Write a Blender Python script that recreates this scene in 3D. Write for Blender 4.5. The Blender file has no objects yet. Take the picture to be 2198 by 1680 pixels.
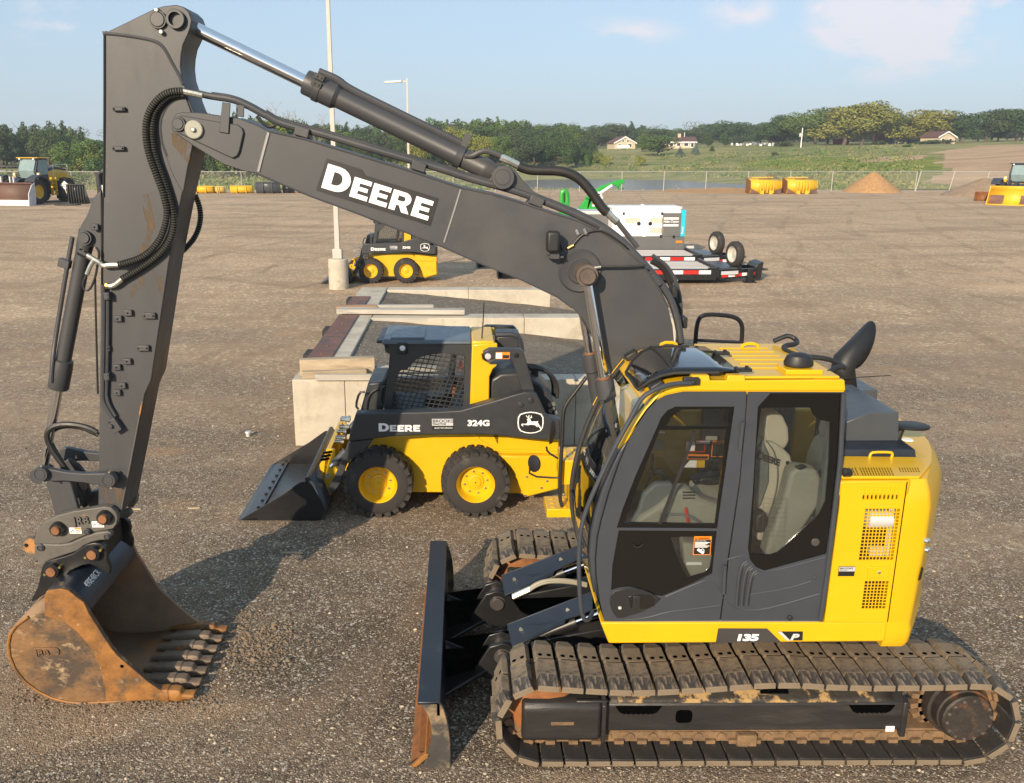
import bpy, bmesh, math, random
from mathutils import Vector, Matrix, noise as mnoise
random.seed(7)
sc = bpy.context.scene
COL = sc.collection
rad = math.radians
# ---------------------------------------------------------------- camera
cd = bpy.data.cameras.new('camera'); cam = bpy.data.objects.new('camera', cd); COL.objects.link(cam)
CP = Vector((-.56, -5.13, 4.085)); PITCH = rad(15.3); YAW = rad(.4); FPX = 1890.0
cam.location = CP; cam.rotation_euler = (math.pi/2 - PITCH, 0, -YAW)
cd.sensor_width = 36; cd.lens = 36*FPX/2198; cd.shift_x = 95/2198; cd.clip_start = .05; cd.clip_end = 4000
sc.camera = cam
# ---------------------------------------------------------------- light
SUN_AZ = rad(180+26); SUN_EL = rad(22)          # azimuth clockwise from +Y
sunv = Vector((math.sin(SUN_AZ)*math.cos(SUN_EL), math.cos(SUN_AZ)*math.cos(SUN_EL), math.sin(SUN_EL)))
sd = bpy.data.lights.new('sun', 'SUN'); sd.energy = 4.9; sd.angle = rad(.55); sd.color = (1, .82, .60)
so = bpy.data.objects.new('sun', sd); COL.objects.link(so)
so.rotation_euler = (-sunv).to_track_quat('-Z', 'Y').to_euler(); so.location = (-6, -12, 12)
w = bpy.data.worlds.new('World'); sc.world = w; w.use_nodes = True
nt = w.node_tree; N = nt.nodes; L = nt.links; N.clear()
wo = N.new('ShaderNodeOutputWorld'); bg = N.new('ShaderNodeBackground'); sky = N.new('ShaderNodeTexSky')
sky.sky_type = 'NISHITA'; sky.sun_disc = False; sky.sun_elevation = SUN_EL; sky.sun_rotation = SUN_AZ
sky.altitude = 250; sky.air_density = 1.0; sky.dust_density = .9; sky.ozone_density = 2.2
bg.inputs[1].default_value = .112
def wmath(op, a, b=None, c=None):
    n = N.new('ShaderNodeMath'); n.operation = op
    for i, v in enumerate((a, b, c)):
        if v is None: continue
        if hasattr(v, 'default_value'): L.new(v, n.inputs[i])
        else: n.inputs[i].default_value = v
    return n.outputs[0]
tc = N.new('ShaderNodeTexCoord'); sx = N.new('ShaderNodeSeparateXYZ'); L.new(tc.outputs['Generated'], sx.inputs[0])
# thin cumulus: billows where a broad noise is high, kept low over the horizon and fading upward
mp = N.new('ShaderNodeMapping'); mp.inputs['Scale'].default_value = (6.5, 6.5, 13); L.new(tc.outputs['Generated'], mp.inputs[0])
nz = N.new('ShaderNodeTexNoise'); nz.inputs['Scale'].default_value = 1.6; nz.inputs['Detail'].default_value = 9; nz.inputs['Roughness'].default_value = .62
L.new(mp.outputs[0], nz.inputs['Vector'])
def blob(cx, cz, rx, rz):        # a cloud stands in this direction (x/y slope, z)
    dx = wmath('DIVIDE', wmath('SUBTRACT', wmath('DIVIDE', sx.outputs[0], wmath('MAXIMUM', sx.outputs[1], .05)), cx), rx)
    dz = wmath('DIVIDE', wmath('SUBTRACT', wmath('DIVIDE', sx.outputs[2], wmath('MAXIMUM', sx.outputs[1], .05)), cz), rz)
    return wmath('MAXIMUM', wmath('SUBTRACT', 1, wmath('SQRT', wmath('ADD', wmath('MULTIPLY', dx, dx), wmath('MULTIPLY', dz, dz)))), 0)
m = blob(.465, .132, .125, .07)
for b in ((.565, .146, .055, .04), (.30, .14, .06, .03), (.16, .12, .09, .02), (-.42, .13, .10, .03), (.9, .2, .3, .08), (-1.0, .22, .3, .07)):
    m = wmath('MAXIMUM', m, wmath('MULTIPLY', blob(*b), .36))
cl = wmath('MULTIPLY', wmath('MINIMUM', wmath('MULTIPLY', m, 3.2), 1), wmath('MULTIPLY', wmath('MAXIMUM', wmath('SUBTRACT', wmath('ADD', nz.outputs[0], wmath('MULTIPLY', m, .34)), .52), 0), 6.0))
cl = wmath('MINIMUM', cl, .8)
hs = N.new('ShaderNodeHueSaturation'); hs.inputs['Saturation'].default_value = .86; hs.inputs['Value'].default_value = 1.0
L.new(sky.outputs[0], hs.inputs['Color'])
mx = N.new('ShaderNodeMix'); mx.data_type = 'RGBA'; mx.inputs[7].default_value = (6.2, 5.9, 6.25, 1)
gr = N.new('ShaderNodeMix'); gr.data_type = 'RGBA'; gr.blend_type = 'MULTIPLY'; gr.inputs[0].default_value = 1; gr.inputs[7].default_value = (.93, .95, 1.08, 1); L.new(hs.outputs[0], gr.inputs[6])
hzm = N.new('ShaderNodeMix'); hzm.data_type = 'RGBA'; hzm.inputs[0].default_value = .62; hzm.inputs[7].default_value = (3.35, 4.55, 5.4, 1); L.new(gr.outputs[2], hzm.inputs[6])
L.new(cl, mx.inputs[0]); L.new(hzm.outputs[2], mx.inputs[6]); L.new(mx.outputs[2], bg.inputs[0]); L.new(bg.outputs[0], wo.inputs[0])
sc.view_settings.view_transform = 'Standard'; sc.view_settings.look = 'None'; sc.view_settings.gamma = 1
sc.view_settings.use_curve_mapping = False; sc.view_settings.exposure = 0.46
sc.cycles.max_bounces = 6; sc.cycles.transparent_max_bounces = 12; sc.cycles.volume_bounces = 0
# ---------------------------------------------------------------- survey: picture measurements to places
_F = Vector((math.sin(YAW)*math.cos(PITCH), math.cos(YAW)*math.cos(PITCH), -math.sin(PITCH)))
_R = Vector((math.cos(YAW), -math.sin(YAW), 0)); _U = _R.cross(_F)
def ray(x, y): return _F*FPX + _R*(x-1004) - _U*(y-840)
def at(x, y, Y): d = ray(x, y); return CP + d*((Y-CP.y)/d.y)
def gz(x, y, z=0): d = ray(x, y); return CP + d*((z-CP.z)/d.z)
def frame(ox, oy, wd, ow):
    s = wd/ow*.58677
    return lambda x, y: (ox*.58677+x*s, oy*.58677+y*s)
def tr(fr, pts, Y): return [at(*fr(*p), Y) for p in pts]
def xz(ps): return [(p.x, p.z) for p in ps]
# ---------------------------------------------------------------- materials
MATS = {}
def lin(h):
    r = [int(h[i:i+2], 16)/255 for i in (0, 2, 4)]
    return tuple(c/12.92 if c <= .04045 else ((c+.055)/1.055)**2.4 for c in r)
def mat(name, col, rough=.5, metal=0, var=.08, vs=3, bump=0, bs=40, coat=0, col2=None, s2=4, lo=.5, hi=.62, det=6, r2=None, col3=None, s3=20, lo3=.55, hi3=.65, spec=.5, stretch=None):
    m = bpy.data.materials.new(name); m.use_nodes = True; t = m.node_tree; b = t.nodes['Principled BSDF']
    ln = t.links.new
    b.inputs['Roughness'].default_value = rough; b.inputs['Metallic'].default_value = metal
    b.inputs['Coat Weight'].default_value = coat; b.inputs['Coat Roughness'].default_value = .08; b.inputs['Specular IOR Level'].default_value = spec
    tcn = t.nodes.new('ShaderNodeTexCoord'); co = tcn.outputs['Object']
    if stretch:
        mpn = t.nodes.new('ShaderNodeMapping'); mpn.inputs['Scale'].default_value = stretch; ln(co, mpn.inputs[0]); co = mpn.outputs[0]
    def nse(s, d=6, r=.6):
        n = t.nodes.new('ShaderNodeTexNoise'); n.inputs['Scale'].default_value = s; n.inputs['Detail'].default_value = d; n.inputs['Roughness'].default_value = r
        ln(co, n.inputs['Vector']); return n.outputs[0]
    def mapr(v, a, c, d, e):
        n = t.nodes.new('ShaderNodeMapRange'); n.inputs[1].default_value = a; n.inputs[2].default_value = c; n.inputs[3].default_value = d; n.inputs[4].default_value = e
        ln(v, n.inputs[0]); return n.outputs[0]
    def mixc(f, a, c):
        n = t.nodes.new('ShaderNodeMix'); n.data_type = 'RGBA'; ln(f, n.inputs[0])
        for i, v in ((6, a), (7, c)):
            if hasattr(v, 'default_value'): ln(v, n.inputs[i])
            else: n.inputs[i].default_value = (*v, 1)
        return n.outputs[2]
    c = mixc(mapr(nse(vs), .3, .7, 0, 1), tuple(x*(1-var) for x in col), tuple(min(1, x*(1+var)) for x in col))
    if col2:
        f = mapr(nse(s2, det, .65), lo, hi, 0, 1); c = mixc(f, c, col2)
        if r2 is not None: ln(mapr(f, 0, 1, rough, r2), b.inputs['Roughness'])
    if col3: c = mixc(mapr(nse(s3, 8, .7), lo3, hi3, 0, 1), c, col3)
    if not (col2 and r2 is not None): ln(mapr(nse(vs*4), .3, .7, max(.02, rough-.07), min(1, rough+.07)), b.inputs['Roughness'])
    ln(c, b.inputs['Base Color'])
    if bump:
        bn = t.nodes.new('ShaderNodeBump'); bn.inputs['Strength'].default_value = min(1, bump); bn.inputs['Distance'].default_value = .01
        ln(nse(bs, 4), bn.inputs['Height']); ln(bn.outputs[0], b.inputs['Normal'])
    MATS[name] = m; return m
def glassmat(name, tint, alpha_mix, rough=.02):
    """thin tinted pane: part see-through, part mirror-like dark film"""
    m = bpy.data.materials.new(name); m.use_nodes = True; t = m.node_tree; t.nodes.clear(); ln = t.links.new
    o = t.nodes.new('ShaderNodeOutputMaterial'); mixs = t.nodes.new('ShaderNodeMixShader'); g = t.nodes.new('ShaderNodeBsdfGlossy'); tp = t.nodes.new('ShaderNodeBsdfTransparent')
    fr = t.nodes.new('ShaderNodeFresnel'); fr.inputs[0].default_value = 1.5
    g.inputs['Roughness'].default_value = rough; tp.inputs[0].default_value = (*tint, 1); g.inputs[0].default_value = (.9, .95, 1, 1)
    mm = t.nodes.new('ShaderNodeMath'); mm.operation = 'MULTIPLY_ADD'; mm.inputs[1].default_value = 1.1; mm.inputs[2].default_value = alpha_mix
    ln(fr.outputs[0], mm.inputs[0]); ln(mm.outputs[0], mixs.inputs[0]); ln(tp.outputs[0], mixs.inputs[1]); ln(g.outputs[0], mixs.inputs[2]); ln(mixs.outputs[0], o.inputs[0])
    MATS[name] = m; return m
# ---------------------------------------------------------------- mesh building
WM = {}                      # world matrix of every object that gets children
def V(*a): return Vector(a)
class MB:
    def __init__(s): s.v = []; s.f = []; s.mi = []; s.cur = 0
    def add(s, vs, fs):
        o = len(s.v); s.v += [tuple(p) for p in vs]
        for f in fs: s.f.append([i+o for i in f]); s.mi.append(s.cur)
        return s
    def box(s, x0, x1, y0, y1, z0, z1):
        return s.add([(x0,y0,z0),(x1,y0,z0),(x1,y1,z0),(x0,y1,z0),(x0,y0,z1),(x1,y0,z1),(x1,y1,z1),(x0,y1,z1)],
                     [(0,3,2,1),(4,5,6,7),(0,1,5,4),(1,2,6,5),(2,3,7,6),(3,0,4,7)])
    def hexa(s, a, b):        # two quads (4 points each) joined
        return s.add(list(a)+list(b), [(0,3,2,1),(4,5,6,7),(0,1,5,4),(1,2,6,5),(2,3,7,6),(3,0,4,7)])
    def obox(s, c, X, Y, Z):  # centre and three half-axis vectors
        c, X, Y, Z = Vector(c), Vector(X), Vector(Y), Vector(Z)
        return s.hexa([c-X-Y-Z, c+X-Y-Z, c+X+Y-Z, c-X+Y-Z], [c-X-Y+Z, c+X-Y+Z, c+X+Y+Z, c-X+Y+Z])
    def prism(s, pts, vec):
        n = len(pts); vec = Vector(vec); a = [Vector(p) for p in pts]
        return s.add(a+[p+vec for p in a], [list(range(n)), list(range(2*n-1, n-1, -1))]+[(i, (i+1) % n, n+(i+1) % n, n+i) for i in range(n)])
    def py(s, pts, y0, y1):   # (x,z) outline extruded along Y
        return s.prism([(p[0], y0, p[1]) for p in pts], (0, y1-y0, 0))
    def px(s, pts, x0, x1):   # (y,z) outline extruded along X
        return s.prism([(x0, p[0], p[1]) for p in pts], (x1-x0, 0, 0))
    def pz(s, pts, z0, z1):
        return s.prism([(p[0], p[1], z0) for p in pts], (0, 0, z1-z0))
    def ring(s, rings, closed=False, cap=True):
        n = len(rings[0]); o = len(s.v); fs = []
        for r in range(len(rings)-1 + (1 if closed else 0)):
            a, b = r*n, ((r+1) % len(rings))*n
            fs += [(a+i, a+(i+1) % n, b+(i+1) % n, b+i) for i in range(n)]
        if cap and not closed: fs += [list(range(n-1, -1, -1)), [(len(rings)-1)*n+i for i in range(n)]]
        return s.add([p for r in rings for p in r], fs)
    def tube(s, path, r, n=10, cap=True, closed=False):
        path = [Vector(p) for p in path]; rings = []; up = None
        for i, p in enumerate(path):
            a = path[i-1] if (i > 0 or closed) else p; b = path[(i+1) % len(path)] if (i < len(path)-1 or closed) else p
            d = (b-a).normalized()
            if up is None: up = Vector((0, 0, 1)) if abs(d.z) < .9 else Vector((0, 1, 0))
            x = d.cross(up).normalized(); up = x.cross(d).normalized()
            rr = r[i] if isinstance(r, (list, tuple)) else r
            rings.append([p + x*(math.cos(t)*rr) + up*(math.sin(t)*rr) for t in (2*math.pi*k/n for k in range(n))])
        return s.ring(rings, closed, cap)
    def cyl(s, a, b, r, n=20, r2=None): return s.tube([a, b], [r, r if r2 is None else r2], n)
    def lathe(s, c, ax, prof, n=28, cap=True):   # prof: (distance along axis, radius)
        ax = Vector(ax).normalized(); c = Vector(c); u = ax.orthogonal().normalized(); v = ax.cross(u)
        return s.ring([[c+ax*t+(u*math.cos(a)+v*math.sin(a))*r for a in (2*math.pi*k/n for k in range(n))] for t, r in prof], False, cap)
    def sheet(s, rows):      # grid of points
        n = len(rows[0]); return s.add([p for r in rows for p in r], [(r*n+i, r*n+i+1, (r+1)*n+i+1, (r+1)*n+i) for r in range(len(rows)-1) for i in range(n-1)])
    def build(s, name, m, parent=None, bev=0, seg=2, ang=32, solid=0, flat=False):
        me = bpy.data.meshes.new(name)
        vs = s.v
        if parent is not None and parent in WM:
            iv = WM[parent].inverted(); vs = [iv @ Vector(p) for p in vs]
        me.from_pydata(vs, [], s.f)
        bm = bmesh.new(); bm.from_mesh(me); bmesh.ops.recalc_face_normals(bm, faces=bm.faces); bm.to_mesh(me); bm.free()
        ml = m if isinstance(m, (list, tuple)) else [m]
        for q in ml: me.materials.append(MATS[q] if isinstance(q, str) else q)
        if len(ml) > 1: me.polygons.foreach_set('material_index', s.mi)
        if not flat:
            me.polygons.foreach_set('use_smooth', [True]*len(me.polygons)); me.set_sharp_from_angle(angle=rad(ang))
        o = bpy.data.objects.new(name, me); COL.objects.link(o)
        if parent is not None: o.parent = parent; WM[o] = WM.get(parent, Matrix())
        if solid:
            sm = o.modifiers.new('s', 'SOLIDIFY'); sm.thickness = solid; sm.offset = 0
        if bev:
            b = o.modifiers.new('b', 'BEVEL'); b.width = bev; b.segments = seg; b.limit_method = 'ANGLE'; b.angle_limit = rad(40); b.harden_normals = False
        return o
def thing(name, label, cat, loc=(0, 0, 0), rz=0, group=None):
    o = bpy.data.objects.new(name, None); COL.objects.link(o); o.empty_display_size = .2
    o.location = loc; o.rotation_euler = (0, 0, rz); WM[o] = Matrix.Translation(loc) @ Matrix.Rotation(rz, 4, 'Z')
    return tag(o, label, cat, group)
def tag(o, label, cat, group=None):
    o['label'] = label; o['category'] = cat
    if group: o['group'] = group
    return o
def struct(o): o['kind'] = 'structure'; return o
def stuff(o): o['kind'] = 'stuff'; return o
def copy_tree(o, parent=None, only=None):
    c = o.copy(); COL.objects.link(c); c.parent = parent
    for ch in o.children: copy_tree(ch, c)
    return c
def curve_mesh(name, m, parent, splines, plane, depth, bev=0):
    """filled outline with holes: splines are lists of (u,v); plane = (origin, U, V)"""
    cu = bpy.data.curves.new(name, 'CURVE'); cu.dimensions = '2D'; cu.fill_mode = 'BOTH'; cu.extrude = depth/2; cu.bevel_depth = bev
    for sp in splines:
        s = cu.splines.new('POLY'); s.points.add(len(sp)-1); s.use_cyclic_u = True
        for p, q in zip(s.points, sp): p.co = (q[0], q[1], 0, 1)
    return conv(cu, name, m, parent, plane)
def conv(cu, name, m, parent, plane):
    t = bpy.data.objects.new('t', cu); COL.objects.link(t)
    me = bpy.data.meshes.new_from_object(t.evaluated_get(bpy.context.evaluated_depsgraph_get()))
    bpy.data.objects.remove(t); bpy.data.curves.remove(cu)
    O, U, Vv = (Vector(q) for q in plane); Nn = U.cross(Vv).normalized()
    M = Matrix((( U.x, Vv.x, Nn.x, O.x), (U.y, Vv.y, Nn.y, O.y), (U.z, Vv.z, Nn.z, O.z), (0, 0, 0, 1)))
    if parent is not None and parent in WM: M = WM[parent].inverted() @ M
    me.transform(M); me.name = name; me.materials.clear(); me.materials.append(MATS[m] if isinstance(m, str) else m)
    o = bpy.data.objects.new(name, me); COL.objects.link(o)
    if parent is not None: o.parent = parent; WM[o] = WM.get(parent, Matrix())
    return o
def text(body, name, m, parent, plane, size=1, depth=.002, bold=0, sx=1, align='LEFT', shear=0, sp=1):
    cu = bpy.data.curves.new(name, 'FONT'); cu.body = body; cu.size = size; cu.extrude = depth/2; cu.offset = bold; cu.align_x = align; cu.shear = shear; cu.space_character = sp
    O, U, Vv = plane; return conv(cu, name, m, parent, (O, Vector(U)*sx, Vv))
def holed(mb, outer, holes, y0, y1):
    """plate in XZ with holes, extruded along Y, appended to a builder"""
    from mathutils.geometry import tessellate_polygon
    loops = [[Vector((p[0], p[1], 0)) for p in lp] for lp in [outer]+holes]
    flat = [p for lp in loops for p in lp]; n = len(flat)
    tris = tessellate_polygon(loops)
    fs = [list(t) for t in tris]+[[i+n for i in reversed(t)] for t in tris]
    o = 0
    for lp in loops:
        k = len(lp); fs += [(o+i, o+(i+1) % k, n+o+(i+1) % k, n+o+i) for i in range(k)]; o += k
    mb.add([(p.x, y0, p.y) for p in flat]+[(p.x, y1, p.y) for p in flat], fs)
    return mb
def circ(cx, cz, r, n=20, a0=0, a1=2*math.pi, end=False):
    return [(cx+r*math.cos(a0+(a1-a0)*k/(n-1 if end else n)), cz+r*math.sin(a0+(a1-a0)*k/(n-1 if end else n))) for k in range(n)]
def smooth(pts, it=2):        # corner-cutting of an open path of vectors
    P = [Vector(p) for p in pts]
    for _ in range(it):
        q = [P[0]]
        for a, b in zip(P, P[1:]): q += [a*.75+b*.25, a*.25+b*.75]
        P = q+[P[-1]]
    return P
def rrect(x0, x1, z0, z1, r, n=4):
    out = []
    for cx, cz, a in ((x1-r, z1-r, 0), (x0+r, z1-r, 90), (x0+r, z0+r, 180), (x1-r, z0+r, 270)):
        out += [(cx+r*math.cos(rad(a+90*k/n)), cz+r*math.sin(rad(a+90*k/n))) for k in range(n+1)]
    return out
# ================================================================ materials used in the place
mat('bark', (.11, .085, .065), .9, bump=.6, bs=30)
def leafmat(name, c):
    m = bpy.data.materials.new(name); m.use_nodes = True; t = m.node_tree; b = t.nodes['Principled BSDF']; ln = t.links.new
    oi = t.nodes.new('ShaderNodeObjectInfo'); g = t.nodes.new('ShaderNodeNewGeometry'); tcn = t.nodes.new('ShaderNodeTexCoord')
    n = t.nodes.new('ShaderNodeTexNoise'); n.inputs['Scale'].default_value = .35; n.inputs['Detail'].default_value = 5; ln(tcn.outputs['Object'], n.inputs['Vector'])
    mx = t.nodes.new('ShaderNodeMix'); mx.data_type = 'RGBA'; ln(n.outputs[0], mx.inputs[0])
    mx.inputs[6].default_value = (*[x*.55 for x in c], 1); mx.inputs[7].default_value = (c[0]*1.5, c[1]*1.4, c[2]*1.1, 1)
    h = t.nodes.new('ShaderNodeHueSaturation'); ln(mx.outputs[2], h.inputs['Color'])
    mr = t.nodes.new('ShaderNodeMapRange'); mr.inputs[3].default_value = .465; mr.inputs[4].default_value = .515; ln(oi.outputs['Random'], mr.inputs[0]); ln(mr.outputs[0], h.inputs['Hue'])
    mr2 = t.nodes.new('ShaderNodeMapRange'); mr2.inputs[3].default_value = .75; mr2.inputs[4].default_value = 1.25; ln(g.outputs['Random Per Island'], mr2.inputs[0]); ln(mr2.outputs[0], h.inputs['Value'])
    ln(h.outputs[0], b.inputs['Base Color']); b.inputs['Roughness'].default_value = .75; b.inputs['Specular IOR Level'].default_value = .25
    MATS[name] = m
leafmat('leaf_dark', (.055, .098, .038)); leafmat('leaf_mid', (.092, .158, .044)); leafmat('leaf_light', (.185, .225, .055)); leafmat('leaf_pine', (.052, .088, .050)); leafmat('leaf_blue', (.10, .15, .14)); leafmat('leaf_rust', (.13, .085, .05))
mat('grass_dry', (.21, .21, .085), .9, var=.35, vs=.3)
mat('concrete', (.47, .425, .345), .85, var=.14, vs=2, bump=.35, bs=60, col2=(.33, .285, .215), s2=1.6, lo=.48, hi=.70, col3=(.24, .205, .155), s3=6, lo3=.58, hi3=.76)
mat('fence_steel', (.36, .36, .34), .5, metal=.2)
mat('galv', (.62, .62, .60), .45, metal=.35, var=.1)
mat('pole_paint', (.46, .43, .385), .5, var=.06)
mat('siding', (.55, .45, .31), .8, var=.05); mat('roof_brown', (.115, .055, .05), .85, var=.15, vs=1); mat('roof_grey', (.2, .2, .21), .8); mat('white', (.80, .80, .78), .5, var=.03)
mat('win', (.03, .04, .05), .15); mat('barn_red', (.28, .04, .035), .7)
mat('wood_pole', (.30, .25, .2), .9)
mat('sand', (.36, .20, .085), .95, var=.14, vs=2.5, bump=1, bs=14, col2=(.44, .27, .12), s2=5)
mat('dirt_pile', (.27, .19, .125), .95, var=.2, vs=2, bump=1, bs=10)
# ---- gravel yard: crushed asphalt with pale chips near, tan gravel far, its far backscatter lightness painted in
def gravelmat(name, base, far_tone, chip=.46):
    m = bpy.data.materials.new(name); m.use_nodes = True; t = m.node_tree; b = t.nodes['Principled BSDF']; ln = t.links.new
    g = t.nodes.new('ShaderNodeTexCoord'); co = g.outputs['Object']
    def node(k, **kw):
        n = t.nodes.new(k)
        for a, v in kw.items():
            if a in n.inputs: n.inputs[a].default_value = v
            else: setattr(n, a, v)
        return n
    def noi(s, d=5, r=.6, sc=None):
        n = node('ShaderNodeTexNoise', Scale=s, Detail=d, Roughness=r)
        if sc: mp_ = node('ShaderNodeMapping'); mp_.inputs['Scale'].default_value = sc; ln(co, mp_.inputs[0]); ln(mp_.outputs[0], n.inputs['Vector'])
        else: ln(co, n.inputs['Vector'])
        return n.outputs[0]
    def ramp(v, a, c, d=0, e=1):
        n = node('ShaderNodeMapRange'); n.inputs[1].default_value = a; n.inputs[2].default_value = c; n.inputs[3].default_value = d; n.inputs[4].default_value = e; ln(v, n.inputs[0]); return n.outputs[0]
    def mixc(f, a, c):
        n = node('ShaderNodeMix', data_type='RGBA')
        (ln(f, n.inputs[0]) if hasattr(f, 'default_value') else setattr(n.inputs[0], 'default_value', f))
        for i, v in ((6, a), (7, c)): (ln(v, n.inputs[i]) if hasattr(v, 'default_value') else setattr(n.inputs[i], 'default_value', (*v, 1)))
        return n.outputs[2]
    def mth(op, a, c):
        n = node('ShaderNodeMath', operation=op)
        for i, v in ((0, a), (1, c)): (ln(v, n.inputs[i]) if hasattr(v, 'default_value') else setattr(n.inputs[i], 'default_value', v))
        return n.outputs[0]
    v1 = node('ShaderNodeTexVoronoi', Scale=78.0); ln(co, v1.inputs['Vector'])
    v2 = node('ShaderNodeTexVoronoi', Scale=44.0); ln(co, v2.inputs['Vector'])
    s1 = node('ShaderNodeSeparateColor'); ln(v1.outputs['Color'], s1.inputs[0]); s2 = node('ShaderNodeSeparateColor'); ln(v2.outputs['Color'], s2.inputs[0])
    geo = node('ShaderNodeNewGeometry'); sp = node('ShaderNodeSeparateXYZ'); ln(geo.outputs['Position'], sp.inputs[0])
    far_pale = mth('ADD', ramp(sp.outputs[1], 0, 24, .04, .86), ramp(noi(.22, 5, .6, (.5, 1.4, 1)), .42, .68, -.10, .45))  # paler with distance: backscatter lightness painted over the real tan gravel
    tone = mixc(s1.outputs[0], tuple(x*.50 for x in base), tuple(x*1.45 for x in base))
    tone = mixc(mth('MULTIPLY', ramp(s1.outputs[1], .84, .9), .75), tone, (chip, chip*.9, chip*.74))
    tone = mixc(mth('MULTIPLY', ramp(s2.outputs[1], .93, .96), .7), tone, (chip*1.25, chip*1.16, chip))
    tone = mixc(mth('MULTIPLY', ramp(s2.outputs[2], .86, .92), .6), tone, tuple(x*.4 for x in base))
    v3 = node('ShaderNodeTexVoronoi', Scale=15.0); ln(co, v3.inputs['Vector']); s3 = node('ShaderNodeSeparateColor'); ln(v3.outputs['Color'], s3.inputs[0])
    far_mix = mixc(s1.outputs[0], tuple(x*.62 for x in far_tone), tuple(x*1.2 for x in far_tone)); far_mix = mixc(s3.outputs[0], far_mix, mixc(.8, far_mix, tuple(x*.55 for x in far_tone))); far_mix = mixc(mth('MULTIPLY', ramp(s3.outputs[1], .80, .88), .75), far_mix, tuple(min(.8, x*1.55) for x in far_tone)); far_mix = mixc(mth('MULTIPLY', ramp(noi(2.2, 6, .75), .48, .62), .38), far_mix, tuple(x*.58 for x in far_tone))
    c = mixc(mth('MINIMUM', mth('MAXIMUM', far_pale, 0), .93), tone, far_mix)
    bandn = noi(.30, 7, .68, (.42, 1.0, 1)); c = mixc(ramp(bandn, .50, .60, 0, .6), c, tuple(x*.50 for x in far_tone))
    c = mixc(ramp(noi(.13, 6, .62, (.6, 1.1, 1)), .52, .7, 0, .5), c, tuple(x*1.22 for x in far_tone))
    c = mixc(ramp(noi(1.0, 5, .7, (.10, 2.6, 1)), .56, .68, 0, .30), c, tuple(x*.55 for x in far_tone)); c = mixc(ramp(noi(.55, 4, .6, (.6, 1, 1)), .58, .72, 0, .45), c, (far_tone[0]*.78, far_tone[1]*.66, far_tone[2]*.5))
    for ang, sc_, dis in ((.35, .085, 7), (-.9, .06, 9), (.08, .11, 6)):       # faint wheel tracks wandering over the yard
        mpw = node('ShaderNodeMapping'); mpw.inputs['Rotation'].default_value = (0, 0, ang); ln(co, mpw.inputs[0]); wv = node('ShaderNodeTexWave', Scale=sc_, Distortion=dis, Detail=1.0); wv.inputs['Detail Scale'].default_value = .35; ln(mpw.outputs[0], wv.inputs['Vector'])
        c = mixc(mth('MULTIPLY', ramp(wv.outputs[1], .975, .992), ramp(noi(.5, 5), .42, .6, .0, .42)), c, tuple(x*.38 for x in far_tone))
    ln(c, b.inputs['Base Color']); b.inputs['Roughness'].default_value = .92; b.inputs['Specular IOR Level'].default_value = .25
    bn = node('ShaderNodeBump'); bn.inputs['Strength'].default_value = .75; bn.inputs['Distance'].default_value = .014
    hgt = mth('ADD', mth('ADD', mth('MULTIPLY', v1.outputs['Distance'], -.7), mth('MULTIPLY', s1.outputs[0], .5)), mth('MULTIPLY', noi(9, 5), 1.2)); ln(hgt, bn.inputs['Height']); ln(bn.outputs[0], b.inputs['Normal'])
    MATS[name] = m
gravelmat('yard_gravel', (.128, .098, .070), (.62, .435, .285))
gravelmat('dark_gravel', (.15, .125, .10), (.24, .20, .155))
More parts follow.
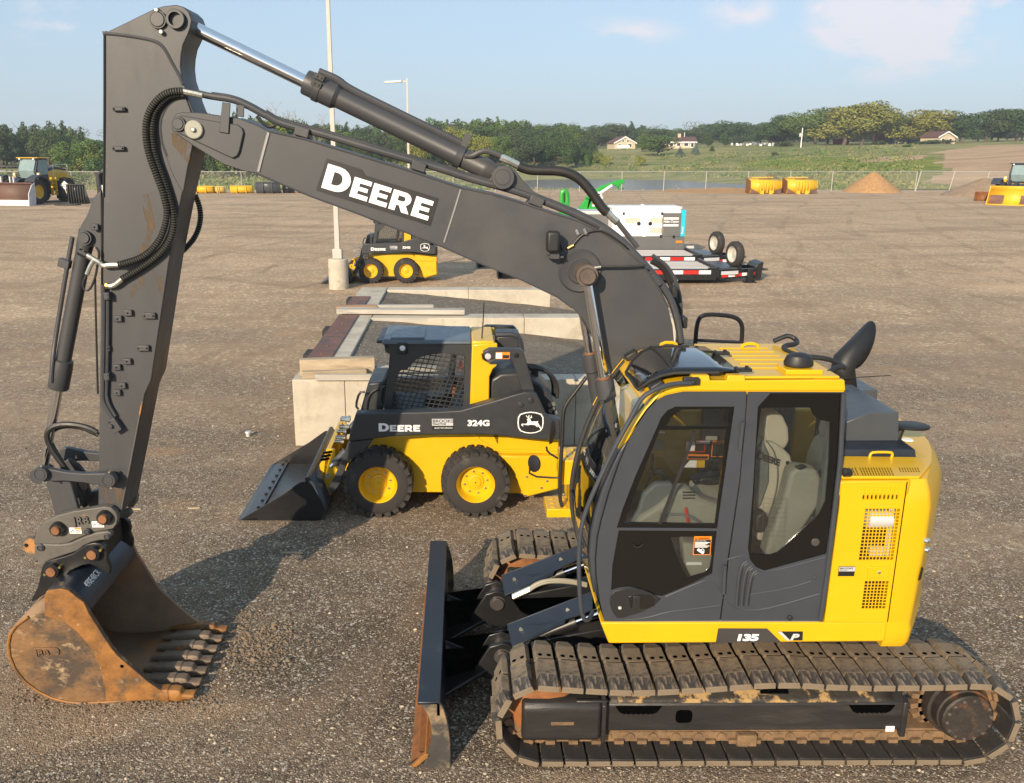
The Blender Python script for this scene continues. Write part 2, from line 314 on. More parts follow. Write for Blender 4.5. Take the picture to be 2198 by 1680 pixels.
# ---- fields with soil and lush patches laid out as a ground map
def fieldmat():
    m = bpy.data.materials.new('field'); m.use_nodes = True; t = m.node_tree; b = t.nodes['Principled BSDF']; ln = t.links.new
    at_ = t.nodes.new('ShaderNodeAttribute'); at_.attribute_name = 'cover'; g = t.nodes.new('ShaderNodeTexCoord')
    def noi(s, sc):
        mp_ = t.nodes.new('ShaderNodeMapping'); mp_.inputs['Scale'].default_value = sc; ln(g.outputs['Object'], mp_.inputs[0])
        n = t.nodes.new('ShaderNodeTexNoise'); n.inputs['Scale'].default_value = s; n.inputs['Detail'].default_value = 8; n.inputs['Roughness'].default_value = .65; ln(mp_.outputs[0], n.inputs['Vector']); return n.outputs[0]
    def ramp(v, a, c, d=0, e=1):
        n = t.nodes.new('ShaderNodeMapRange'); n.inputs[1].default_value = a; n.inputs[2].default_value = c; n.inputs[3].default_value = d; n.inputs[4].default_value = e; ln(v, n.inputs[0]); return n.outputs[0]
    def mixc(f, a, c):
        n = t.nodes.new('ShaderNodeMix'); n.data_type = 'RGBA'; ln(f, n.inputs[0])
        for i, v in ((6, a), (7, c)): (ln(v, n.inputs[i]) if hasattr(v, 'default_value') else setattr(n.inputs[i], 'default_value', (*v, 1)))
        return n.outputs[2]
    c = mixc(ramp(noi(.05, (.35, 1.3, 1)), .38, .62), (.15, .185, .06), (.33, .305, .135))
    c = mixc(ramp(noi(.16, (.4, 1.5, 1)), .48, .66, 0, .75), c, (.42, .36, .18))
    c = mixc(ramp(noi(.5, (.6, 1.2, 1)), .5, .75, 0, .55), c, (.075, .10, .035))
    s = t.nodes.new('ShaderNodeSeparateColor'); ln(at_.outputs['Color'], s.inputs[0])
    soil = mixc(ramp(noi(.14, (.5, 1.5, 1)), .35, .65), (.40, .27, .17), (.58, .41, .265))
    lush = mixc(ramp(noi(.3, (.6, 1, 1)), .4, .62), (.15, .205, .045), (.29, .295, .06))
    def edge(o, k):
        n = t.nodes.new('ShaderNodeMath'); n.operation = 'ADD'; ln(s.outputs[o], n.inputs[0]); ln(ramp(noi(.3, (1, 1, 1)), .3, .7, -.3, .3), n.inputs[1]); return ramp(n.outputs[0], .42, .58)
    c = mixc(edge(1, 0), c, lush); c = mixc(edge(0, 0), c, soil)
    c = mixc(edge(2, 0), c, (.10, .088, .06))
    ln(c, b.inputs['Base Color']); b.inputs['Roughness'].default_value = .95; b.inputs['Specular IOR Level'].default_value = .1
    bn = t.nodes.new('ShaderNodeBump'); bn.inputs['Strength'].default_value = 1; bn.inputs['Distance'].default_value = .6; ln(noi(1.1, (1, 1, 1)), bn.inputs['Height']); ln(bn.outputs[0], b.inputs['Normal'])
    MATS['field'] = m
fieldmat()
def watermat():
    m = bpy.data.materials.new('pond_water'); m.use_nodes = True; t = m.node_tree; b = t.nodes['Principled BSDF']; ln = t.links.new
    b.inputs['Base Color'].default_value = (.050, .058, .085, 1); b.inputs['Specular IOR Level'].default_value = .08; b.inputs['Roughness'].default_value = .2; b.inputs['IOR'].default_value = 1.33
    g = t.nodes.new('ShaderNodeTexCoord'); n = t.nodes.new('ShaderNodeTexNoise'); n.inputs['Scale'].default_value = .8; ln(g.outputs['Object'], n.inputs['Vector'])
    bn = t.nodes.new('ShaderNodeBump'); bn.inputs['Strength'].default_value = .12; bn.inputs['Distance'].default_value = .3; ln(n.outputs[0], bn.inputs['Height']); ln(bn.outputs[0], b.inputs['Normal']); MATS['pond_water'] = m
watermat()
# ================================================================ ground
def yard_edge(x): return 92.0
o = MB()
xs = [-140+i*10 for i in range(29)]
ys = [-65, -40, -25, -10, 0, 10, 20, 30, 40, 60, 80, 92.2]
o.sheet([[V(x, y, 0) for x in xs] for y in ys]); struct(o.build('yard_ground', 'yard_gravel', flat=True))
# terrain beyond the fence: surveyed profile, height against distance for a fan of bearings
PXC = [-500, 220, 560, 760, 1000, 1200, 1400, 1600, 1750, 2000, 2300, 2800]
DST = [84, 92, 105, 125, 145, 165, 200, 260, 330, 420, 700, 1500]
ZT = [[-.6,-.05,.0,.0,.0,.3,.9,1.6,3,6,9,18], [-.6,-.05,.0,.0,.0,.3,.9,1.6,3,6,9,18], [-.6,-.05,.0,.1,.4,.8,1.5,2.5,4,7,9,18], [-.6,-.05,-.1,-.1,.2,.7,1.5,2.8,4.5,7,10,18],
      [-.6,-.05,-.5,-.8,-.6,.1,1.6,3.2,5,8,10,18], [-.6,-.05,-.8,-1.7,-1.7,-1.1,1.7,4.0,5.4,8.5,12,20], [-.6,-.05,-.9,-1.8,-1.7,-.9,1.8,4.7,6,9,13,21], [-.6,-.05,-.95,-1.5,-1.0,.3,2.3,5.2,6.4,9.3,13,21],
      [-.6,-.05,.0,.2,.8,1.8,3.6,5.9,7,10,13,21], [-.6,-.05,.3,1.3,2.4,3.4,4.9,6.2,7,10,13,21], [-.6,-.05,.6,1.9,3.2,4.4,6.0,7.2,8,11,13,21], [-.6,-.05,.6,1.9,3.2,4.4,6.0,7.2,8,11,13,21]]
def interp(xs, x):
    if x <= xs[0]: return 0, 0.0
    for i in range(len(xs)-1):
        if x <= xs[i+1]: return i, (x-xs[i])/(xs[i+1]-xs[i])
    return len(xs)-2, 1.0
def bearing(X, Y): return 1004+(X-CP.x)/(Y-CP.y)*FPX*1.02
def ground_z(X, Y):
    i, u = interp(PXC, bearing(X, Y)); j, v = interp(DST, Y-CP.y)
    u = u*u*(3-2*u)
    return (ZT[i][j]*(1-u)+ZT[i+1][j]*u)*(1-v)+(ZT[i][j+1]*(1-u)+ZT[i+1][j+1]*u)*v
def on_hill(px, py, d0=100, d1=600):
    """the place on the terrain seen at this picture spot"""
    r = ray(px, py); r = r/r.y; d = d0
    while d < d1:
        p = CP+r*d
        if p.z <= ground_z(p.x, p.y): return V(p.x, p.y, ground_z(p.x, p.y))
        d += .5
    p = CP+r*d1; return V(p.x, p.y, ground_z(p.x, p.y))
def inpoly(x, y, P):
    c = False
    for (x0, y0), (x1, y1) in zip(P, P[1:]+P[:1]):
        if (y0 > y) != (y1 > y) and x < (x1-x0)*(y-y0)/(y1-y0)+x0: c = not c
    return c
soilP = [[(2400, 305), (2100, 312), (2080, 322), (2020, 326), (2015, 352), (2045, 362), (1985, 388), (2060, 402), (2400, 440)], [(1845, 336), (1980, 333), (1990, 338), (1935, 347), (1840, 345)], [(1990, 330), (2060, 318), (2085, 318), (2085, 328)]]
lushP = [[(1590, 350), (1700, 338), (1850, 336), (1860, 345), (1960, 344), (2000, 336), (2018, 350), (2060, 356), (2010, 366), (1700, 364), (1600, 360)]]
marshP = [[(1120, 402), (1320, 400), (1310, 412), (1120, 415)]]
rows = []; cols = []; dist = []; d = 96.5
while d < 1400: dist.append(d); d *= 1.018 if d < 420 else 1.09
for d in dist:
    rw = []
    for k in range(171):
        px = -700+k*20; X = CP.x+(px-1004)/FPX*d/1.02; Y = CP.y+d
        z = ground_z(X, Y)+(mnoise.noise(V(X*.07, Y*.07, 0))*.25 if d > 110 else 0); rw.append(V(X, Y, z))
        p = V(X, Y, z)-CP; zz = p.dot(_F); qx, qy = 1004+FPX*p.dot(_R)/zz, 840-FPX*p.dot(_U)/zz
        cols.append((float(any(inpoly(qx, qy, P) for P in soilP)), float(any(inpoly(qx, qy, P) for P in lushP)), float(any(inpoly(qx, qy, P) for P in marshP)), 1))
    rows.append(rw)
o = MB().sheet(rows).build('fields', 'field', ang=80); struct(o)
ca = o.data.color_attributes.new('cover', 'FLOAT_COLOR', 'POINT'); ca.data.foreach_set('color', [c for q in cols for c in q])
o = MB().sheet([[V(-5, 99, -1), V(70, 99, -1)], [V(-5, 175, -1), V(70, 175, -1)]]).build('pond', 'pond_water', flat=True); struct(o)
# country road beyond the trees on the left
mat('road', (.42, .38, .32), .9)
def strip(name, m, pts, wd, lift=.25):
    P = []
    for a, b in zip(pts, pts[1:]):
        for k in range(12): P.append(a.lerp(b, k/12))
    r0 = []; r1 = []
    for p in P:
        r0.append(V(p.x, p.y-wd/2, ground_z(p.x, p.y)+lift)); r1.append(V(p.x, p.y+wd/2, ground_z(p.x, p.y)+lift+.1))
    return struct(MB().sheet([r0, r1]).build(name, m))
strip('country_road', 'road', [V(-150, 178, 0), V(-90, 184, 0), V(-55, 196, 0)], 4)
strip('farm_lane', 'road', [V(-150, 160, 0), V(-80, 160, 0), V(-50, 166, 0)], 2.4)
# ================================================================ trees
def crown_mesh(name, shape, n, size, seed):
    rnd = random.Random(seed); v = []; f = []
    lobes = []
    if shape == 'broad':
        lobes = [(V(0, 0, .60), .25)]+[(V(math.cos(a)*r, math.sin(a)*r, z), s) for a, r, z, s in ((rnd.uniform(0, 6.28), rnd.uniform(.12, .34), rnd.uniform(.30, .80), rnd.uniform(.13, .23)) for _ in range(15))]
    elif shape == 'tall':
        lobes = [(V(rnd.uniform(-.10, .10), rnd.uniform(-.10, .10), z), s) for z, s in ((.25, .16), (.38, .2), (.5, .2), (.62, .19), (.74, .17), (.86, .12), (.95, .06))]+[(V(rnd.uniform(-.2, .2), rnd.uniform(-.2, .2), rnd.uniform(.3, .8)), .11) for _ in range(9)]
    elif shape == 'pine':
        for k in range(11):
            z = .32+.64*k/10
            for q in range(4 if k < 9 else 1):
                a = rnd.uniform(0, 6.28); r = (1.05-z)*.26*rnd.uniform(.5, 1.2); lobes.append((V(math.cos(a)*r, math.sin(a)*r, z), .085*(1.5-z)))
    elif shape == 'cone':
        lobes = [(V(0, 0, .1+.085*k), .24*(1-k/11)+.02) for k in range(11)]
    else:
        lobes = [(V(rnd.uniform(-.35, .35), rnd.uniform(-.35, .35), rnd.uniform(.2, .6)), rnd.uniform(.2, .34)) for _ in range(9)]
    tot = sum(s**2.3 for _, s in lobes)
    for c, s in lobes:
        for _ in range(int(n*s**2.3/tot)):
            d = V(rnd.gauss(0, 1), rnd.gauss(0, 1), rnd.gauss(0, 1)).normalized(); r = s*(rnd.random()**.33 if rnd.random() < .35 else rnd.uniform(.78, 1.06))
            p = c+V(d.x*r, d.y*r, d.z*r*.85)
            if shape != 'bush' and p.z < .12: continue
            if shape == 'cone': p.z = max(p.z, .02)
            nn = (d+V(rnd.gauss(0, .7), rnd.gauss(0, .7), rnd.gauss(.3, .7))).normalized(); u = nn.orthogonal().normalized(); u.rotate(Matrix.Rotation(rnd.uniform(0, 6.28), 3, nn)); w_ = nn.cross(u); h = size*rnd.uniform(.6, 1.4)
            o = len(v); v += [p-u*h, p+w_*h*.6, p+u*h, p-w_*h*.7]; f.append((o, o+1, o+2, o+3))
    me = bpy.data.meshes.new(name); me.from_pydata(v, [], f); return me
def trunk_mesh(shape, seed):
    rnd = random.Random(seed); b = MB(); top = .9 if shape in ('pine', 'tall', 'cone') else .6; r = .016 if shape in ('pine', 'bush') else .024
    P = [V(rnd.uniform(-.015, .015)*k, rnd.uniform(-.015, .015)*k, top*k/5) for k in range(6)]
    b.tube(P, [r*(1.25-k/5) for k in range(6)], 7)
    for _ in range(7 if shape != 'cone' else 0):
        z = rnd.uniform(.22, .62)*top/.6*.8; a = rnd.uniform(0, 6.28); l = rnd.uniform(.14, .3)
        b.tube([V(0, 0, z), V(math.cos(a)*l*.5, math.sin(a)*l*.5, z+l*.35), V(math.cos(a)*l, math.sin(a)*l, z+l*.8)], [r*.5, r*.35, r*.12], 5)
    me = bpy.data.meshes.new('trunk'); me.from_pydata([tuple(p) for p in b.v], [], b.f); me.materials.append(MATS['bark']); return me
CROWN = {}
for sh, n, sz in (('broad', 5600, .022), ('tall', 4600, .021), ('pine', 3000, .025), ('cone', 1600, .03), ('bush', 1600, .045)):
    for k in range(3):
        CROWN[sh, k] = (crown_mesh('crown', sh, n, sz, 31*k+len(sh)), trunk_mesh(sh, 17*k+len(sh)))
CR2 = {}
def tree(kind, leaf, p, h, wd, label, cat='tree', group=None, name=None, trunk=True):
    k = random.randrange(3); key = (kind, k, leaf)
    if key not in CR2:
        me = CROWN[kind, k][0].copy(); me.materials.append(MATS[leaf]); CR2[key] = me
    o = bpy.data.objects.new(name or {'pine': 'pine_tree', 'cone': 'conifer_tree', 'bush': 'bush'}.get(kind, 'broadleaf_tree'), None); COL.objects.link(o)
    o.location = p; o.scale = (wd, wd*random.uniform(.85, 1.1), h); o.rotation_euler = (0, 0, random.uniform(0, 6.28)); tag(o, label, cat, group)
    c = bpy.data.objects.new('crown', CR2[key]); COL.objects.link(c); c.parent = o
    if trunk: t = bpy.data.objects.new('trunk', CROWN[kind, k][1]); COL.objects.link(t); t.parent = o
    return o
def tree_px(kind, leaf, px, base, top, dist, label, wpx=None, **kw):
    """height and spread from the picture at a surveyed distance"""
    X = CP.x+(px-1004)/FPX*dist/1.02; Y = CP.y+dist; z = ground_z(X, Y)
    pt = at(px, top, Y); h = max(pt.z-z, 1); wd = (wpx/FPX*dist/.62) if wpx else h*{'broad': 1.0, 'tall': .95, 'pine': .8, 'cone': .95, 'bush': 1.3}[kind]
    return tree(kind, leaf, V(X, Y, z-.15), h*1.02, wd, label, **kw)
R = random.Random(11)
def kindof(kd, lf): return {'leaf_dark': 'dark', 'leaf_mid': 'mid-green', 'leaf_pine': 'blue-green', 'leaf_light': 'yellow-green'}[lf]+' '+{'pine': 'pine', 'tall': 'slender tree', 'broad': 'broad tree', 'bush': 'bush', 'cone': 'conifer'}[kd]
G1 = 'dark trees of the wood behind the wheel loader'
for i in range(34):
    px = -60+i*8.3+R.uniform(-5, 5); near = i % 2; top = 264+R.uniform(-10, 14)+(max(0, px-150)*.12); top = min(top, 300)
    kd, lf = R.choice(['broad', 'pine', 'pine', 'tall']), R.choice(['leaf_dark', 'leaf_pine', 'leaf_dark', 'leaf_mid'])
    tree_px(kd, lf, px, 345, top+near*10, 205+near*-14+R.uniform(-6, 6), kindof(kd, lf)+(' left of' if px < 46 else ' behind' if px < 110 else ' right of')+' the wheel loader cab, '+('front' if near else 'back')+' row of the wood', group=G1)
for i in range(9): tree_px(R.choice(['tall', 'broad']), R.choice(['leaf_mid', 'leaf_dark', 'leaf_light']), 108+i*14, 345, 289+R.uniform(-3, 8)+i*.8, 215+R.uniform(-6, 6), 'leafy tree at the end of the left wood, '+('nearer the wheel loader' if i < 4 else 'nearer the excavator arm'), wpx=38, group='trees at the end of the left wood')
for px, top, wp in ((172, 300, 50), (196, 304, 46), (214, 298, 44), (226, 294, 60)):
    tree_px('broad', R.choice(['leaf_light', 'leaf_mid']), px, 350, top, 150, 'yellowish green tree just left of the upright excavator arm', wpx=wp, group='yellow-green trees left of the excavator arm')
for px, top, wp, lb in ((138, 347, 70, 'rounded green bush beyond the fence right of the wheel loader cab'), (20, 356, 60, 'low dark bush beyond the fence at the left picture edge'), (165, 352, 50, 'smaller green bush beside the rounded bush beyond the fence')):
    tree_px('bush', 'leaf_mid', px, 372, top, 112, lb, wpx=wp, cat='bush', trunk=False)
# slender trees close behind the fence, seen between the arm and the boom
G2 = 'slender trees just behind the fence between arm and boom'
for i in range(16):
    px = 415+i*15+R.uniform(-6, 6)
    kd, lf = R.choice(['tall', 'tall', 'broad']), R.choice(['leaf_mid', 'leaf_dark', 'leaf_dark', 'leaf_light'])
    tree_px(kd, lf, px, 380, 244+R.uniform(-4, 26), 128+R.uniform(-4, 14), kindof(kd, lf)+' close behind the fence, '+('next to the excavator arm' if px < 455 else 'under the boom nose' if px < 530 else 'above the blue-grey bucket' if px < 600 else 'left of the near light pole'), wpx=R.uniform(36, 60), group=G2)
G3 = 'wooded rise behind the boom'
def wood_label(kd, lf, rowi, px):
    where = 'left of the near light pole' if px < 705 else 'between the two light poles' if px < 873 else 'right of the far light pole' if px < 985 else 'above the boom hose' if px < 1130 else 'at its right end'
    return '%s %s, %s row of the wood, %s' % ({'leaf_dark': 'dark', 'leaf_mid': 'mid-green', 'leaf_pine': 'blue-green'}[lf], {'pine': 'pine', 'tall': 'slender tree', 'broad': 'broad tree'}[kd], ('back', 'middle', 'front')[rowi], where)
tops = [(600, 285), (660, 272), (700, 256), (760, 262), (820, 268), (880, 252), (940, 250), (1000, 252), (1060, 252), (1110, 250), (1150, 252), (1168, 262), (1190, 266), (1230, 256), (1262, 280), (1275, 296)]
def top_at(px):
    for (a, b), (c, d) in zip(tops, tops[1:]):
        if a <= px <= c: return b+(d-b)*(px-a)/(c-a)
    return 280
for rowi, (dd, drop, n) in enumerate(((228, 0, 46), (205, 12, 40), (190, 30, 30))):
    for i in range(n):
        px = 590+(1275-590)*i/(n-1)+R.uniform(-7, 7)
        kd = R.choice(['pine', 'pine', 'tall', 'broad'] if rowi == 0 and px < 1170 else ['broad', 'broad', 'tall']); lf = R.choice(['leaf_dark', 'leaf_mid', 'leaf_pine', 'leaf_dark'] if px < 1180 or rowi < 2 else ['leaf_mid', 'leaf_dark'])
        tree_px(kd, lf, px, 345, min(318, top_at(min(px, 1275))+drop+R.uniform(-3, 9)), dd+R.uniform(-7, 7), wood_label(kd, lf, rowi, px), group=G3)
for px, top, wp, dd in ((985, 268, 46, 182), (1016, 276, 50, 178), (1048, 288, 38, 176), (905, 300, 40, 176)):
    tree_px('broad', 'leaf_light', px, 345, top, dd, 'bright yellow-green tree at the front of the wooded rise', wpx=wp, group='bright trees in front of the wooded rise')
# bare dead trees
mat('dead_bark', (.30, .25, .2), .9)
def dead_tree(px, top, dist, lb):
    X = CP.x+(px-1004)/FPX*dist/1.02; Y = CP.y+dist; z = ground_z(X, Y); h = at(px, top, Y).z-z; b = MB(); rnd = random.Random(int(px))
    def br(p, d, l, r, k):
        q = p+d*l; b.tube([p, p.lerp(q, .5)+V(rnd.uniform(-.05, .05), 0, 0)*l, q], [r, r*.8, r*.55], 5)
        if k: [br(q, (d+V(rnd.uniform(-.8, .8), rnd.uniform(-.8, .8), rnd.uniform(-.1, .5))).normalized(), l*rnd.uniform(.5, .75), r*.55, k-1) for _ in range(3)]
    br(V(0, 0, 0), V(0, 0, 1), h*.5, h*.014, 4)
    o = b.build('dead_tree', 'dead_bark'); o.location = (X, Y, z); tag(o, lb, 'tree')
dead_tree(632, 245, 176, 'bare dead tree poking above the wood left of the near light pole'); dead_tree(655, 250, 174, 'bare dead tree nearest the left side of the near light pole'); dead_tree(700, 262, 172, 'bare dead tree right behind the near light pole')
# far right: rows behind the houses
G4 = 'distant trees behind the two tan houses'
for i in range(52):
    px = 1285+i*13+R.uniform(-6, 6)
    kd, lf = R.choice(['broad', 'broad', 'tall']), R.choice(['leaf_dark', 'leaf_dark', 'leaf_mid'])
    tree_px(kd, lf, px, 308, 270+R.uniform(-5, 14)-(4 if px > 1500 else 0), 330+R.uniform(-15, 40), kindof(kd, lf)+' of the far tree line '+('behind the left tan house' if px < 1400 else 'behind the right tan house' if px < 1505 else 'behind the two upright trees' if px < 1575 else 'behind the cemetery' if px < 1690 else 'behind the white pole'), wpx=R.uniform(34, 54), group=G4)
for px, top, wp, lf, kd, dd, lb in ((1295, 270, 46, 'leaf_dark', 'broad', 285, 'dark tree left of the left tan house'), (1318, 263, 50, 'leaf_dark', 'broad', 300, 'dark round tree above the roof of the left tan house'), (1361, 259, 32, 'leaf_pine', 'pine', 300, 'tall pine standing between the two tan houses'),
        (1386, 284, 30, 'leaf_mid', 'tall', 240, 'upright green tree in front of the gap between the tan houses'), (1420, 288, 58, 'leaf_mid', 'broad', 225, 'broad green tree in front of the right tan house'), (1525, 281, 24, 'leaf_dark', 'tall', 262, 'left of two upright trees right of the tan houses'), (1559, 281, 24, 'leaf_dark', 'tall', 262, 'right of two upright trees right of the tan houses'),
        (1467, 312, 24, 'leaf_blue', 'cone', 214, 'blue-grey spruce in front of the right tan house'), (1499, 302, 22, 'leaf_blue', 'cone', 222, 'tall blue-grey spruce right of the right tan house'), (1534, 310, 16, 'leaf_dark', 'cone', 235, 'small dark spruce below the two upright trees'), (1573, 256, 60, 'leaf_dark', 'broad', 310, 'large dark tree above the two upright trees'), (1590, 290, 30, 'leaf_dark', 'broad', 300, 'dark tree beside the cemetery stones'),
        (1239, 306, 20, 'leaf_light', 'tall', 205, 'young yellow-green tree left of the left tan house'), (1290, 318, 20, 'leaf_light', 'bush', 196, 'light green bush on the slope below the left tan house'), (1198, 312, 14, 'leaf_rust', 'cone', 205, 'small rust-brown conifer at the wood edge'), (1180, 312, 12, 'leaf_blue', 'cone', 212, 'small blue spruce at the wood edge'), (1155, 306, 30, 'leaf_mid', 'bush', 200, 'green shrub at the foot of the wood'), (1308, 325, 10, 'leaf_light', 'bush', 192, 'tiny shrub on the slope right of the light green bush'), (1384, 326, 12, 'leaf_light', 'bush', 190, 'small shrub on the slope below the upright tree'), (1268, 324, 8, 'leaf_mid', 'bush', 190, 'tiny shrub on the slope left of the light green bush')):
    tree_px(kd, lf, px, 320, top, dd, lb, wpx=wp, cat='bush' if kd == 'bush' else 'tree', trunk=kd != 'bush')
G5 = 'big trees along the field edge at right'
for px, top, wp, lf, dd in ((1655, 258, 50, 'leaf_dark', 275), (1690, 244, 56, 'leaf_dark', 268), (1722, 238, 60, 'leaf_mid', 262), (1752, 232, 66, 'leaf_mid', 258), (1778, 226, 60, 'leaf_dark', 262), (1812, 219, 84, 'leaf_light', 250), (1850, 214, 92, 'leaf_light', 248), (1884, 220, 80, 'leaf_light', 252), (1912, 240, 56, 'leaf_mid', 262), (1950, 246, 60, 'leaf_mid', 258), (1982, 231, 76, 'leaf_light', 250), (2005, 240, 50, 'leaf_light', 256), (2060, 235, 62, 'leaf_dark', 250), (2112, 231, 74, 'leaf_dark', 250), (2138, 246, 40, 'leaf_dark', 262), (2180, 229, 74, 'leaf_dark', 248), (2225, 226, 80, 'leaf_dark', 250), (2270, 236, 70, 'leaf_mid', 250)):
    tree_px('broad', lf, px, 310, top, dd, {'leaf_light': 'large sunlit yellow-green tree', 'leaf_mid': 'mid-green tree', 'leaf_dark': 'dark green tree'}[lf]+' in the right-hand row, '+('left of the white pole' if px < 1720 else 'just right of the white pole' if px < 1800 else 'above the sand pile' if px < 1930 else 'above the pale farmhouse' if px < 2030 else 'above the bare hillside'), wpx=wp, group=G5)
for i in range(16):
    px = 1690+i*36+R.uniform(-10, 10); tree_px('broad', 'leaf_dark', px, 310, 262+R.uniform(-8, 10), 320+R.uniform(-15, 15), 'distant dark tree behind the big right-hand trees, '+('left of the sand pile' if px < 1840 else 'above the sand pile' if px < 1960 else 'above the bare hillside'), wpx=46, group='distant trees behind the big trees at right')
for px, top, wp, dd, lb in ((2012, 294, 34, 238, 'dark round bush in front of the white farmhouse at right'), (1895, 298, 20, 240, 'brownish bush left of the farm buildings'), (1968, 300, 22, 236, 'brownish bush in front of the sunlit tree at right'), (1690, 300, 24, 250, 'low dark bush beside the white field pole'), (1949, 322, 10, 200, 'small bush on the bare field edge'), (1670, 324, 8, 205, 'tiny bush on the meadow below the white pole')):
    tree_px('bush', 'leaf_dark', px, 315, top, dd, lb, wpx=wp, cat='bush', trunk=False)
# far wooded ridge, one mass
b = MB(); me = CROWN['broad', 0][0]
vs = []; fs = []
src = [tuple(q.co) for q in me.vertices][:1800]
for i in range(150):
    X = -330+i*6.2+R.uniform(-3, 3); Y = 600+R.uniform(-40, 40); s = R.uniform(11, 17); z = ground_z(X, Y)-2
    k0 = R.randrange(0, 300)*4; sub = src[k0:k0+560]
    o = len(vs); vs += [(X+p[0]*s*1.5, Y+p[1]*s, z+p[2]*s) for p in sub]; fs += [(o+4*q, o+4*q+1, o+4*q+2, o+4*q+3) for q in range(len(sub)//4)]
b.v = vs; b.f = fs; b.mi = [0]*len(fs); stuff(b.build('far_woods', 'leaf_dark', flat=True))
# tall grass and reeds in the meadow and round the pond
b = MB()
for _ in range(26000):
    px = R.uniform(-60, 2300); d = 97*(1.0/(1-R.random()*.58)); X = CP.x+(px-1004)/FPX*d/1.02; Y = CP.y+d; z = ground_z(X, Y)
    if z < -.75 and not (1060 < px < 1330 and d < 113): continue
    if px > 1990 and d > 100: continue
    if d > 135 and R.random() < .7: continue
    h = R.uniform(.12, .34)*(2.4 if d < 112 and 1050 < px < 1330 else 1); a = R.uniform(0, 3.14); wx, wy = math.cos(a)*.12, math.sin(a)*.12; lx, ly = R.uniform(-.2, .2), R.uniform(-.2, .2)
    n = len(b.v); b.v += [(X-wx, Y-wy, z-.05), (X+wx, Y+wy, z-.05), (X+lx, Y+ly, z+h)]; b.f.append((n, n+1, n+2)); b.mi.append(0)
stuff(b.build('tall_grass', 'grass_dry', flat=True))
for nm, mm, cnt in (('meadow_weeds', 'leaf_mid', 520), ('dry_weeds', 'grass_dry', 760)):
    b = MB()
    for _ in range(cnt):
        px = R.uniform(400, 2050); d = 98*(1.0/(1-R.random()*.56)); X = CP.x+(px-1004)/FPX*d/1.02; Y = CP.y+d; z = ground_z(X, Y)
        if z < -.7 or (px > 1960 and d > 100): continue
        s = R.uniform(.3, 1.0)*(1+.003*d); wd = s*R.uniform(1.2, 3.5)
        for _k in range(26):
            p = V(X+R.gauss(0, .4)*wd, Y+R.gauss(0, .3)*wd, z+abs(R.gauss(0, .4))*s*.8); nn = V(R.gauss(0, 1), R.gauss(0, 1), R.gauss(.4, .7)).normalized(); u = nn.orthogonal().normalized(); w_ = nn.cross(u); h = R.uniform(.08, .2)*(1+.002*d)
            b.add([p-u*h, p+w_*h*.6, p+u*h, p-w_*h*.7], [(0, 1, 2, 3)])
    stuff(b.build(nm, mm, flat=True))
# ================================================================ fence
def fencemesh():
    m = bpy.data.materials.new('chain_link'); m.use_nodes = True; t = m.node_tree; t.nodes.clear(); ln = t.links.new
    o = t.nodes.new('ShaderNodeOutputMaterial'); x = t.nodes.new('ShaderNodeMixShader'); x.inputs[0].default_value = .10
    a = t.nodes.new('ShaderNodeBsdfTransparent'); d = t.nodes.new('ShaderNodeBsdfDiffuse'); d.inputs[0].default_value = (.42, .43, .42, 1); ln(a.outputs[0], x.inputs[1]); ln(d.outputs[0], x.inputs[2]); ln(x.outputs[0], o.inputs[0]); MATS['chain_link'] = m
fencemesh()
def fence(name, label, A, B, n, hgt, lean=0):
    r = thing(name, label, 'fence', A); A, B = Vector(A), Vector(B)
    for k in range(n+1):
        p = A.lerp(B, k/n); MB().cyl(p, p+V(lean, 0, hgt), .05, 8).build('post', 'fence_steel', r)
    MB().cyl(A+V(lean, 0, hgt-.04), B+V(lean, 0, hgt-.04), .032, 8).build('rail', 'fence_steel', r)
    MB().sheet([[A+V(0, .06, .03), B+V(0, .06, .03)], [A+V(lean, .06, hgt-.06), B+V(lean, .06, hgt-.06)]]).build('wire_mesh', 'chain_link', r)
fence('chain_link_fence', 'long chain-link fence along the far edge of the yard', (-62, 87.6, 0), (46.2, 87.6, 0), 25, 2.05)
fence('chain_link_fence', 'leaning chain-link fence running in front of the bare hillside at right', (46.2, 87.5, 0), (70, 74, 0), 9, 2.1, .35)
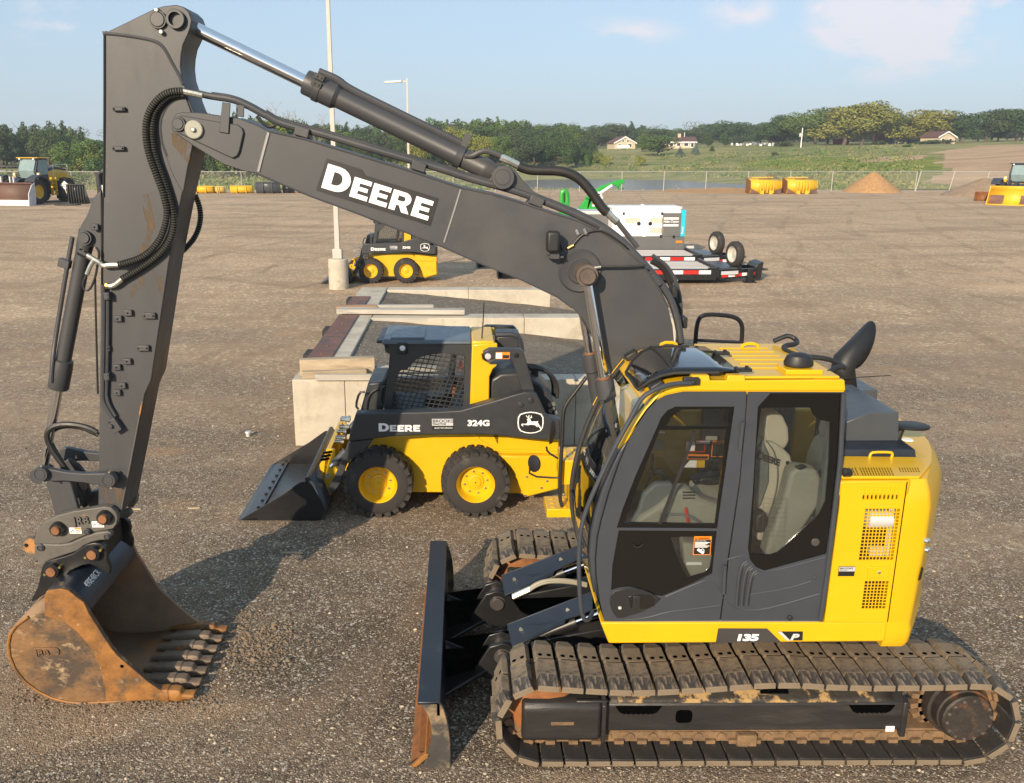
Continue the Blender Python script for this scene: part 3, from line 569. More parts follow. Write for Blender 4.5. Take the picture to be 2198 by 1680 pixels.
# ================================================================ buildings far off
def house(label, cxpx, dist, wd, dp, wall, roof, wallm, roofm, axis, wins, rz=0, chimney=False):
    X = CP.x+(cxpx-1004)/FPX*dist/1.02; Y = CP.y+dist; z = ground_z(X, Y)
    h = thing('house', label, 'house', (X, Y, z), rz); T = WM[h]; b = MB(); P = lambda x, y, zz: T @ V(x, y, zz)
    hx, hy = wd/2, dp/2
    b.hexa([P(-hx, -hy, -1.5), P(hx, -hy, -1.5), P(hx, hy, -1.5), P(-hx, hy, -1.5)], [P(-hx, -hy, wall), P(hx, -hy, wall), P(hx, hy, wall), P(-hx, hy, wall)])
    if axis == 'y': b.prism([P(-hx, -hy, wall), P(hx, -hy, wall), P(0, -hy, wall+roof)], T.to_3x3() @ V(0, dp, 0))
    else: b.prism([P(-hx, -hy, wall), P(-hx, hy, wall), P(-hx, 0, wall+roof)], T.to_3x3() @ V(wd, 0, 0))
    b.build('wall', wallm, h)
    e = .35; b = MB()
    for s in (-1, 1):
        if axis == 'y': q = [P(s*(hx+e), -hy-e, wall-e*roof/hx+.06), P(0, -hy-e, wall+roof+.06), P(0, hy+e, wall+roof+.06), P(s*(hx+e), hy+e, wall-e*roof/hx+.06)]
        else: q = [P(-hx-e, s*(hy+e), wall-e*roof/hy+.06), P(-hx-e, 0, wall+roof+.06), P(hx+e, 0, wall+roof+.06), P(hx+e, s*(hy+e), wall-e*roof/hy+.06)]
        b.prism(q, (0, 0, .16))
    b.build('roof', roofm, h)
    if axis == 'y':
        for s in (-1, 1): MB().prism([P(s*(hx+e), -hy-e-.03, wall-e*roof/hx-.12), P(0, -hy-e-.03, wall+roof-.12), P(0, -hy-e-.03, wall+roof+.22), P(s*(hx+e), -hy-e-.03, wall-e*roof/hx+.22)], T.to_3x3() @ V(0, -.06, 0)).build('fascia', 'white', h)
    else: MB().hexa([P(-hx-e, -hy-e-.05, wall-e*roof/hy-.15), P(hx+e, -hy-e-.05, wall-e*roof/hy-.15), P(hx+e, -hy-e, wall-e*roof/hy-.15), P(-hx-e, -hy-e, wall-e*roof/hy-.15)], [P(-hx-e, -hy-e-.05, wall-e*roof/hy+.2), P(hx+e, -hy-e-.05, wall-e*roof/hy+.2), P(hx+e, -hy-e, wall-e*roof/hy+.2), P(-hx-e, -hy-e, wall-e*roof/hy+.2)]).build('fascia', 'white', h)
    for x, zz, ww, hh in wins:
        f = MB().obox(P(x, -hy-.03, zz), T.to_3x3() @ V(ww/2+.14, 0, 0), T.to_3x3() @ V(0, .05, 0), V(0, 0, hh/2+.14)).build('window', 'white', h)
        MB().obox(P(x, -hy-.085, zz), T.to_3x3() @ V(ww/2, 0, 0), T.to_3x3() @ V(0, .02, 0), V(0, 0, hh/2)).build('pane', 'win', f)
    if chimney: MB().obox(P(0, 0, wall+roof+.3), V(.4, 0, 0), V(0, .4, 0), V(0, 0, .8)).build('chimney', 'siding', h)
    return h
house('tan house with a white-edged gable facing the yard', 1341, 262, 6.0, 7.5, 1.6, 1.6, 'siding', 'roof_brown', 'y', [(-1.5, .8, .9, .9), (1.4, .9, 1.0, .8), (-.6, 2.1, .5, .5), (.8, 2.1, .5, .5)], rz=.12)
house('long low tan house with a brown roof behind the broad tree', 1463, 262, 8.6, 6.5, 1.6, 1.2, 'siding', 'roof_brown', 'x', [(-2.4, .9, .9, .8), (-.4, .9, .9, .8), (1.7, .9, 1.1, .8), (3.4, .8, .7, 1.1)], rz=-.12, chimney=True)
house('pale farmhouse with a brown roof below the sunlit tree at right', 2010, 240, 5.5, 6, 1.7, 1.3, 'siding', 'roof_brown', 'y', [(-1.2, .9, .8, .8), (1.2, .9, .8, .8)], rz=.3)
house('dark red barn behind the big trees at right', 1902, 272, 7, 10, 3.2, 2.2, 'barn_red', 'roof_grey', 'y', [(0, 1.6, 1.2, 1.4)], rz=-.35)
house('grey farmhouse with a porch between the big trees at right', 1935, 268, 9, 8, 3.4, 1.6, 'roof_grey', 'roof_grey', 'x', [(-2, 1.7, 1, 1.3), (1.5, 1.7, 1, 1.3)], rz=0)
house('tiny red shed with a white roof under the big trees at right', 1806, 258, 3, 3, 1.5, .7, 'barn_red', 'white', 'y', [(0, 1.1, .8, .8)], rz=.2)
def far_pole(name, label, px, top, dist, r, m, extra=None):
    X = CP.x+(px-1004)/FPX*dist/1.02; Y = CP.y+dist; z = ground_z(X, Y); t = at(px, top, Y).z
    o = thing(name, label, 'pole', (X, Y, z)); MB().tube([V(X, Y, z-.2), V(X, Y, t)], [r, r*.75], 8).build('shaft', m, o)
    if extra == 'can': MB().cyl(V(X-.45, Y, t-2.2), V(X-.45, Y, t-1.3), .25, 10).build('transformer', 'galv', o)
    if extra == 'arm': MB().box(X-1.1, X+1.1, Y-.06, Y+.06, t-.7, t-.55).build('crossarm', 'wood_pole', o)
far_pole('utility_pole', 'white utility pole with a transformer standing in the meadow at right', 1722, 274, 235, .15, 'white', 'can')
far_pole('utility_pole', 'pale utility pole above the roof of the right tan house', 1474, 284, 285, .13, 'white')
far_pole('utility_pole', 'wooden utility pole right of the pale farmhouse', 2018, 271, 245, .2, 'wood_pole', 'arm')
far_pole('utility_pole', 'short wooden post pole next to the pale farmhouse', 2039, 288, 240, .14, 'wood_pole')
# propane tank and cemetery stones
p = on_hill(1338, 321); o = thing('gas_tank', 'white horizontal gas tank on the lawn before the left tan house', 'tank', p)
MB().lathe(p+V(-1.9, 0, .7), (1, 0, 0), [(0, .05), (.15, .4), (.5, .55), (3.3, .55), (3.65, .4), (3.8, .05)], 14).build('vessel', 'white', o)
for s in (-1.1, 1.1): MB().box(p.x+s-.15, p.x+s+.15, p.y-.4, p.y+.4, p.z-.3, p.z+.35).build('cradle', 'concrete', o)
for i in range(26):
    px = 1572+i*4.4+R.uniform(-1.5, 1.5); p = on_hill(px, 311+R.uniform(-1.5, 2.5)); hh = R.uniform(.45, .9)
    o = MB().py([(p.x-.35, p.z-.2), (p.x+.35, p.z-.2), (p.x+.35, p.z+hh*.8), (p.x+.2, p.z+hh), (p.x-.2, p.z+hh), (p.x-.35, p.z+hh*.8)], p.y, p.y+.2).build('gravestone', R.choice(['galv', 'galv', 'roof_grey', 'white'])); tag(o, 'small pale gravestone in the distant cemetery right of the houses', 'gravestone', 'gravestones of the distant cemetery')
# heaps
def heap(name, m, label, cx, cy, r, h, seed, stretch=1.0):
    rows = []
    for j in range(17):
        t = j/16; rr = r*t; zz = h*max(0, (1-t**1.12))
        rows.append([V(cx+math.cos(a)*rr*stretch*(1+.10*mnoise.noise(V(math.cos(a)*1.5, math.sin(a)*1.5, seed))), cy+math.sin(a)*rr*(1+.1*mnoise.noise(V(math.cos(a)*1.5, math.sin(a)*1.5, seed+9))), max(-.05, zz+h*.07*mnoise.noise(V(math.cos(a)*rr, math.sin(a)*rr, seed))*(1-t)-(.06 if j == 16 else 0))) for a in (2*math.pi*k/48 for k in range(49))])
    o = MB().sheet(rows).build(name, m, ang=70); return tag(o, label, 'pile')
heap('sand_pile', 'sand', 'tall cone-shaped pile of orange sand by the fence', gz(1894, 414).x, gz(1894, 414).y+2.4, 2.75, 2.05, 3, 1.05)
heap('dirt_pile', 'dirt_pile', 'brown dirt mound behind the wheel loader at the right edge', gz(2150, 423).x, gz(2150, 423).y+3, 3.4, 1.65, 8, 1.15)
heap('sand_spread', 'sand', 'low spread of orange sand left of the two yellow loader buckets', gz(1560, 411).x, gz(1560, 411).y+1, 5, .4, 5, 1.6)

# ================================================================ hazy air
hm = bpy.data.materials.new('haze_air'); hm.use_nodes = True; t = hm.node_tree; t.nodes.clear(); ho = t.nodes.new('ShaderNodeOutputMaterial'); hv = t.nodes.new('ShaderNodeVolumePrincipled')
hv.inputs['Color'].default_value = (.80, .88, 1, 1); hv.inputs['Density'].default_value = .00045; hv.inputs['Anisotropy'].default_value = .1; t.links.new(hv.outputs[0], ho.inputs['Volume']); MATS['haze_air'] = hm
stuff(MB().box(-1800, 1800, -75, 1750, -4, 75).build('haze', 'haze_air', flat=True))
# ================================================================ machine paints
YEL = (.66, .39, .003)
mat('yellow', YEL, .38, var=.04, vs=2, coat=.25, bump=.02, bs=160)
mat('arm_grey', (.046, .0475, .0525), .46, var=.10, vs=1.2, bump=.06, bs=120, col2=(.085, .08, .074), s2=.9, lo=.52, hi=.8)
mat('seam_grey', (.26, .255, .25), .5, metal=.3)
mat('arm_rust', (.050, .051, .055), .48, var=.10, vs=1.2, bump=.06, bs=120, col2=(.19, .115, .06), s2=2.4, lo=.60, hi=.70, stretch=(1.6, 1.6, .45))
mat('cab_grey', (.040, .046, .058), .42, var=.05, vs=2, bump=.03, bs=200)
mat('black_paint', (.012, .012, .013), .35, var=.2, vs=2, bump=.04, bs=80)
mat('blade_navy', (.016, .022, .034), .38, var=.25, vs=1.5, bump=.08, bs=50, col2=(.05, .055, .06), s2=3, lo=.60, hi=.75, col3=(.35, .33, .3), s3=9, lo3=.74, hi3=.78)
mat('hood_blue', (.055, .062, .072), .36, var=.05)
mat('rubber', (.022, .021, .020), .75, var=.25, vs=6, bump=.3, bs=60)
mat('hose', (.018, .017, .016), .5)
mat('hose_ring', (.40, .42, .38), .35, metal=.4)
mat('zinc', (.62, .60, .52), .28, metal=.85, var=.15, vs=12)
mat('chrome', (.85, .86, .88), .07, metal=1, var=.02)
mat('pin_steel', (.10, .09, .085), .4, metal=.5)
mat('rust_pin', (.20, .085, .035), .75, var=.25, vs=14, bump=.4)
mat('pad', (.190, .147, .100), .85, var=.3, vs=7, bump=.5, bs=55, col2=(.06, .05, .042), s2=6, lo=.54, hi=.70, col3=(.40, .31, .20), s3=16, lo3=.66, hi3=.8)
mat('pad_dark', (.030, .028, .027), .6, var=.3, vs=7, bump=.4, bs=55, col2=(.16, .12, .08), s2=9, lo=.55, hi=.72)
mat('pad_end', (.050, .045, .042), .6, var=.4, vs=9, bump=.4, bs=50, col2=(.26, .20, .135), s2=22, lo=.50, hi=.68, stretch=(3.0, .5, .5))
mat('plate_worn', (.055, .05, .046), .5, var=.3, vs=4, bump=.3, col2=(.26, .19, .11), s2=4, lo=.52, hi=.66, col3=(.2, .19, .17), s3=12, lo3=.66, hi3=.72)
mat('drive_dirty', (.030, .025, .022), .55, var=.35, vs=9, bump=.4, col2=(.17, .075, .03), s2=5, lo=.55, hi=.7, col3=(.3, .2, .1), s3=12, lo3=.64, hi3=.7)
mat('hole', (.002, .002, .002), 1, spec=0)
mat('chain', (.17, .105, .055), .85, var=.35, vs=14, bump=.6, bs=40, col2=(.20, .12, .055), s2=9, lo=.5, hi=.7)
mat('frame_black', (.022, .021, .021), .42, var=.3, vs=2, bump=.25, bs=40, col2=(.055, .05, .045), s2=2.2, lo=.55, hi=.75, stretch=(.5, 1, 2.5), col3=(.25, .22, .18), s3=7, lo3=.74, hi3=.78)
mat('frame_mud', (.03, .026, .022), .6, var=.3, vs=3, bump=.6, bs=25, col2=(.36, .235, .10), s2=7, lo=.50, hi=.57, r2=.95)
mat('rust_orange', (.24, .09, .025), .75, var=.25, vs=8, col2=(.13, .055, .02), s2=6, lo=.5, hi=.65)
mat('bucket_side', (.185, .098, .040), .7, var=.35, vs=4, bump=.6, bs=30, col2=(.060, .042, .030), s2=2.3, lo=.43, hi=.56, col3=(.36, .25, .14), s3=6, lo3=.55, hi3=.66, stretch=(1, 1, 1.3))
mat('bucket_edge', (.25, .108, .024), .62, var=.4, vs=6, bump=.5, bs=30, col2=(.085, .055, .03), s2=4, lo=.50, hi=.64, col3=(.38, .27, .15), s3=14, lo3=.64, hi3=.74)
mat('bucket_in', (.25, .16, .095), .75, var=.35, vs=2.5, bump=.4, bs=30, col2=(.36, .14, .04), s2=2.0, lo=.52, hi=.7)
mat('tooth', (.15, .105, .068), .55, var=.3, vs=8, bump=.4, bs=30, col2=(.32, .15, .05), s2=7, lo=.58, hi=.72)
mat('coupler', (.10, .092, .08), .5, var=.15, vs=4, bump=.3, bs=50, col2=(.40, .19, .06), s2=3.2, lo=.60, hi=.68)
mat('gloss_black', (.006, .006, .007), .06, var=.05, coat=.6)
mat('frit', (.006, .006, .006), .16, var=.05)
mat('seat_cloth', (.55, .50, .39), .9, var=.06, bump=.15, bs=200); mat('seat_grey', (.16, .17, .16), .9); mat('trim_beige', (.30, .30, .25), .6, var=.04); mat('trim_grey', (.14, .155, .16), .55)
mat('plastic', (.014, .014, .015), .5, var=.1); mat('red', (.65, .02, .015), .4); mat('orange', (.85, .23, .01), .5); mat('white_print', (.86, .86, .85), .4, var=.01); mat('black_print', (.012, .012, .013), .45)
mat('print_grey', (.045, .042, .042), .45); mat('silver_print', (.48, .49, .52), .35); mat('blue', (.02, .16, .5), .5); mat('brass', (.45, .34, .12), .35, metal=.8); mat('lamp_glass', (.75, .77, .8), .15); mat('pin_brown', (.10, .075, .06), .55, var=.3, vs=10, bump=.3)
mat('mud', (.19, .14, .095), .95, var=.25, vs=12, bump=1, bs=25)
mat('hydr_hose', (.27, .25, .19), .45, var=.1)
glassmat('glass_dark', (.78, .80, .80), .035); glassmat('glass_clear', (.93, .96, .95), .03)
fa = frame(0, 0, 940, 2193); fb = frame(0, 720, 940, 2193); fc = frame(0, 1440, 940, 2193); fq = frame(0, 1850, 940, 1974)
fd = frame(940, 0, 940, 2193); fe = frame(1880, 300, 940, 2193); fg = frame(1960, 1100, 1580, 2042); fh = frame(1740, 2160, 2006, 2198)
fk = frame(1400, 1900, 940, 1645); f1 = frame(2040, 1200, 700, 1680); f2 = frame(2980, 1180, 560, 1680); f3 = frame(2980, 1700, 560, 1344); f4 = frame(2100, 1850, 700, 2138)
fm = frame(1700, 580, 720, 2198); fD = lambda x, y: (x, y); f5 = frame(1700, 1850, 500, 1680); fs = frame(1100, 780, 940, 2198)
def P(fr, x, y, Y): return at(*fr(x, y), Y)
def O(fr, pts, Y): return xz(tr(fr, pts, Y))
# ================================================================ excavator
EX = thing('excavator', 'large tracked excavator with grey boom, yellow body and rusty bucket', 'excavator', (1.44, 1.29, 0))
# ---- tracks
XI, XS, ZC, RT = -.02, 2.90, .335, .272
def loop_pts():
    top = [(XS, ZC+RT), (2.45, .598), (2.0, .60), (1.55, .632), (1.1, .592), (.6, .565), (.2, .59), (XI, ZC+RT)]
    out = []
    for k in range(61): out.append((XS-(XS-XI)*k/60*0, 0)) if False else None
    out = [None]
    out = [(XS+RT*math.cos(a), ZC+RT*math.sin(a)) for a in (rad(-90+180*k/24) for k in range(25))]
    tp = smooth([V(x, 0, z) for x, z in top], 3); out += [(p.x, p.z) for p in tp[1:-1]]
    out += [(XI+RT*math.cos(a), ZC+RT*math.sin(a)) for a in (rad(90+180*k/24) for k in range(25))]
    return out+[(XI+(XS-XI)*k/40, ZC-RT) for k in range(1, 40)]
LP = loop_pts()
def along(n, off=0):
    P_ = LP+[LP[0]]; ls = [math.dist(a, b) for a, b in zip(P_, P_[1:])]; T = sum(ls); out = []
    for k in range(n):
        s = (k+off)/n*T; i = 0
        while s > ls[i]: s -= ls[i]; i += 1
        u = s/ls[i]; a, b = P_[i], P_[i+1]; d = V(b[0]-a[0], 0, b[1]-a[1]).normalized(); out.append((V(a[0]+(b[0]-a[0])*u, 0, a[1]+(b[1]-a[1])*u), d))
    return out, T
NSH = 47
cen, TL = along(NSH, .3); PIT = TL/NSH
hu = PIT*.452
sb = MB()
sb.cur = 2; sb.box(-hu*.98, hu*.98, .008, .592, -.004, .0143); sb.cur = 0
def pad(y0, y1, yt0, yt1, h, ht0, ht1, c0, c1, ins=.013):
    # body with sloped ends; c0,c1 narrow the end corners
    q = [(y0, ht0, hu-c0), (yt0, h, hu-ins), (yt1, h, hu-ins), (y1, ht1, hu-c1)]
    for si, ((a, ha, wa), (b_, hb, wb)) in enumerate(zip(q, q[1:])):
        sb.cur = 3 if (si == 0 and y0 == 0) else 0
        lo = .0145; wl0, wl1 = min(hu, wa+ins), min(hu, wb+ins)
        sb.hexa([(-wl0, a, lo), (wl0, a, lo), (wl1, b_, lo), (-wl1, b_, lo)], [(-wa, a, ha), (wa, a, ha), (wb, b_, hb), (-wb, b_, hb)])
pad(0, .292, .110, .286, .068, .042, .066, .004, .010); pad(.322, .60, .326, .49, .054, .052, .026, .010, .036)
sb.cur = 0; sb.hexa([(-hu, -.006, .002), (hu, -.006, .002), (hu, .002, .002), (-hu, .002, .002)], [(-hu*.97, -.006, .040), (hu*.97, -.006, .040), (hu*.97, .002, .044), (-hu*.97, .002, .044)])
sb.cur = 1
for s in (-1, 1): sb.cyl((s*.031, .362, .045), (s*.031, .362, .0558), .0165, 12)
sm = sb.build('track_shoe', ['pad', 'hole', 'pad_dark', 'pad_end'], None, bev=.006, seg=1); shoe_me = sm.data; bpy.data.objects.remove(sm)
# mirrored shoe for the far track uses the same pad
for side, y0 in (('near', 0.0), ('far', 1.99)):
    cb = MB()
    for p, d in along(NSH, .3)[0]:
        nrm = V(-d.z, 0, d.x)*-1; yy = y0+.3
        for s in (-1, 1): cb.obox(p+V(0, yy+s*.085, 0)-nrm*.045, d*PIT*.47, V(0, .02, 0), nrm*.036); cb.obox(p+V(0, yy+s*.115, 0)-nrm*.02, d*PIT*.2, V(0, .02, 0), nrm*.014)
        cb.cyl(p+V(0, yy-.118, 0)-nrm*.05+d*PIT*.5, p+V(0, yy+.118, 0)-nrm*.05+d*PIT*.5, .030, 10)
    cb.box(XI, XS, y0+.205, y0+.39, .07, .162)
    tk = cb.build('track_chain', 'chain', EX)
    for p, d in cen:
        nrm = V(d.z, 0, -d.x)
        o = bpy.data.objects.new('track_shoe', shoe_me); COL.objects.link(o); o.parent = tk
        M = Matrix((( d.x, 0, nrm.x, p.x), (0, 1, 0, y0), (d.z, 0, nrm.z, p.z), (0, 0, 0, 1)))
        jit = Matrix.Rotation(random.uniform(-.02, .02), 4, 'Y')
        M = M @ jit
        o.matrix_local = WM[EX].inverted() @ M
        b = o.modifiers.new('b', 'BEVEL'); b.width = .007; b.segments = 2; b.limit_method = 'ANGLE'; b.angle_limit = rad(40)
    # side frame
    b = MB(); fy = y0+.17 if side == 'near' else y0+.17; by = y0+.46
    x0, x1 = .42, 2.52
    prof = [(fy, .172), (fy, .385), (fy+.17, .50), (by-.05, .50), (by, .40), (by, .172)]
    b.px(prof, x0, x1); fr_ = b.build('track_frame', 'frame_black', EX, bev=.012)
    b = MB(); b.sheet([[V(x0+.02+k*.1, fy+.006+.166*j/6, .3885+.115*j/6+.004) for k in range(21)] for j in range(7)]); b.build('mud_cake', 'frame_mud', fr_, solid=.006)
    # idler housing in front
    b = MB(); b.px([(fy-.055, .13), (fy-.055, .40), (fy-.01, .44), (by, .44), (by, .13)], -.15, .40); hs_ = b.build('idler_cover', 'frame_black', EX, bev=.03, seg=3)
    MB().px([(fy-.065, .12), (fy-.065, .415), (fy-.01, .46), (by, .46), (by, .12)], .40, .43).build('cover_flange', 'frame_black', hs_, bev=.006)
    MB().box(.05, .21, fy-.058, fy-.05, .262, .288).build('cover_slot', 'chain', hs_, bev=.008)
    MB().box(.22, .44, fy-.045, fy-.01, .425, .447).build('cover_rib', 'frame_black', hs_, bev=.01)
    b = MB(); b.lathe((XI, y0+.17, ZC), (0, 1, 0), [(0, .12), (.02, .20), (.06, .24), (.10, .20), (.16, .20), (.20, .24), (.24, .20), (.26, .1)], 36); b.build('idler', 'rust_orange', EX)
    # rollers
    for k in range(7):
        x = .52+k*.325; b = MB(); b.lathe((x, y0+.20, .15), (0, 1, 0), [(0, .02), (.01, .04), (.03, .06), (.06, .07), (.16, .07), (.2, .06), (.22, .03)], 16); b.build('track_roller', 'chain', EX)
    MB().lathe((1.5, y0+.2, .515), (0, 1, 0), [(0, .02), (.01, .05), (.2, .055), (.21, .02)], 16).build('carrier_roller', 'frame_black', EX)
    b = MB(); b.box(1.36, 1.50, fy-.03, fy+.03, .055, .15); b.build('track_guide', 'chain', EX, bev=.01)
    # sprocket and final drive
    b = MB()
    for k in range(21):
        a = 2*math.pi*k/21
        b.obox((XS+.245*math.cos(a), y0+.3, ZC+.245*math.sin(a)), V(math.cos(a), 0, math.sin(a))*.045, V(0, .03, 0), V(-math.sin(a), 0, math.cos(a))*.018)
    b.lathe((XS, y0+.27, ZC), (0, 1, 0), [(0, .1), (0, .24), (.06, .24), (.06, .1)], 42); b.build('sprocket', 'chain', EX)
    b = MB(); b.lathe((XS, y0+.06, ZC), (0, 1, 0), [(0, .02), (0, .165), (.012, .176), (.05, .178), (.055, .19), (.13, .192), (.135, .215), (.21, .218), (.22, .1)], 40); fdv = b.build('final_drive', 'drive_dirty', EX)
    b = MB()
    for k in range(14): a = 2*math.pi*(k+.3)/14; b = MB(); b.cyl((XS+.15*math.cos(a), y0+.048, ZC+.15*math.sin(a)), (XS+.15*math.cos(a), y0+.06, ZC+.15*math.sin(a)), .012, 6); b.build('cover_bolt', 'pin_brown', fdv)
    MB().box(2.50, 2.54, fy-.012, by, .12, .40).build('drive_flange', 'frame_black', EX, bev=.01)
# details of the near frame
b = MB(); b.pz(rrect(1.24, 1.44, -.035, .035, .03), 0, .01)
FY = .17
def oval(x, z, w_, h_, r): return MB().py(rrect(x-w_/2, x+w_/2, z-h_/2, z+h_/2, r), FY-.004, FY+.02)
oval(.98, .29, .115, .10, .03).build('frame_hole', 'hole', EX)
b = MB(); b.obox((1.62, FY+.105, .462), (.10, 0, 0), (0, .05, .034), V(0, -.034, .05).normalized()*.008); b.build('frame_hole', 'hole', EX, bev=.005)
for x in (.66, 2.28):
    b = MB(); b.py([(x-.16, .375), (x-.13, .33), (x-.1, .315), (x+.1, .315), (x+.13, .33), (x+.16, .375)], FY-.01, FY+.01); st_ = b.build('frame_step', 'hole', EX)
    b = MB()
    for k in range(6): b.box(x-.09+k*.034, x-.078+k*.034, FY-.018, FY-.008, .305, .322)
    b.build('step_tread', 'frame_black', st_)
MB().box(2.40, 2.46, FY-.006, FY, .165, .205).build('frame_decal', 'white_print', EX)
# centre frame between the tracks
b = MB(); b.box(.9, 2.0, .6, 2.0, .42, .72); b.box(1.0, 1.9, .3, 2.3, .40, .52); b.lathe((1.44, 1.29, .7), (0, 0, 1), [(0, .55), (.15, .55)], 40); b.build('centre_frame', 'frame_black', EX, bev=.02)
b = MB(); b.lathe((1.44, 1.29, .80), (0, 0, 1), [(0, .5), (.12, .5)], 40); b.build('swing_bearing', 'pin_steel', EX)
# ---- dozer blade
Yb0, Yb1 = .02, 2.57
bl = O(fk, [(228, 1178), (360, 1168), (388, 1215), (420, 1330), (434, 1450), (433, 1592), (235, 1622), (182, 1628)], Yb0)
zt = bl[0][1]; xf = bl[0][0]; xr = bl[1][0]; xb = bl[7][0]; xrr = bl[5][0]
moldin = [(xf, zt-.01), (xf+.10, zt-.12), (xf+.14, zt-.24), (xf+.10, zt-.40), (xf+.0, max(.1, zt-.52)), (xb+.10, .10), (xb, .012)]
moldout = [(xb+.02, .0), (xrr-.10, .03), (xrr-.05, .12), (xrr-.05, zt-.30), (xrr-.08, zt-.16), (xr, zt-.02), (xr-.01, zt)]
b = MB(); b.py(moldin+moldout, Yb0+.03, Yb1-.03); BL = b.build('dozer_blade', 'blade_navy', EX, ang=25)
b = MB(); b.py([(xf-.006, zt-.012), (xf-.006, zt+.012), (xr+.01, zt+.010), (xr+.012, zt-.10), (xr-.02, zt-.10), (xr-.02, zt-.012)], Yb0+.0, Yb1-.01); b.build('blade_cap', 'blade_navy', BL, bev=.006)
mi = moldin; b = MB()
b.sheet([[V(x-.004, y, z+.003) for x, z in mi[1:]] for y in (Yb0+.035, Yb1-.035)]); b.build('moldboard_face', 'rust_orange', BL, ang=50)
MB().py([(xb+.10, .11), (xb, .004), (xb+.035, .002), (xb+.14, .10)], Yb0-.0, Yb1).build('cutting_edge', 'bucket_edge', BL, bev=.004)
for y in (Yb0, Yb1-.035):
    e = O(fk, [(232, 1178), (262, 1212), (290, 1255), (308, 1310), (314, 1370), (306, 1430), (290, 1500), (262, 1570), (232, 1618), (300, 1612), (433, 1594), (436, 1520), (434, 1450), (428, 1390), (420, 1330), (406, 1270), (390, 1218), (372, 1184), (356, 1170)], Yb0)
    MB().py(e, y, y+.035).build('end_plate', 'plate_worn', BL, bev=.006)
# push arms, brackets and lift cylinders with their cover plates
for yc, pin_, cov in ((.97, (765, 858), [(797, 672), (1345, 462), (1345, 575), (1170, 640), (1168, 665), (830, 815)]), (1.72, (733, 520), [(760, 358), (1300, 150), (1300, 230), (1100, 330), (1090, 355), (782, 487)])):
    pc = P(fk, *pin_, yc-.06)
    b = MB()
    b.py([(xrr-.06, .10), (xrr-.05, .36), (xrr+.25, .22), (pc.x+.1, .20), (.9, .42), (.9, .62), (pc.x+.15, .42), (pc.x-.08, .36), (xrr+.2, .16)], yc-.07, yc+.07)
    b.hexa([(xrr-.05, yc-.28, .09), (xrr-.05, yc+.28, .09), (xrr+.35, yc+.07, .20), (xrr+.35, yc-.07, .20)], [(xrr-.05, yc-.28, .12), (xrr-.05, yc+.28, .12), (xrr+.35, yc+.07, .24), (xrr+.35, yc-.07, .24)])
    pa = b.build('push_arm', 'black_paint', EX, bev=.012)
    b = MB()
    for s in (-1, 1): b.py([(pc.x-.24, pc.z-.17), (pc.x-.16, pc.z-.02), (pc.x-.10, pc.z+.085), (pc.x, pc.z+.115), (pc.x+.10, pc.z+.075), (pc.x+.2, pc.z-.08), (pc.x+.34, pc.z-.16), (pc.x+.1, pc.z-.24)], yc+s*.085-.018, yc+s*.085+.018)
    b.build('pin_bracket', 'black_paint', pa, bev=.008)
    b = MB(); b.lathe((pc.x, yc-.135, pc.z), (0, 1, 0), [(0, .02), (0, .05), (.006, .056), (.03, .056), (.03, .066), (.24, .066)], 22); b.build('arm_pin', 'pin_steel', pa)
    cp = [P(fk, x, y, yc+(.06 if i < 2 else -.12)) for i, (x, y) in enumerate(cov)]
    dx = (cp[1]-cp[0]).normalized()
    CV = MB().prism(cp, V(0, .008, -.014))
    t0, t1 = cp[0], cp[1]; CV.hexa([t0, t1, t1+V(0, .02, -.10), t0+V(0, .02, -.10)], [t0+V(0, .014, 0), t1+V(0, .014, 0), t1+V(0, .034, -.10), t0+V(0, .034, -.10)])
    cvo = CV.build('cylinder_cover', 'hood_blue' if False else 'blade_navy', EX, bev=.004)
    b = MB()
    for u, vv in ((.14, .42), (.70, .42)):
        q = t0.lerp(t1, u).lerp(cp[-1].lerp(cp[2], u), vv); b = MB(); b.cyl(q, q+V(0, -.012, 0), .016, 8); b.build('cover_bolt', 'zinc', cvo)
    a0 = pc+V(0, .06, 0); a1 = V(cp[1].x+.15, yc, cp[1].z-.1); dd = (a1-a0).normalized()
    MB().cyl(a0+dd*.55, a1, .035, 16).build('cylinder_rod', 'chrome', EX)
    MB().cyl(a0, a0+dd*.62, .058, 18).build('blade_cylinder', 'black_paint', EX)
hp = [(800, 1010), (880, 955), (980, 920), (1100, 905), (1300, 915), (1500, 960)]
for s in (0, .045):
    MB().tube(smooth([P(f5, x, y+s*500, 1.52)+V(0, 0, 0) for x, y in hp]), .0155, 8).build('hydraulic_hose', 'hydr_hose', EX)
    MB().cyl(P(f5, 590, 1105+s*500, 1.52), P(f5, 800, 1010+s*500, 1.52), .02, 8).build('hose_fitting', 'zinc', EX)
# ---- platform, engine bay, counterweight
b = MB(); b.py(O(fg, [(305, 1520), (1665, 1520), (1650, 1612), (345, 1621)], .05), .05, 1.0); SK = b.build('side_skirt', 'yellow', EX, bev=.012, seg=3)
b = MB(); b.box(.45, 2.3, .4, 2.35, .86, 1.07); b.build('swing_platform', 'frame_black', EX, bev=.02)
b = MB(); b.py(O(fg, [(862, 1547), (1093, 1548), (1160, 1613), (850, 1615)], .05), .0455, .048); b.build('model_panel', 'print_grey', SK)
pa = at(*fg(938, 1606), .05); U_, V_ = V(1, 0, 0), V(0, 0, 1)
text('135', 'model_number', 'white_print', SK, ((pa.x, .044, pa.z+.004), U_, V_), .064, .003, bold=.0028, sx=1.75, shear=.1, sp=.9)
b = MB(); b.py(O(fg, [(1142, 1562), (1262, 1562), (1260, 1604), (1196, 1604)], .05), .0455, .048); b.build('trim_badge', 'black_print', SK)
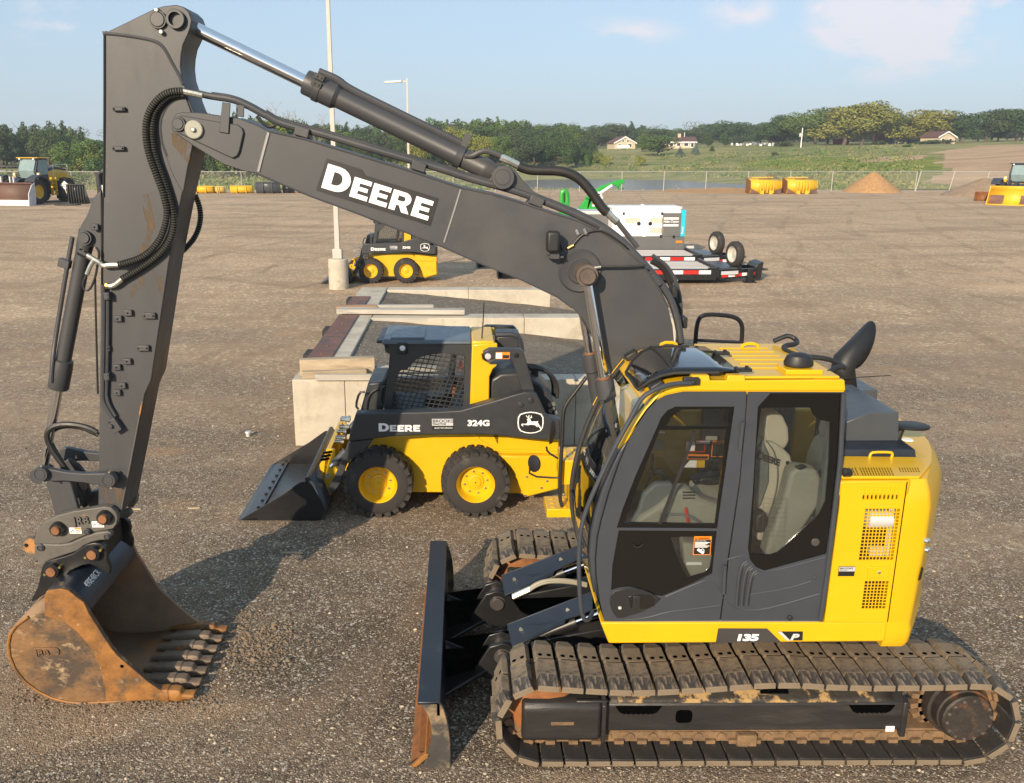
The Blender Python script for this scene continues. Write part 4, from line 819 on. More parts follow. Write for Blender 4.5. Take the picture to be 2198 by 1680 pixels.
b = MB(); b.py(O(fg, [(1142, 1562), (1160, 1562), (1202, 1604), (1186, 1604)], .05), .0435, .0454); b.build('badge_stripe', 'silver_print', SK)
pb = at(*fg(1200, 1600), .05); text('P', 'badge_letter', 'silver_print', SK, ((pb.x, .0435, pb.z), U_, V_), .060, .002, bold=.003, sx=1.5, shear=.25)
# engine side door with real grille bars
dr = O(fg, [(1443, 880), (1452, 864), (1740, 860), (1752, 885), (1750, 960), (1664, 1519), (1365, 1516), (1436, 975)], .05)
def rectin(fr, a, c): p, q = at(*fr(*a), .05), at(*fr(*c), .05); return p.x, q.x, q.z, p.z
g1 = rectin(f3, (447, 385), (690, 835)); g1 = (at(*f3(452, 600), .05).x-.058, at(*f3(720, 600), .05).x+.028, g1[2], g1[3])
u0 = at(*f3(418, 600), .05).x; u1 = at(*f3(722, 600), .05).x
g1 = (u0, u1, at(*f3(550, 835), .05).z, at(*f3(600, 385), .05).z)
g2 = (at(*f3(427, 1140), .05).x, at(*f3(636, 1140), .05).x, at(*f3(500, 1262), .05).z, at(*f3(500, 1020), .05).z)
sl = (at(*f3(425, 250), .05).x, at(*f3(752, 250), .05).x, at(*f3(600, 303), .05).z, at(*f3(600, 195), .05).z)
rc = lambda g: [(g[0], g[2]), (g[1], g[2]), (g[1], g[3]), (g[0], g[3])]
sw = (sl[1]-sl[0])/9
slots = [[(sl[0]+k*sw, sl[2]), (sl[0]+k*sw+sw*.55, sl[2]), (sl[0]+k*sw+sw*.55, sl[3]), (sl[0]+k*sw, sl[3])] for k in range(9)]
b = MB(); holed(b, dr, [rc(g1), rc(g2)]+slots, .05, .062); ED = b.build('engine_door', 'yellow', EX)
def grille(g, nx, nz, nm, par):
    b = MB(); cw, ch = (g[1]-g[0])/nx, (g[3]-g[2])/nz; t = min(cw, ch)*.13
    for k in range(1, nx): b.box(g[0]+k*cw-t, g[0]+k*cw+t, .0505, .0545, g[2]-.001, g[3]+.001)
    for k in range(1, nz): b.box(g[0]-.001, g[1]+.001, .0495, .0535, g[2]+k*ch-t, g[2]+k*ch+t)
    return b.build(nm, 'yellow', par)
grille(g1, 10, 15, 'grille', ED); grille(g2, 7, 9, 'grille', ED)
b = MB(); b.box(1.9, 2.45, .16, .2, 1.1, 2.0); b.build('radiator_screen', 'black_paint', EX)
b = MB(); b.lathe((u0+.09, .1, g1[3]-.09), (1, 0, 0), [(-.06, .02), (-.05, .06), (.1, .06), (.11, .02)], 16); b.tube([V(u1-.01, .12, g1[2]), V(u1-.015, .12, g1[3])], .016, 8); b.box(u0+.1, u1-.04, .11, .15, g1[2]+.0, g1[2]+.06); b.build('engine_part', 'galv', EX)
lt = rectin(f3, (470, 890), (640, 985)); b = MB(); b.py(rrect(lt[0], lt[1], lt[2], lt[3], .008), .040, .052); la = b.build('door_latch', 'yellow', ED, bev=.003)
q = at(*f3(560, 938), .05); MB().lathe((q.x, .034, q.z), (0, 1, 0), [(0, .004), (.003, .011), (.012, .012)], 14).build('lock_knob', 'chrome', la)
bd = rectin(f3, (213, 890), (345, 975)); b = MB(); b.box(bd[0], bd[1], .046, .0495, bd[2], bd[3]); dd_ = b.build('dealer_plate', 'black_print', ED)
MB().box(bd[0]+.002, bd[1]-.002, .0442, .0458, (bd[2]+bd[3])/2+.001, bd[3]-.002).build('plate_band', 'silver_print', dd_)
text('BROOKS', 'plate_text', 'black_print', dd_, ((bd[0]+.005, .0430, bd[3]-.018), U_, V_), .017, .001, bold=.0003, sx=1.3)
text('TRACTOR', 'plate_text', 'print_grey', dd_, ((bd[0]+.005, .0430, bd[3]-.030), U_, V_), .010, .001, sx=1.1)
# engine deck with hinged grille lid, hood boxes, counterweight
ZD = dr[1][1]+.012
b = MB(); b.pz([(1.80, .055), (2.26, .055), (2.62, .50), (2.62, 2.4), (1.80, 2.4)], ZD-.1, ZD); DK = b.build('engine_deck', 'yellow', EX, bev=.015)
dk = [gz(*f2(x, y), ZD+.02) for x, y in ((315, 1465), (1100, 1475), (1285, 1540), (1150, 1690), (295, 1690))]
b = MB(); b.prism([V(p.x, max(p.y, .07), ZD+.004) for p in dk], (0, 0, .018)); LDK = b.build('deck_lid', 'yellow', DK, bev=.005)
b = MB()
for x0, x1, r0, r1 in ((488, 850, 1590, 1680), (920, 1150, 1590, 1640), (335, 470, 1590, 1680)):
    for r_ in range(5 if x1 < 1100 or x0 < 900 else 3):
        yy = r0+r_*18
        n = max(2, int((x1-x0)/28))
        for k in range(n):
            xa = x0+(x1-x0)*k/n+8*r_; p, q = gz(*f2(xa, yy), ZD+.024), gz(*f2(xa+20, yy+11), ZD+.024); b.box(p.x, q.x, q.y, p.y, ZD+.0225, ZD+.0245)
b.build('lid_slot', 'hole', LDK)
hl = [(600, 1490), (612, 1440), (640, 1420), (840, 1420), (856, 1440), (840, 1492)]
yh = gz(*f2(600, 1490), ZD+.02).y; MB().tube(smooth([at(*f2(x, y), yh) for x, y in hl], 1), .009, 8).build('lid_handle', 'yellow', LDK)
yn = gz(*f2(925, 1310), ZD+.07).y
hb = O(f2, [(330, 1095), (620, 985), (925, 985), (925, 1312), (330, 1312)], yn)
b = MB(); b.py(hb, yn, yn+.75); HB = b.build('hood_box', 'hood_blue', EX, bev=.006)
hx0 = hb[0][0]-.25
b = MB(); b.py([(hx0, ZD-.02), (hx0, hb[0][1]-.01), (hb[0][0]+.02, hb[0][1]-.01), (hb[0][0]+.02, ZD-.02)], yn+.02, yn+.7); b.build('hood_side', 'hood_blue', HB)
lo = at(*f2(1128, 1465), yn-.13); b = MB(); b.hexa([(hx0, yn-.14, ZD+.0), (lo.x-.01, yn-.14, ZD+.0), (lo.x-.06, yn+.7, ZD+.0), (hx0, yn+.7, ZD+.0)], [(hx0, yn-.13, ZD+.06), (lo.x-.02, yn-.13, ZD+.06), (hb[3][0]+.02, yn+.01, ZD+.085), (hx0, yn+.01, ZD+.085)]); b.hexa([(hb[2][0]-.01, yn-.05, ZD), (lo.x-.02, yn-.12, ZD), (lo.x-.05, yn+.6, ZD), (hb[2][0]-.01, yn+.6, ZD)], [(hb[2][0]-.01, yn-.05, ZD+.07), (lo.x-.04, yn-.11, ZD+.065), (lo.x-.1, yn+.6, ZD+.065), (hb[2][0]-.01, yn+.6, ZD+.07)]); b.build('hood_base', 'blade_navy', HB, bev=.005)
y2 = 1.75; h2 = O(f2, [(360, 745), (600, 748), (700, 738), (690, 850), (360, 900)], y2)
b = MB(); b.py([(h2[0][0], h2[0][1]), (h2[2][0], h2[2][1]), (h2[3][0], h2[3][1]-.35), (h2[0][0], h2[0][1]-.5)], y2, y2+.5); b.build('exhaust_hood', 'hood_blue', EX, bev=.01)
q = P(f2, 515, 790, y2); MB().cyl(q+V(0, -.02, 0), q+V(0, .01, 0), .022, 10).build('hood_bolt', 'zinc', EX)
# exhaust stack: lower tube and slanted upper horn
ys = 1.78
s0, s1, s2 = P(f2, 340, 760, ys), P(f2, 315, 470, ys), P(f2, 525, 215, ys)
b = MB(); ra = .088
hax = V(.72, .36, .60).normalized(); hu_ = hax.cross(V(0, 0, 1)).normalized(); hv_ = hax.cross(hu_); hn = V(.86, .3, -.42)
rings = []
for p, ax, r_ in ((s0, V(0, 0, 1), ra), (s1+V(0, 0, -.02), V(0, 0, 1), ra), (s1+V(.02, .01, .05), V(.33, .2, .9), ra*1.07)):
    ax = ax.normalized(); u = ax.cross(V(0, .01, 1) if abs(ax.z) > .999 else V(0, 0, 1)).normalized() if abs(ax.z) < .999 else hu_; v = ax.cross(u); rings.append([p+u*math.cos(t)*r_+v*math.sin(t)*r_ for t in (2*math.pi*k/24 for k in range(24))])
top_pl = []
ax = hax; u = hu_; v = hv_
for k in range(24):
    t = 2*math.pi*k/24; off = v*math.sin(t)*ra*1.12+u*math.cos(t)*ra*1.12
    top_pl.append(s1+ax*(.25-off.dot(hn)/ax.dot(hn))+off)
b.ring(rings+[top_pl], cap=False); b.build('exhaust_stack', 'plastic', EX, ang=60, solid=.008)
MB().tube([P(f2, 270, 612, 1.6), P(f2, 830, 578, 1.75)], .004, 6).build('antenna', 'plastic', EX)
# counterweight
CWz = [(.885, .93, -.05), (.925, .965, -.012), (1.02, .975, 0), (1.05, .955, 0), (1.10, .965, 0), (1.45, .99, 0), (1.75, 1.0, 0), (1.90, .995, 0), (1.99, .96, 0), (ZD+.0, .90, 0)]
def cwfoot(k, ins):
    pts = []
    for t in range(25):
        a = rad(-62+124*t/24); pts.append((1.44+1.545*math.cos(a)*(k if True else 1), 1.29+1.415*math.sin(a)))
    return pts
rows = []
for z, k, ins in CWz:
    base = [(2.24, .055), (2.395, .054), (2.425, .066), (2.445, .09), (2.56, .25), (2.68, .43), (2.80, .63), (2.90, .85), (2.95, 1.05), (2.97, 1.29), (2.95, 1.53), (2.90, 1.73), (2.80, 1.95), (2.68, 2.15), (2.56, 2.33), (2.45, 2.49), (2.40, 2.525), (2.24, 2.53)]
    rows.append([V(2.24+(x-2.24)*(1-(1-k)*1.6), 1.29+(y-1.29)*(1-(1-k)*.35), z) for x, y in base])
b = MB(); b.sheet(rows); n = len(rows[0]); seamp = [V(2.243, .0475, ZD-.0), V(2.243, .0475, 1.09)]; b.add(rows[-1], [list(range(n))]); b.add(rows[0], [list(range(n))]); b.add([r[0] for r in rows]+[r[-1] for r in rows], [list(range(len(rows)))+list(range(2*len(rows)-1, len(rows)-1, -1))])
CW = b.build('counterweight', 'yellow', EX, ang=40)
MB().tube(seamp, .0035, 6).build('door_seam', 'hole', CW)
# recessed grille, hook and reflector on the counterweight side
def on_cw(x, y, fr=f3, off=.006):
    px, py = fr(x, y); r = ray(px, py); best = None
    base = [V(p.x, p.y, 0) for p in rows[5]]
    for a, c in zip(base, base[1:]):
        den = r.x*(c.y-a.y)-r.y*(c.x-a.x)
        if abs(den) < 1e-9: continue
        t = ((a.x-CP.x)*(c.y-a.y)-(a.y-CP.y)*(c.x-a.x))/den
        s_ = ((a.x-CP.x)*r.y-(a.y-CP.y)*r.x)/-den*-1
        p = CP+r*t
        u = (V(p.x, p.y, 0)-a).dot(c-a)/(c-a).length_squared
        if t > 0 and -.001 <= u <= 1.001 and (best is None or t < best[0]): nrm = V(c.y-a.y, -(c.x-a.x), 0).normalized(); best = (t, p+nrm*off, nrm)
    return best
gp = [on_cw(x, y) for x, y in ((1080, 370), (1005, 470), (975, 640), (985, 740), (1040, 640))]
if all(gp):
    MB().prism([g[1] for g in gp], gp[0][2]*.004).build('side_grille', 'rust_pin' if False else 'yellow', CW)
gp = [on_cw(x, y, off=.008) for x, y in ((930, 890), (940, 900), (918, 1000), (897, 1010))]
if all(gp): MB().prism([g[1] for g in gp], gp[0][2]*.004).build('reflector', 'black_print', CW)
for x, y in ((968, 660), (968, 740)):
    g = on_cw(x, y, off=0)
    if g: MB().lathe(g[1], g[2], [(0, .02), (.02, .02), (.03, .008)], 10).build('latch_knob', 'chrome', CW)
b = MB(); q = gz(*f2(1045, 1130), ZD+.16); b.lathe(q+V(0, 0, -.02), (0, .1, 1), [(0, .03), (.008, .125), (.025, .13), (.034, .11)], 24); b.build('rear_mirror', 'plastic', EX)
MB().cyl(q+V(-.09, 0, -.17), q+V(-.05, 0, .0), .022, 10).build('mirror_post', 'plastic', EX)
q = gz(*f2(1020, 1288), ZD+.004); MB().lathe(q, (0, 0, 1), [(0, .04), (.006, .036)], 16).build('deck_cap', 'white_print', CW)
# ---- cab
yn_, yf_ = .05, 1.06
CAB = thing  # (the cab's pieces hang on one part: the cab shell)
prof = O(fg, [(325, 1515), (285, 1400), (262, 1290), (256, 1200), (262, 1110), (285, 1000), (318, 890), (352, 800), (392, 712), (432, 638), (478, 565), (522, 507), (562, 460)], yn_)
roofz = 2.735; xrf = at(*fg(1460, 400), .05).x
fl = MB(); fl.box(.42, 1.80, .06, 1.08, 1.05, 1.10); CB = fl.build('cab_floor', 'trim_grey', EX)
CBN = CB
# roof shell in yellow: rounded front corner over to the back, extruded across
rf_o = prof[-2:]+O(fg, [(600, 425), (650, 400), (720, 385), (800, 379)], yn_)+[(1.60, roofz), (xrf, roofz-.012), (xrf+.012, roofz-.05)]
rf_i = [(xrf+.012, roofz-.115), (1.60, roofz-.108)]+[(p[0]+.02, p[1]-.085) for p in reversed(rf_o[2:6])]+[(prof[-1][0]+.055, prof[-1][1]-.05), (prof[-2][0]+.05, prof[-2][1]-.03)]
b = MB(); b.py(rf_o+rf_i, yn_+.012, yf_); RF = b.build('roof', 'yellow', EX, bev=.012, seg=3)
b = MB(); b.box(1.10, xrf-.02, yn_+.03, yf_-.03, roofz+.0, roofz+.018); b.build('roof_panel', 'yellow', RF, bev=.012, seg=3)
b = MB()
for k in range(6): y = .28+k*.115; b.box(1.24, 1.58, y, y+.05, roofz+.017, roofz+.024)
b.build('roof_rib', 'yellow', RF, bev=.006)
# roof window: flat rear half and a front that curves down
Zh = roofz+.034
A_ = gz(*f1(1640, 425), Zh); B_ = gz(*f1(1290, 165), Zh); 
x1n, x1f = A_.x, B_.x; yN, yF = max(A_.y, .12), min(B_.y, 1.03)
hsec = [(x1n, Zh), (1.02, Zh+.003), (.86, Zh+.003), (.75, Zh-.002), (.68, Zh-.026), (.615, Zh-.075), (.56, Zh-.145)]
rows = []
for k, (x, z) in enumerate(hsec):
    ins = (0, 0, 0, .012, .04, .085, .15)[k]; dxf = (x1f-x1n) if k == 0 else 0
    rows.append([V(x+dxf*t/8, (yN+ins)+(yF-yN-2*ins)*t/8, z+.012*math.sin(math.pi*t/8)) for t in range(9)])
b = MB(); b.sheet(rows); RW = b.build('roof_window', 'gloss_black', EX, ang=60, solid=.012)
b = MB(); b.tube([r[0]+V(0, -.008, -.004) for r in rows[1:]]+[rows[-1][t]+V(-.006, 0, -.006) for t in range(1, 8)]+[r[-1]+V(0, .006, 0) for r in reversed(rows[1:])], .010, 8); b.build('window_seal', 'rubber', RW)
MB().tube([rows[3][t]+V(-.0, 0, .008) for t in range(9)], .008, 6).build('window_seam', 'plastic', RW)
for x, y in ((1450, 232), (1640, 378)):
    q = gz(*f1(x, y), Zh+.01); b = MB(); b.box(q.x-.05, q.x+.04, q.y-.022, q.y+.022, q.z, q.z+.02); b.cyl(q+V(-.045, -.03, .012), q+V(-.045, .03, .012), .014, 8); b.cyl(q+V(.012, 0, .02), q+V(.012, 0, .034), .012, 6); b.build('window_hinge', 'plastic', RW)
for x, y in ((935, 145), (1650, 155)):
    q = gz(*f1(x+40, y), Zh); MB().tube(smooth([q+V(-.06, 0, -.03), q+V(-.05, 0, .015), q+V(.05, 0, .015), q+V(.06, 0, -.03)], 1), .012, 6).build('roof_handle', 'yellow', RF)
for x, y in ((1250, 440), (1560, 440)):
    q = at(*f1(x, y), .075); b = MB(); b.hexa([q+V(-.06, -.02, -.02), q+V(.06, -.02, -.02), q+V(.06, .05, -.02), q+V(-.06, .05, -.02)], [q+V(-.05, -.015, .022), q+V(.05, -.015, .022), q+V(.05, .04, .022), q+V(-.05, .04, .022)]); b.build('roof_bracket', 'yellow', RF, bev=.004)
# side door (grey), its windows and the fixed quarter panel
door_o = O(fg, [(325, 1515), (303, 1420), (288, 1300), (286, 1220), (294, 1120), (312, 1040), (345, 920), (392, 780), (440, 660), (485, 582), (530, 515), (572, 472), (620, 446), (700, 430), (996, 430), (993, 495), (962, 850), (908, 1212), (884, 1400), (868, 1512)], .05)
upw = [(383, 1073), (410, 985), (470, 830), (572, 600), (592, 552), (622, 518), (660, 500), (940, 500), (920, 640), (890, 850), (858, 1076)]
loww = [(392, 1085), (856, 1088), (846, 1180), (834, 1292), (742, 1338), (600, 1396), (560, 1392), (508, 1368), (440, 1352), (400, 1356), (356, 1368), (362, 1250)]
b = MB(); holed(b, door_o, [O(fg, upw, .05), O(fg, loww, .05)], .05, .085); DO = b.build('cab_door', 'cab_grey', EX)
h1 = [(618, 596), (640, 552), (690, 516), (922, 512), (914, 596)]; h2_ = [(418, 1052), (500, 835), (588, 612), (906, 608), (850, 1058)]
b = MB(); holed(b, O(fg, upw, .05), [O(fg, h1, .05), O(fg, h2_, .05)], .058, .078); DW = b.build('door_window', 'frit', DO)
MB().py(O(fg, [(750, 618), (764, 618), (596, 1058), (580, 1058)], .05), .056, .066).build('sliding_edge', 'plastic', DW)
for q in (h1, h2_): MB().py(O(fg, q, .05), .066, .069).build('glass_pane', 'glass_dark', DW)
h3 = [(640, 1122), (700, 1116), (842, 1112), (836, 1200), (826, 1262), (800, 1286), (722, 1312), (694, 1270), (662, 1190)]
b = MB(); holed(b, O(fg, loww, .05), [O(fg, h3, .05)], .060, .07); LWN = b.build('lower_window', 'frit', DO)
MB().py(O(fg, h3, .05), .064, .067).build('glass_pane', 'glass_dark', LWN)
MB().tube(smooth([at(*fg(x, y), .05) for x, y in ((462, 1150), (466, 1160), (478, 1165), (496, 1162), (505, 1148))], 1), .004, 6).build('inner_handle', 'plastic', LWN)
# warning label on the lower window
wl = [at(*fg(x, y), .05) for x, y in ((752, 1116), (836, 1118), (824, 1203), (744, 1203))]
X0, X1, Z0, Z1 = wl[3].x, wl[1].x-.004, wl[2].z, wl[0].z
WLb = MB().box(X0, X1, .0572, .0590, Z0, Z1).build('warning_label', 'orange', LWN)
MB().box(X0+.004, X1-.004, .0562, .0570, Z0+.004, Z1-.022).build('label_field', 'black_print', LWN)
text('WARNING', 'label_text', 'black_print', LWN, ((X0+.022, .0562, Z1-.0185), V(1, 0, 0), V(0, 0, 1)), .0165, .0008, bold=.0005, sx=.95)
text('AVOID MACHINE TIPPING', 'label_text', 'white_print', LWN, ((X0+.008, .0558, Z1-.034), V(1, 0, 0), V(0, 0, 1)), .0085, .0006, sx=.72)
b = MB()
for k in range(5): b.box(X0+.008, X1-.010-.012*(k % 3), .0555, .0561, Z1-.044-.008*k, Z1-.040-.008*k)
b.obox((X0+.048, .0558, Z0+.026), V(.02, 0, -.014), V(0, .0004, 0), V(.005, 0, .007)); b.tube([V(X0+.05, .0558, Z0+.034), V(X0+.06, .0558, Z0+.044), V(X0+.07, .0558, Z0+.034), V(X0+.068, .0558, Z0+.018)], .0025, 4)
b.build('label_print', 'white_print', LWN)
b = MB(); b.py([(X0+.006, Z1-.018), (X0+.018, Z1-.018), (X0+.012, Z1-.005)], .0555, .0562); b.build('label_print', 'black_print', LWN)
# handle recess
hr = [(350, 1430), (352, 1395), (372, 1370), (430, 1355), (490, 1362), (545, 1380), (592, 1408), (560, 1440), (500, 1470), (420, 1495), (385, 1498), (362, 1470)]
b = MB(); b.py(O(fg, hr, .05), .044, .052); HRc = b.build('handle_recess', 'plastic', DO, bev=.004)
b = MB(); b.py(O(fg, [(438, 1395), (500, 1385), (545, 1388), (562, 1410), (556, 1440), (520, 1452), (446, 1450)], .05), .040, .0445); b.build('handle_bezel', 'gloss_black', HRc, bev=.002)
b = MB(); b.py(O(fg, [(458, 1392), (494, 1388), (490, 1450), (452, 1448)], .05), .030, .042); b.build('door_handle', 'plastic', HRc, bev=.004)
q = at(*fg(396, 1448), .05); MB().cyl((q.x, .038, q.z), (q.x, .045, q.z), .011, 14).build('door_lock', 'galv', HRc)
for y0, y1 in ((570, 705), (1250, 1385)):
    MB().cyl(at(*fg(981-(y0-570)*.125, y0), .03), at(*fg(966-(y0-570)*.115, y1), .03), .012, 10).build('door_hinge', 'cab_grey', DO)
MB().tube(smooth([at(*fg(x, y), .0525) for x, y in ((612, 1398), (700, 1360), (830, 1308), (852, 1340), (880, 1385))], 2), .004, 6).build('door_crease', 'cab_grey', DO)
MB().tube(smooth([at(*fg(x, y), .0535) for x, y in ((420, 1508), (520, 1500), (620, 1470), (700, 1462), (868, 1440))], 2), .006, 6).build('door_crease', 'cab_grey', DO)
rear_o = O(fg, [(1003, 430), (1466, 432), (1455, 560), (1442, 760), (1414, 1000), (1392, 1210), (1366, 1380), (1345, 1513), (875, 1512), (892, 1390), (914, 1215), (966, 870), (997, 500)], .055)
qw = [(1110, 436), (1448, 436), (1440, 600), (1424, 800), (1400, 1000), (1374, 1196), (1082, 1276), (1040, 1258), (1012, 1222), (1003, 1170), (1026, 900), (1050, 500)]
b = MB(); holed(b, rear_o, [O(fg, qw, .055)], .055, .088); RP = b.build('quarter_panel', 'cab_grey', EX)
qh = [(1066, 512), (1090, 506), (1300, 506), (1318, 545), (1350, 566), (1394, 572), (1388, 760), (1372, 950), (1340, 1012), (1146, 1192), (1110, 1206), (1018, 1200), (1026, 1060), (1044, 700)]
b = MB(); holed(b, O(fg, qw, .055), [O(fg, qh, .055)], .060, .074); QW = b.build('quarter_window', 'frit', RP)
MB().py(O(fg, qh, .055), .066, .069).build('glass_pane', 'glass_dark', QW)
q = at(*fg(1323, 1142), .055); b = MB(); b.lathe((q.x, .052, q.z), (0, 1, 0), [(0, .012), (.001, .024), (.004, .027), (.01, .027)], 20); b.build('escape_hatch', 'pin_steel', QW)
MB().tube([at(*fg(x, y), .05) for x, y in ((1456, 440), (1440, 760), (1412, 1000), (1378, 1290), (1345, 1512))], .016, 10).build('corner_post', 'cab_grey', RP)
for k in range(3):
    x = 972+k*24; y = 1232+k*22
    MB().tube(smooth([at(*fg(x+26, y-2), .055), at(*fg(x, y+14), .052), at(*fg(x-16, y+90), .052), at(*fg(x-24, 1440), .054)], 2), .010, 8).build('vent_rib', 'cab_grey', RP)
    MB().tube(smooth([at(*fg(x+32, y+8), .0555), at(*fg(x+9, y+22), .0545), at(*fg(x-7, y+96), .0545), at(*fg(x-15, 1440), .0545)], 2), .005, 6).build('vent_gap', 'plastic', RP)
MB().tube(smooth([at(*fg(x, y), .0585) for x, y in ((886, 1402), (930, 1440), (985, 1466), (1090, 1458), (1340, 1385))], 2), .007, 6).build('panel_crease', 'cab_grey', RP)
MB().tube(smooth([at(*fg(x, y), .0585) for x, y in ((1010, 1388), (1180, 1362), (1300, 1325))], 1), .006, 6).build('panel_crease', 'cab_grey', RP)
MB().tube(smooth([at(*fg(x, y), .0585) for x, y in ((905, 1222), (990, 1198), (1030, 1262), (1085, 1288), (1372, 1210))], 2), .006, 6).build('panel_crease', 'cab_grey', RP)
q = at(*fg(1318, 1308), .055); MB().lathe((q.x, .046, q.z), (0, 1, 0), [(0, .006), (.003, .014), (.01, .014)], 14).build('panel_plug', 'cab_grey', RP)
q = at(*fg(1200, 1498), .05); MB().lathe((q.x, .035, q.z), (0, 1, 0), [(0, .008), (.004, .018), (.016, .018)], 12).build('panel_knob', 'plastic', RP)
q = at(*fg(1450, 800), .03); MB().lathe(q+V(-.01, -.03, 0), (1, .15, -.15), [(0, .01), (.01, .028), (.05, .024), (.065, .008)], 14).build('camera_pod', 'plastic', RP)
# yellow band over the door, near front pillar in grey with the yellow cap, windscreen
outer = prof; n_ = len(prof)
b = MB(); b.py([p for p in prof[:9]]+[p for p in reversed(door_o[:9])], .056, .12); b.build('front_pillar', 'cab_grey', EX, bev=.012)
b = MB(); b.py(prof[8:]+[rf_o[2]]+list(reversed(door_o[8:13])), .058, .12); b.build('pillar_cap', 'yellow', RF, bev=.008)
b = MB(); b.py(rf_o[2:7]+[(xrf, roofz), (xrf+.012, roofz-.06), at(*fg(1466, 428), .05).xz[:] if False else (at(*fg(1466, 428), .05).x, at(*fg(1466, 428), .05).z)]+O(fg, [(1000, 428), (700, 427), (618, 443)], .05), .056, .10); b.build('roof_band', 'yellow', RF, bev=.008, seg=3)
ws_rows = [[V(x+.012, y, z) for x, z in prof[1:12]] for y in (.12, .58, 1.03)]
for p in ws_rows[1]: p.x -= .035
b = MB(); b.sheet(ws_rows); WS = b.build('windscreen', 'glass_clear', EX, ang=80)
b = MB(); b.tube(smooth([V(x-.0, yf_-.01, z) for x, z in prof], 1), .017, 8); b.tube(smooth([V(x+.0, yf_+.03, z) for x, z in prof], 1), .012, 8); b.build('windscreen_seal', 'rubber', EX)
MB().tube(smooth([V(x, yf_-.0, z) for x, z in prof[8:]], 1), .02, 8).build('pillar_cap', 'yellow', RF)
MB().tube(smooth([V(x+.004, .125, z) for x, z in prof[1:12]], 1), .012, 8).build('windscreen_seal', 'rubber', EX)
q0, q1 = prof[-1], prof[-2]; b = MB(); b.tube([V(q0[0]+.01, .1, q0[1]+.0), V(q0[0]-.02, .58, q0[1]+.0), V(q0[0]+.01, 1.05, q0[1])], .018, 8); b.build('header_rail', 'yellow', RF)
for y in (.16, 1.0):
    b = MB(); b.obox((prof[-1][0]+.03, y, prof[-1][1]+.05), V(.04, 0, .025), V(0, .04, 0), V(-.012, 0, .022)); b.build('work_lamp', 'plastic', RF, bev=.012)
# far wall: posts, dark lower panel, labels on the glass
b = MB(); b.py([prof[2], prof[5], (prof[6][0]+.1, prof[6][1]), (.6, 1.75), (.62, 1.1)], 1.04, 1.06); b.py([(1.35, 1.1), (1.36, 2.62), (1.45, 2.64), (1.45, 1.1)], 1.03, 1.06); b.py([(.62, 1.10), (.62, 1.62), (1.75, 1.62), (1.75, 1.10)], 1.04, 1.06); b.build('cab_side', 'black_paint', EX)
b = MB(); b.px([(.12, 1.1), (.12, 1.75), (1.02, 1.75), (1.02, 1.1)], 1.74, 1.76); b.px([(.09, 1.1), (.09, 2.62), (.15, 2.62), (.15, 1.1)], 1.73, 1.76); b.px([(.97, 1.1), (.97, 2.62), (1.03, 2.62), (1.03, 1.1)], 1.73, 1.76); b.build('cab_rear', 'trim_grey', EX)
MB().sheet([[V(1.75, .12, 1.75), V(1.75, 1.02, 1.75)], [V(1.75, .12, 2.62), V(1.75, 1.02, 2.62)]]).build('rear_window', 'glass_clear', EX)
MB().sheet([[V(.6, 1.05, 1.62), V(1.4, 1.05, 1.62)], [V(.9, 1.05, 2.6), V(1.4, 1.05, 2.6)]]).build('far_window', 'glass_dark', EX)
def decal(nm, m, q, Y, par=CB): return MB().prism([at(*f1(x, y), Y) for x, y in q], (0, -.003, 0)).build(nm, m, par)
for m, q in (('trim_beige', [(850, 982), (938, 982), (930, 1068), (822, 1068)]), ('yellow', [(820, 1078), (928, 1078), (922, 1130), (795, 1128)]), ('red', [(1125, 990), (1302, 988), (1290, 1088), (1118, 1082)]), ('orange', [(1358, 990), (1480, 988), (1470, 1130), (1345, 1128)]), ('orange', [(1140, 1105), (1330, 1108), (1322, 1152), (1130, 1148)]), ('yellow', [(1225, 1160), (1292, 1160), (1288, 1222), (1222, 1222)]), ('white_print', [(1160, 1160), (1222, 1160), (1218, 1222), (1108, 1220)]), ('trim_beige', [(1300, 945), (1400, 948), (1398, 985), (1298, 982)]), ('white_print', [(890, 908), (940, 908), (938, 922), (886, 920)])):
    decal('warning_sticker', m, q, 1.02)
decal('sticker_field', 'white_print', [(1130, 998), (1206, 996), (1200, 1076), (1124, 1076)], 1.012); decal('sticker_field', 'black_print', [(1212, 1020), (1288, 1020), (1282, 1080), (1208, 1080)], 1.012); decal('sticker_field', 'black_print', [(1364, 1018), (1470, 1018), (1464, 1122), (1354, 1122)], 1.012); decal('sticker_field', 'black_print', [(1146, 1122), (1318, 1124), (1314, 1146), (1140, 1142)], 1.012)
pq = at(*f1(1214, 1012), 1.008); text('DANGER', 'sticker_text', 'white_print', CB, ((pq.x, 1.006, pq.z), V(1, 0, 0), V(0, 0, 1)), .030, .001, bold=.001, sx=.85)
pq = at(*f1(1390, 1008), 1.008); text('WARNING', 'sticker_text', 'black_print', CB, ((pq.x, 1.006, pq.z), V(1, 0, 0), V(0, 0, 1)), .024, .001, bold=.001, sx=.8)
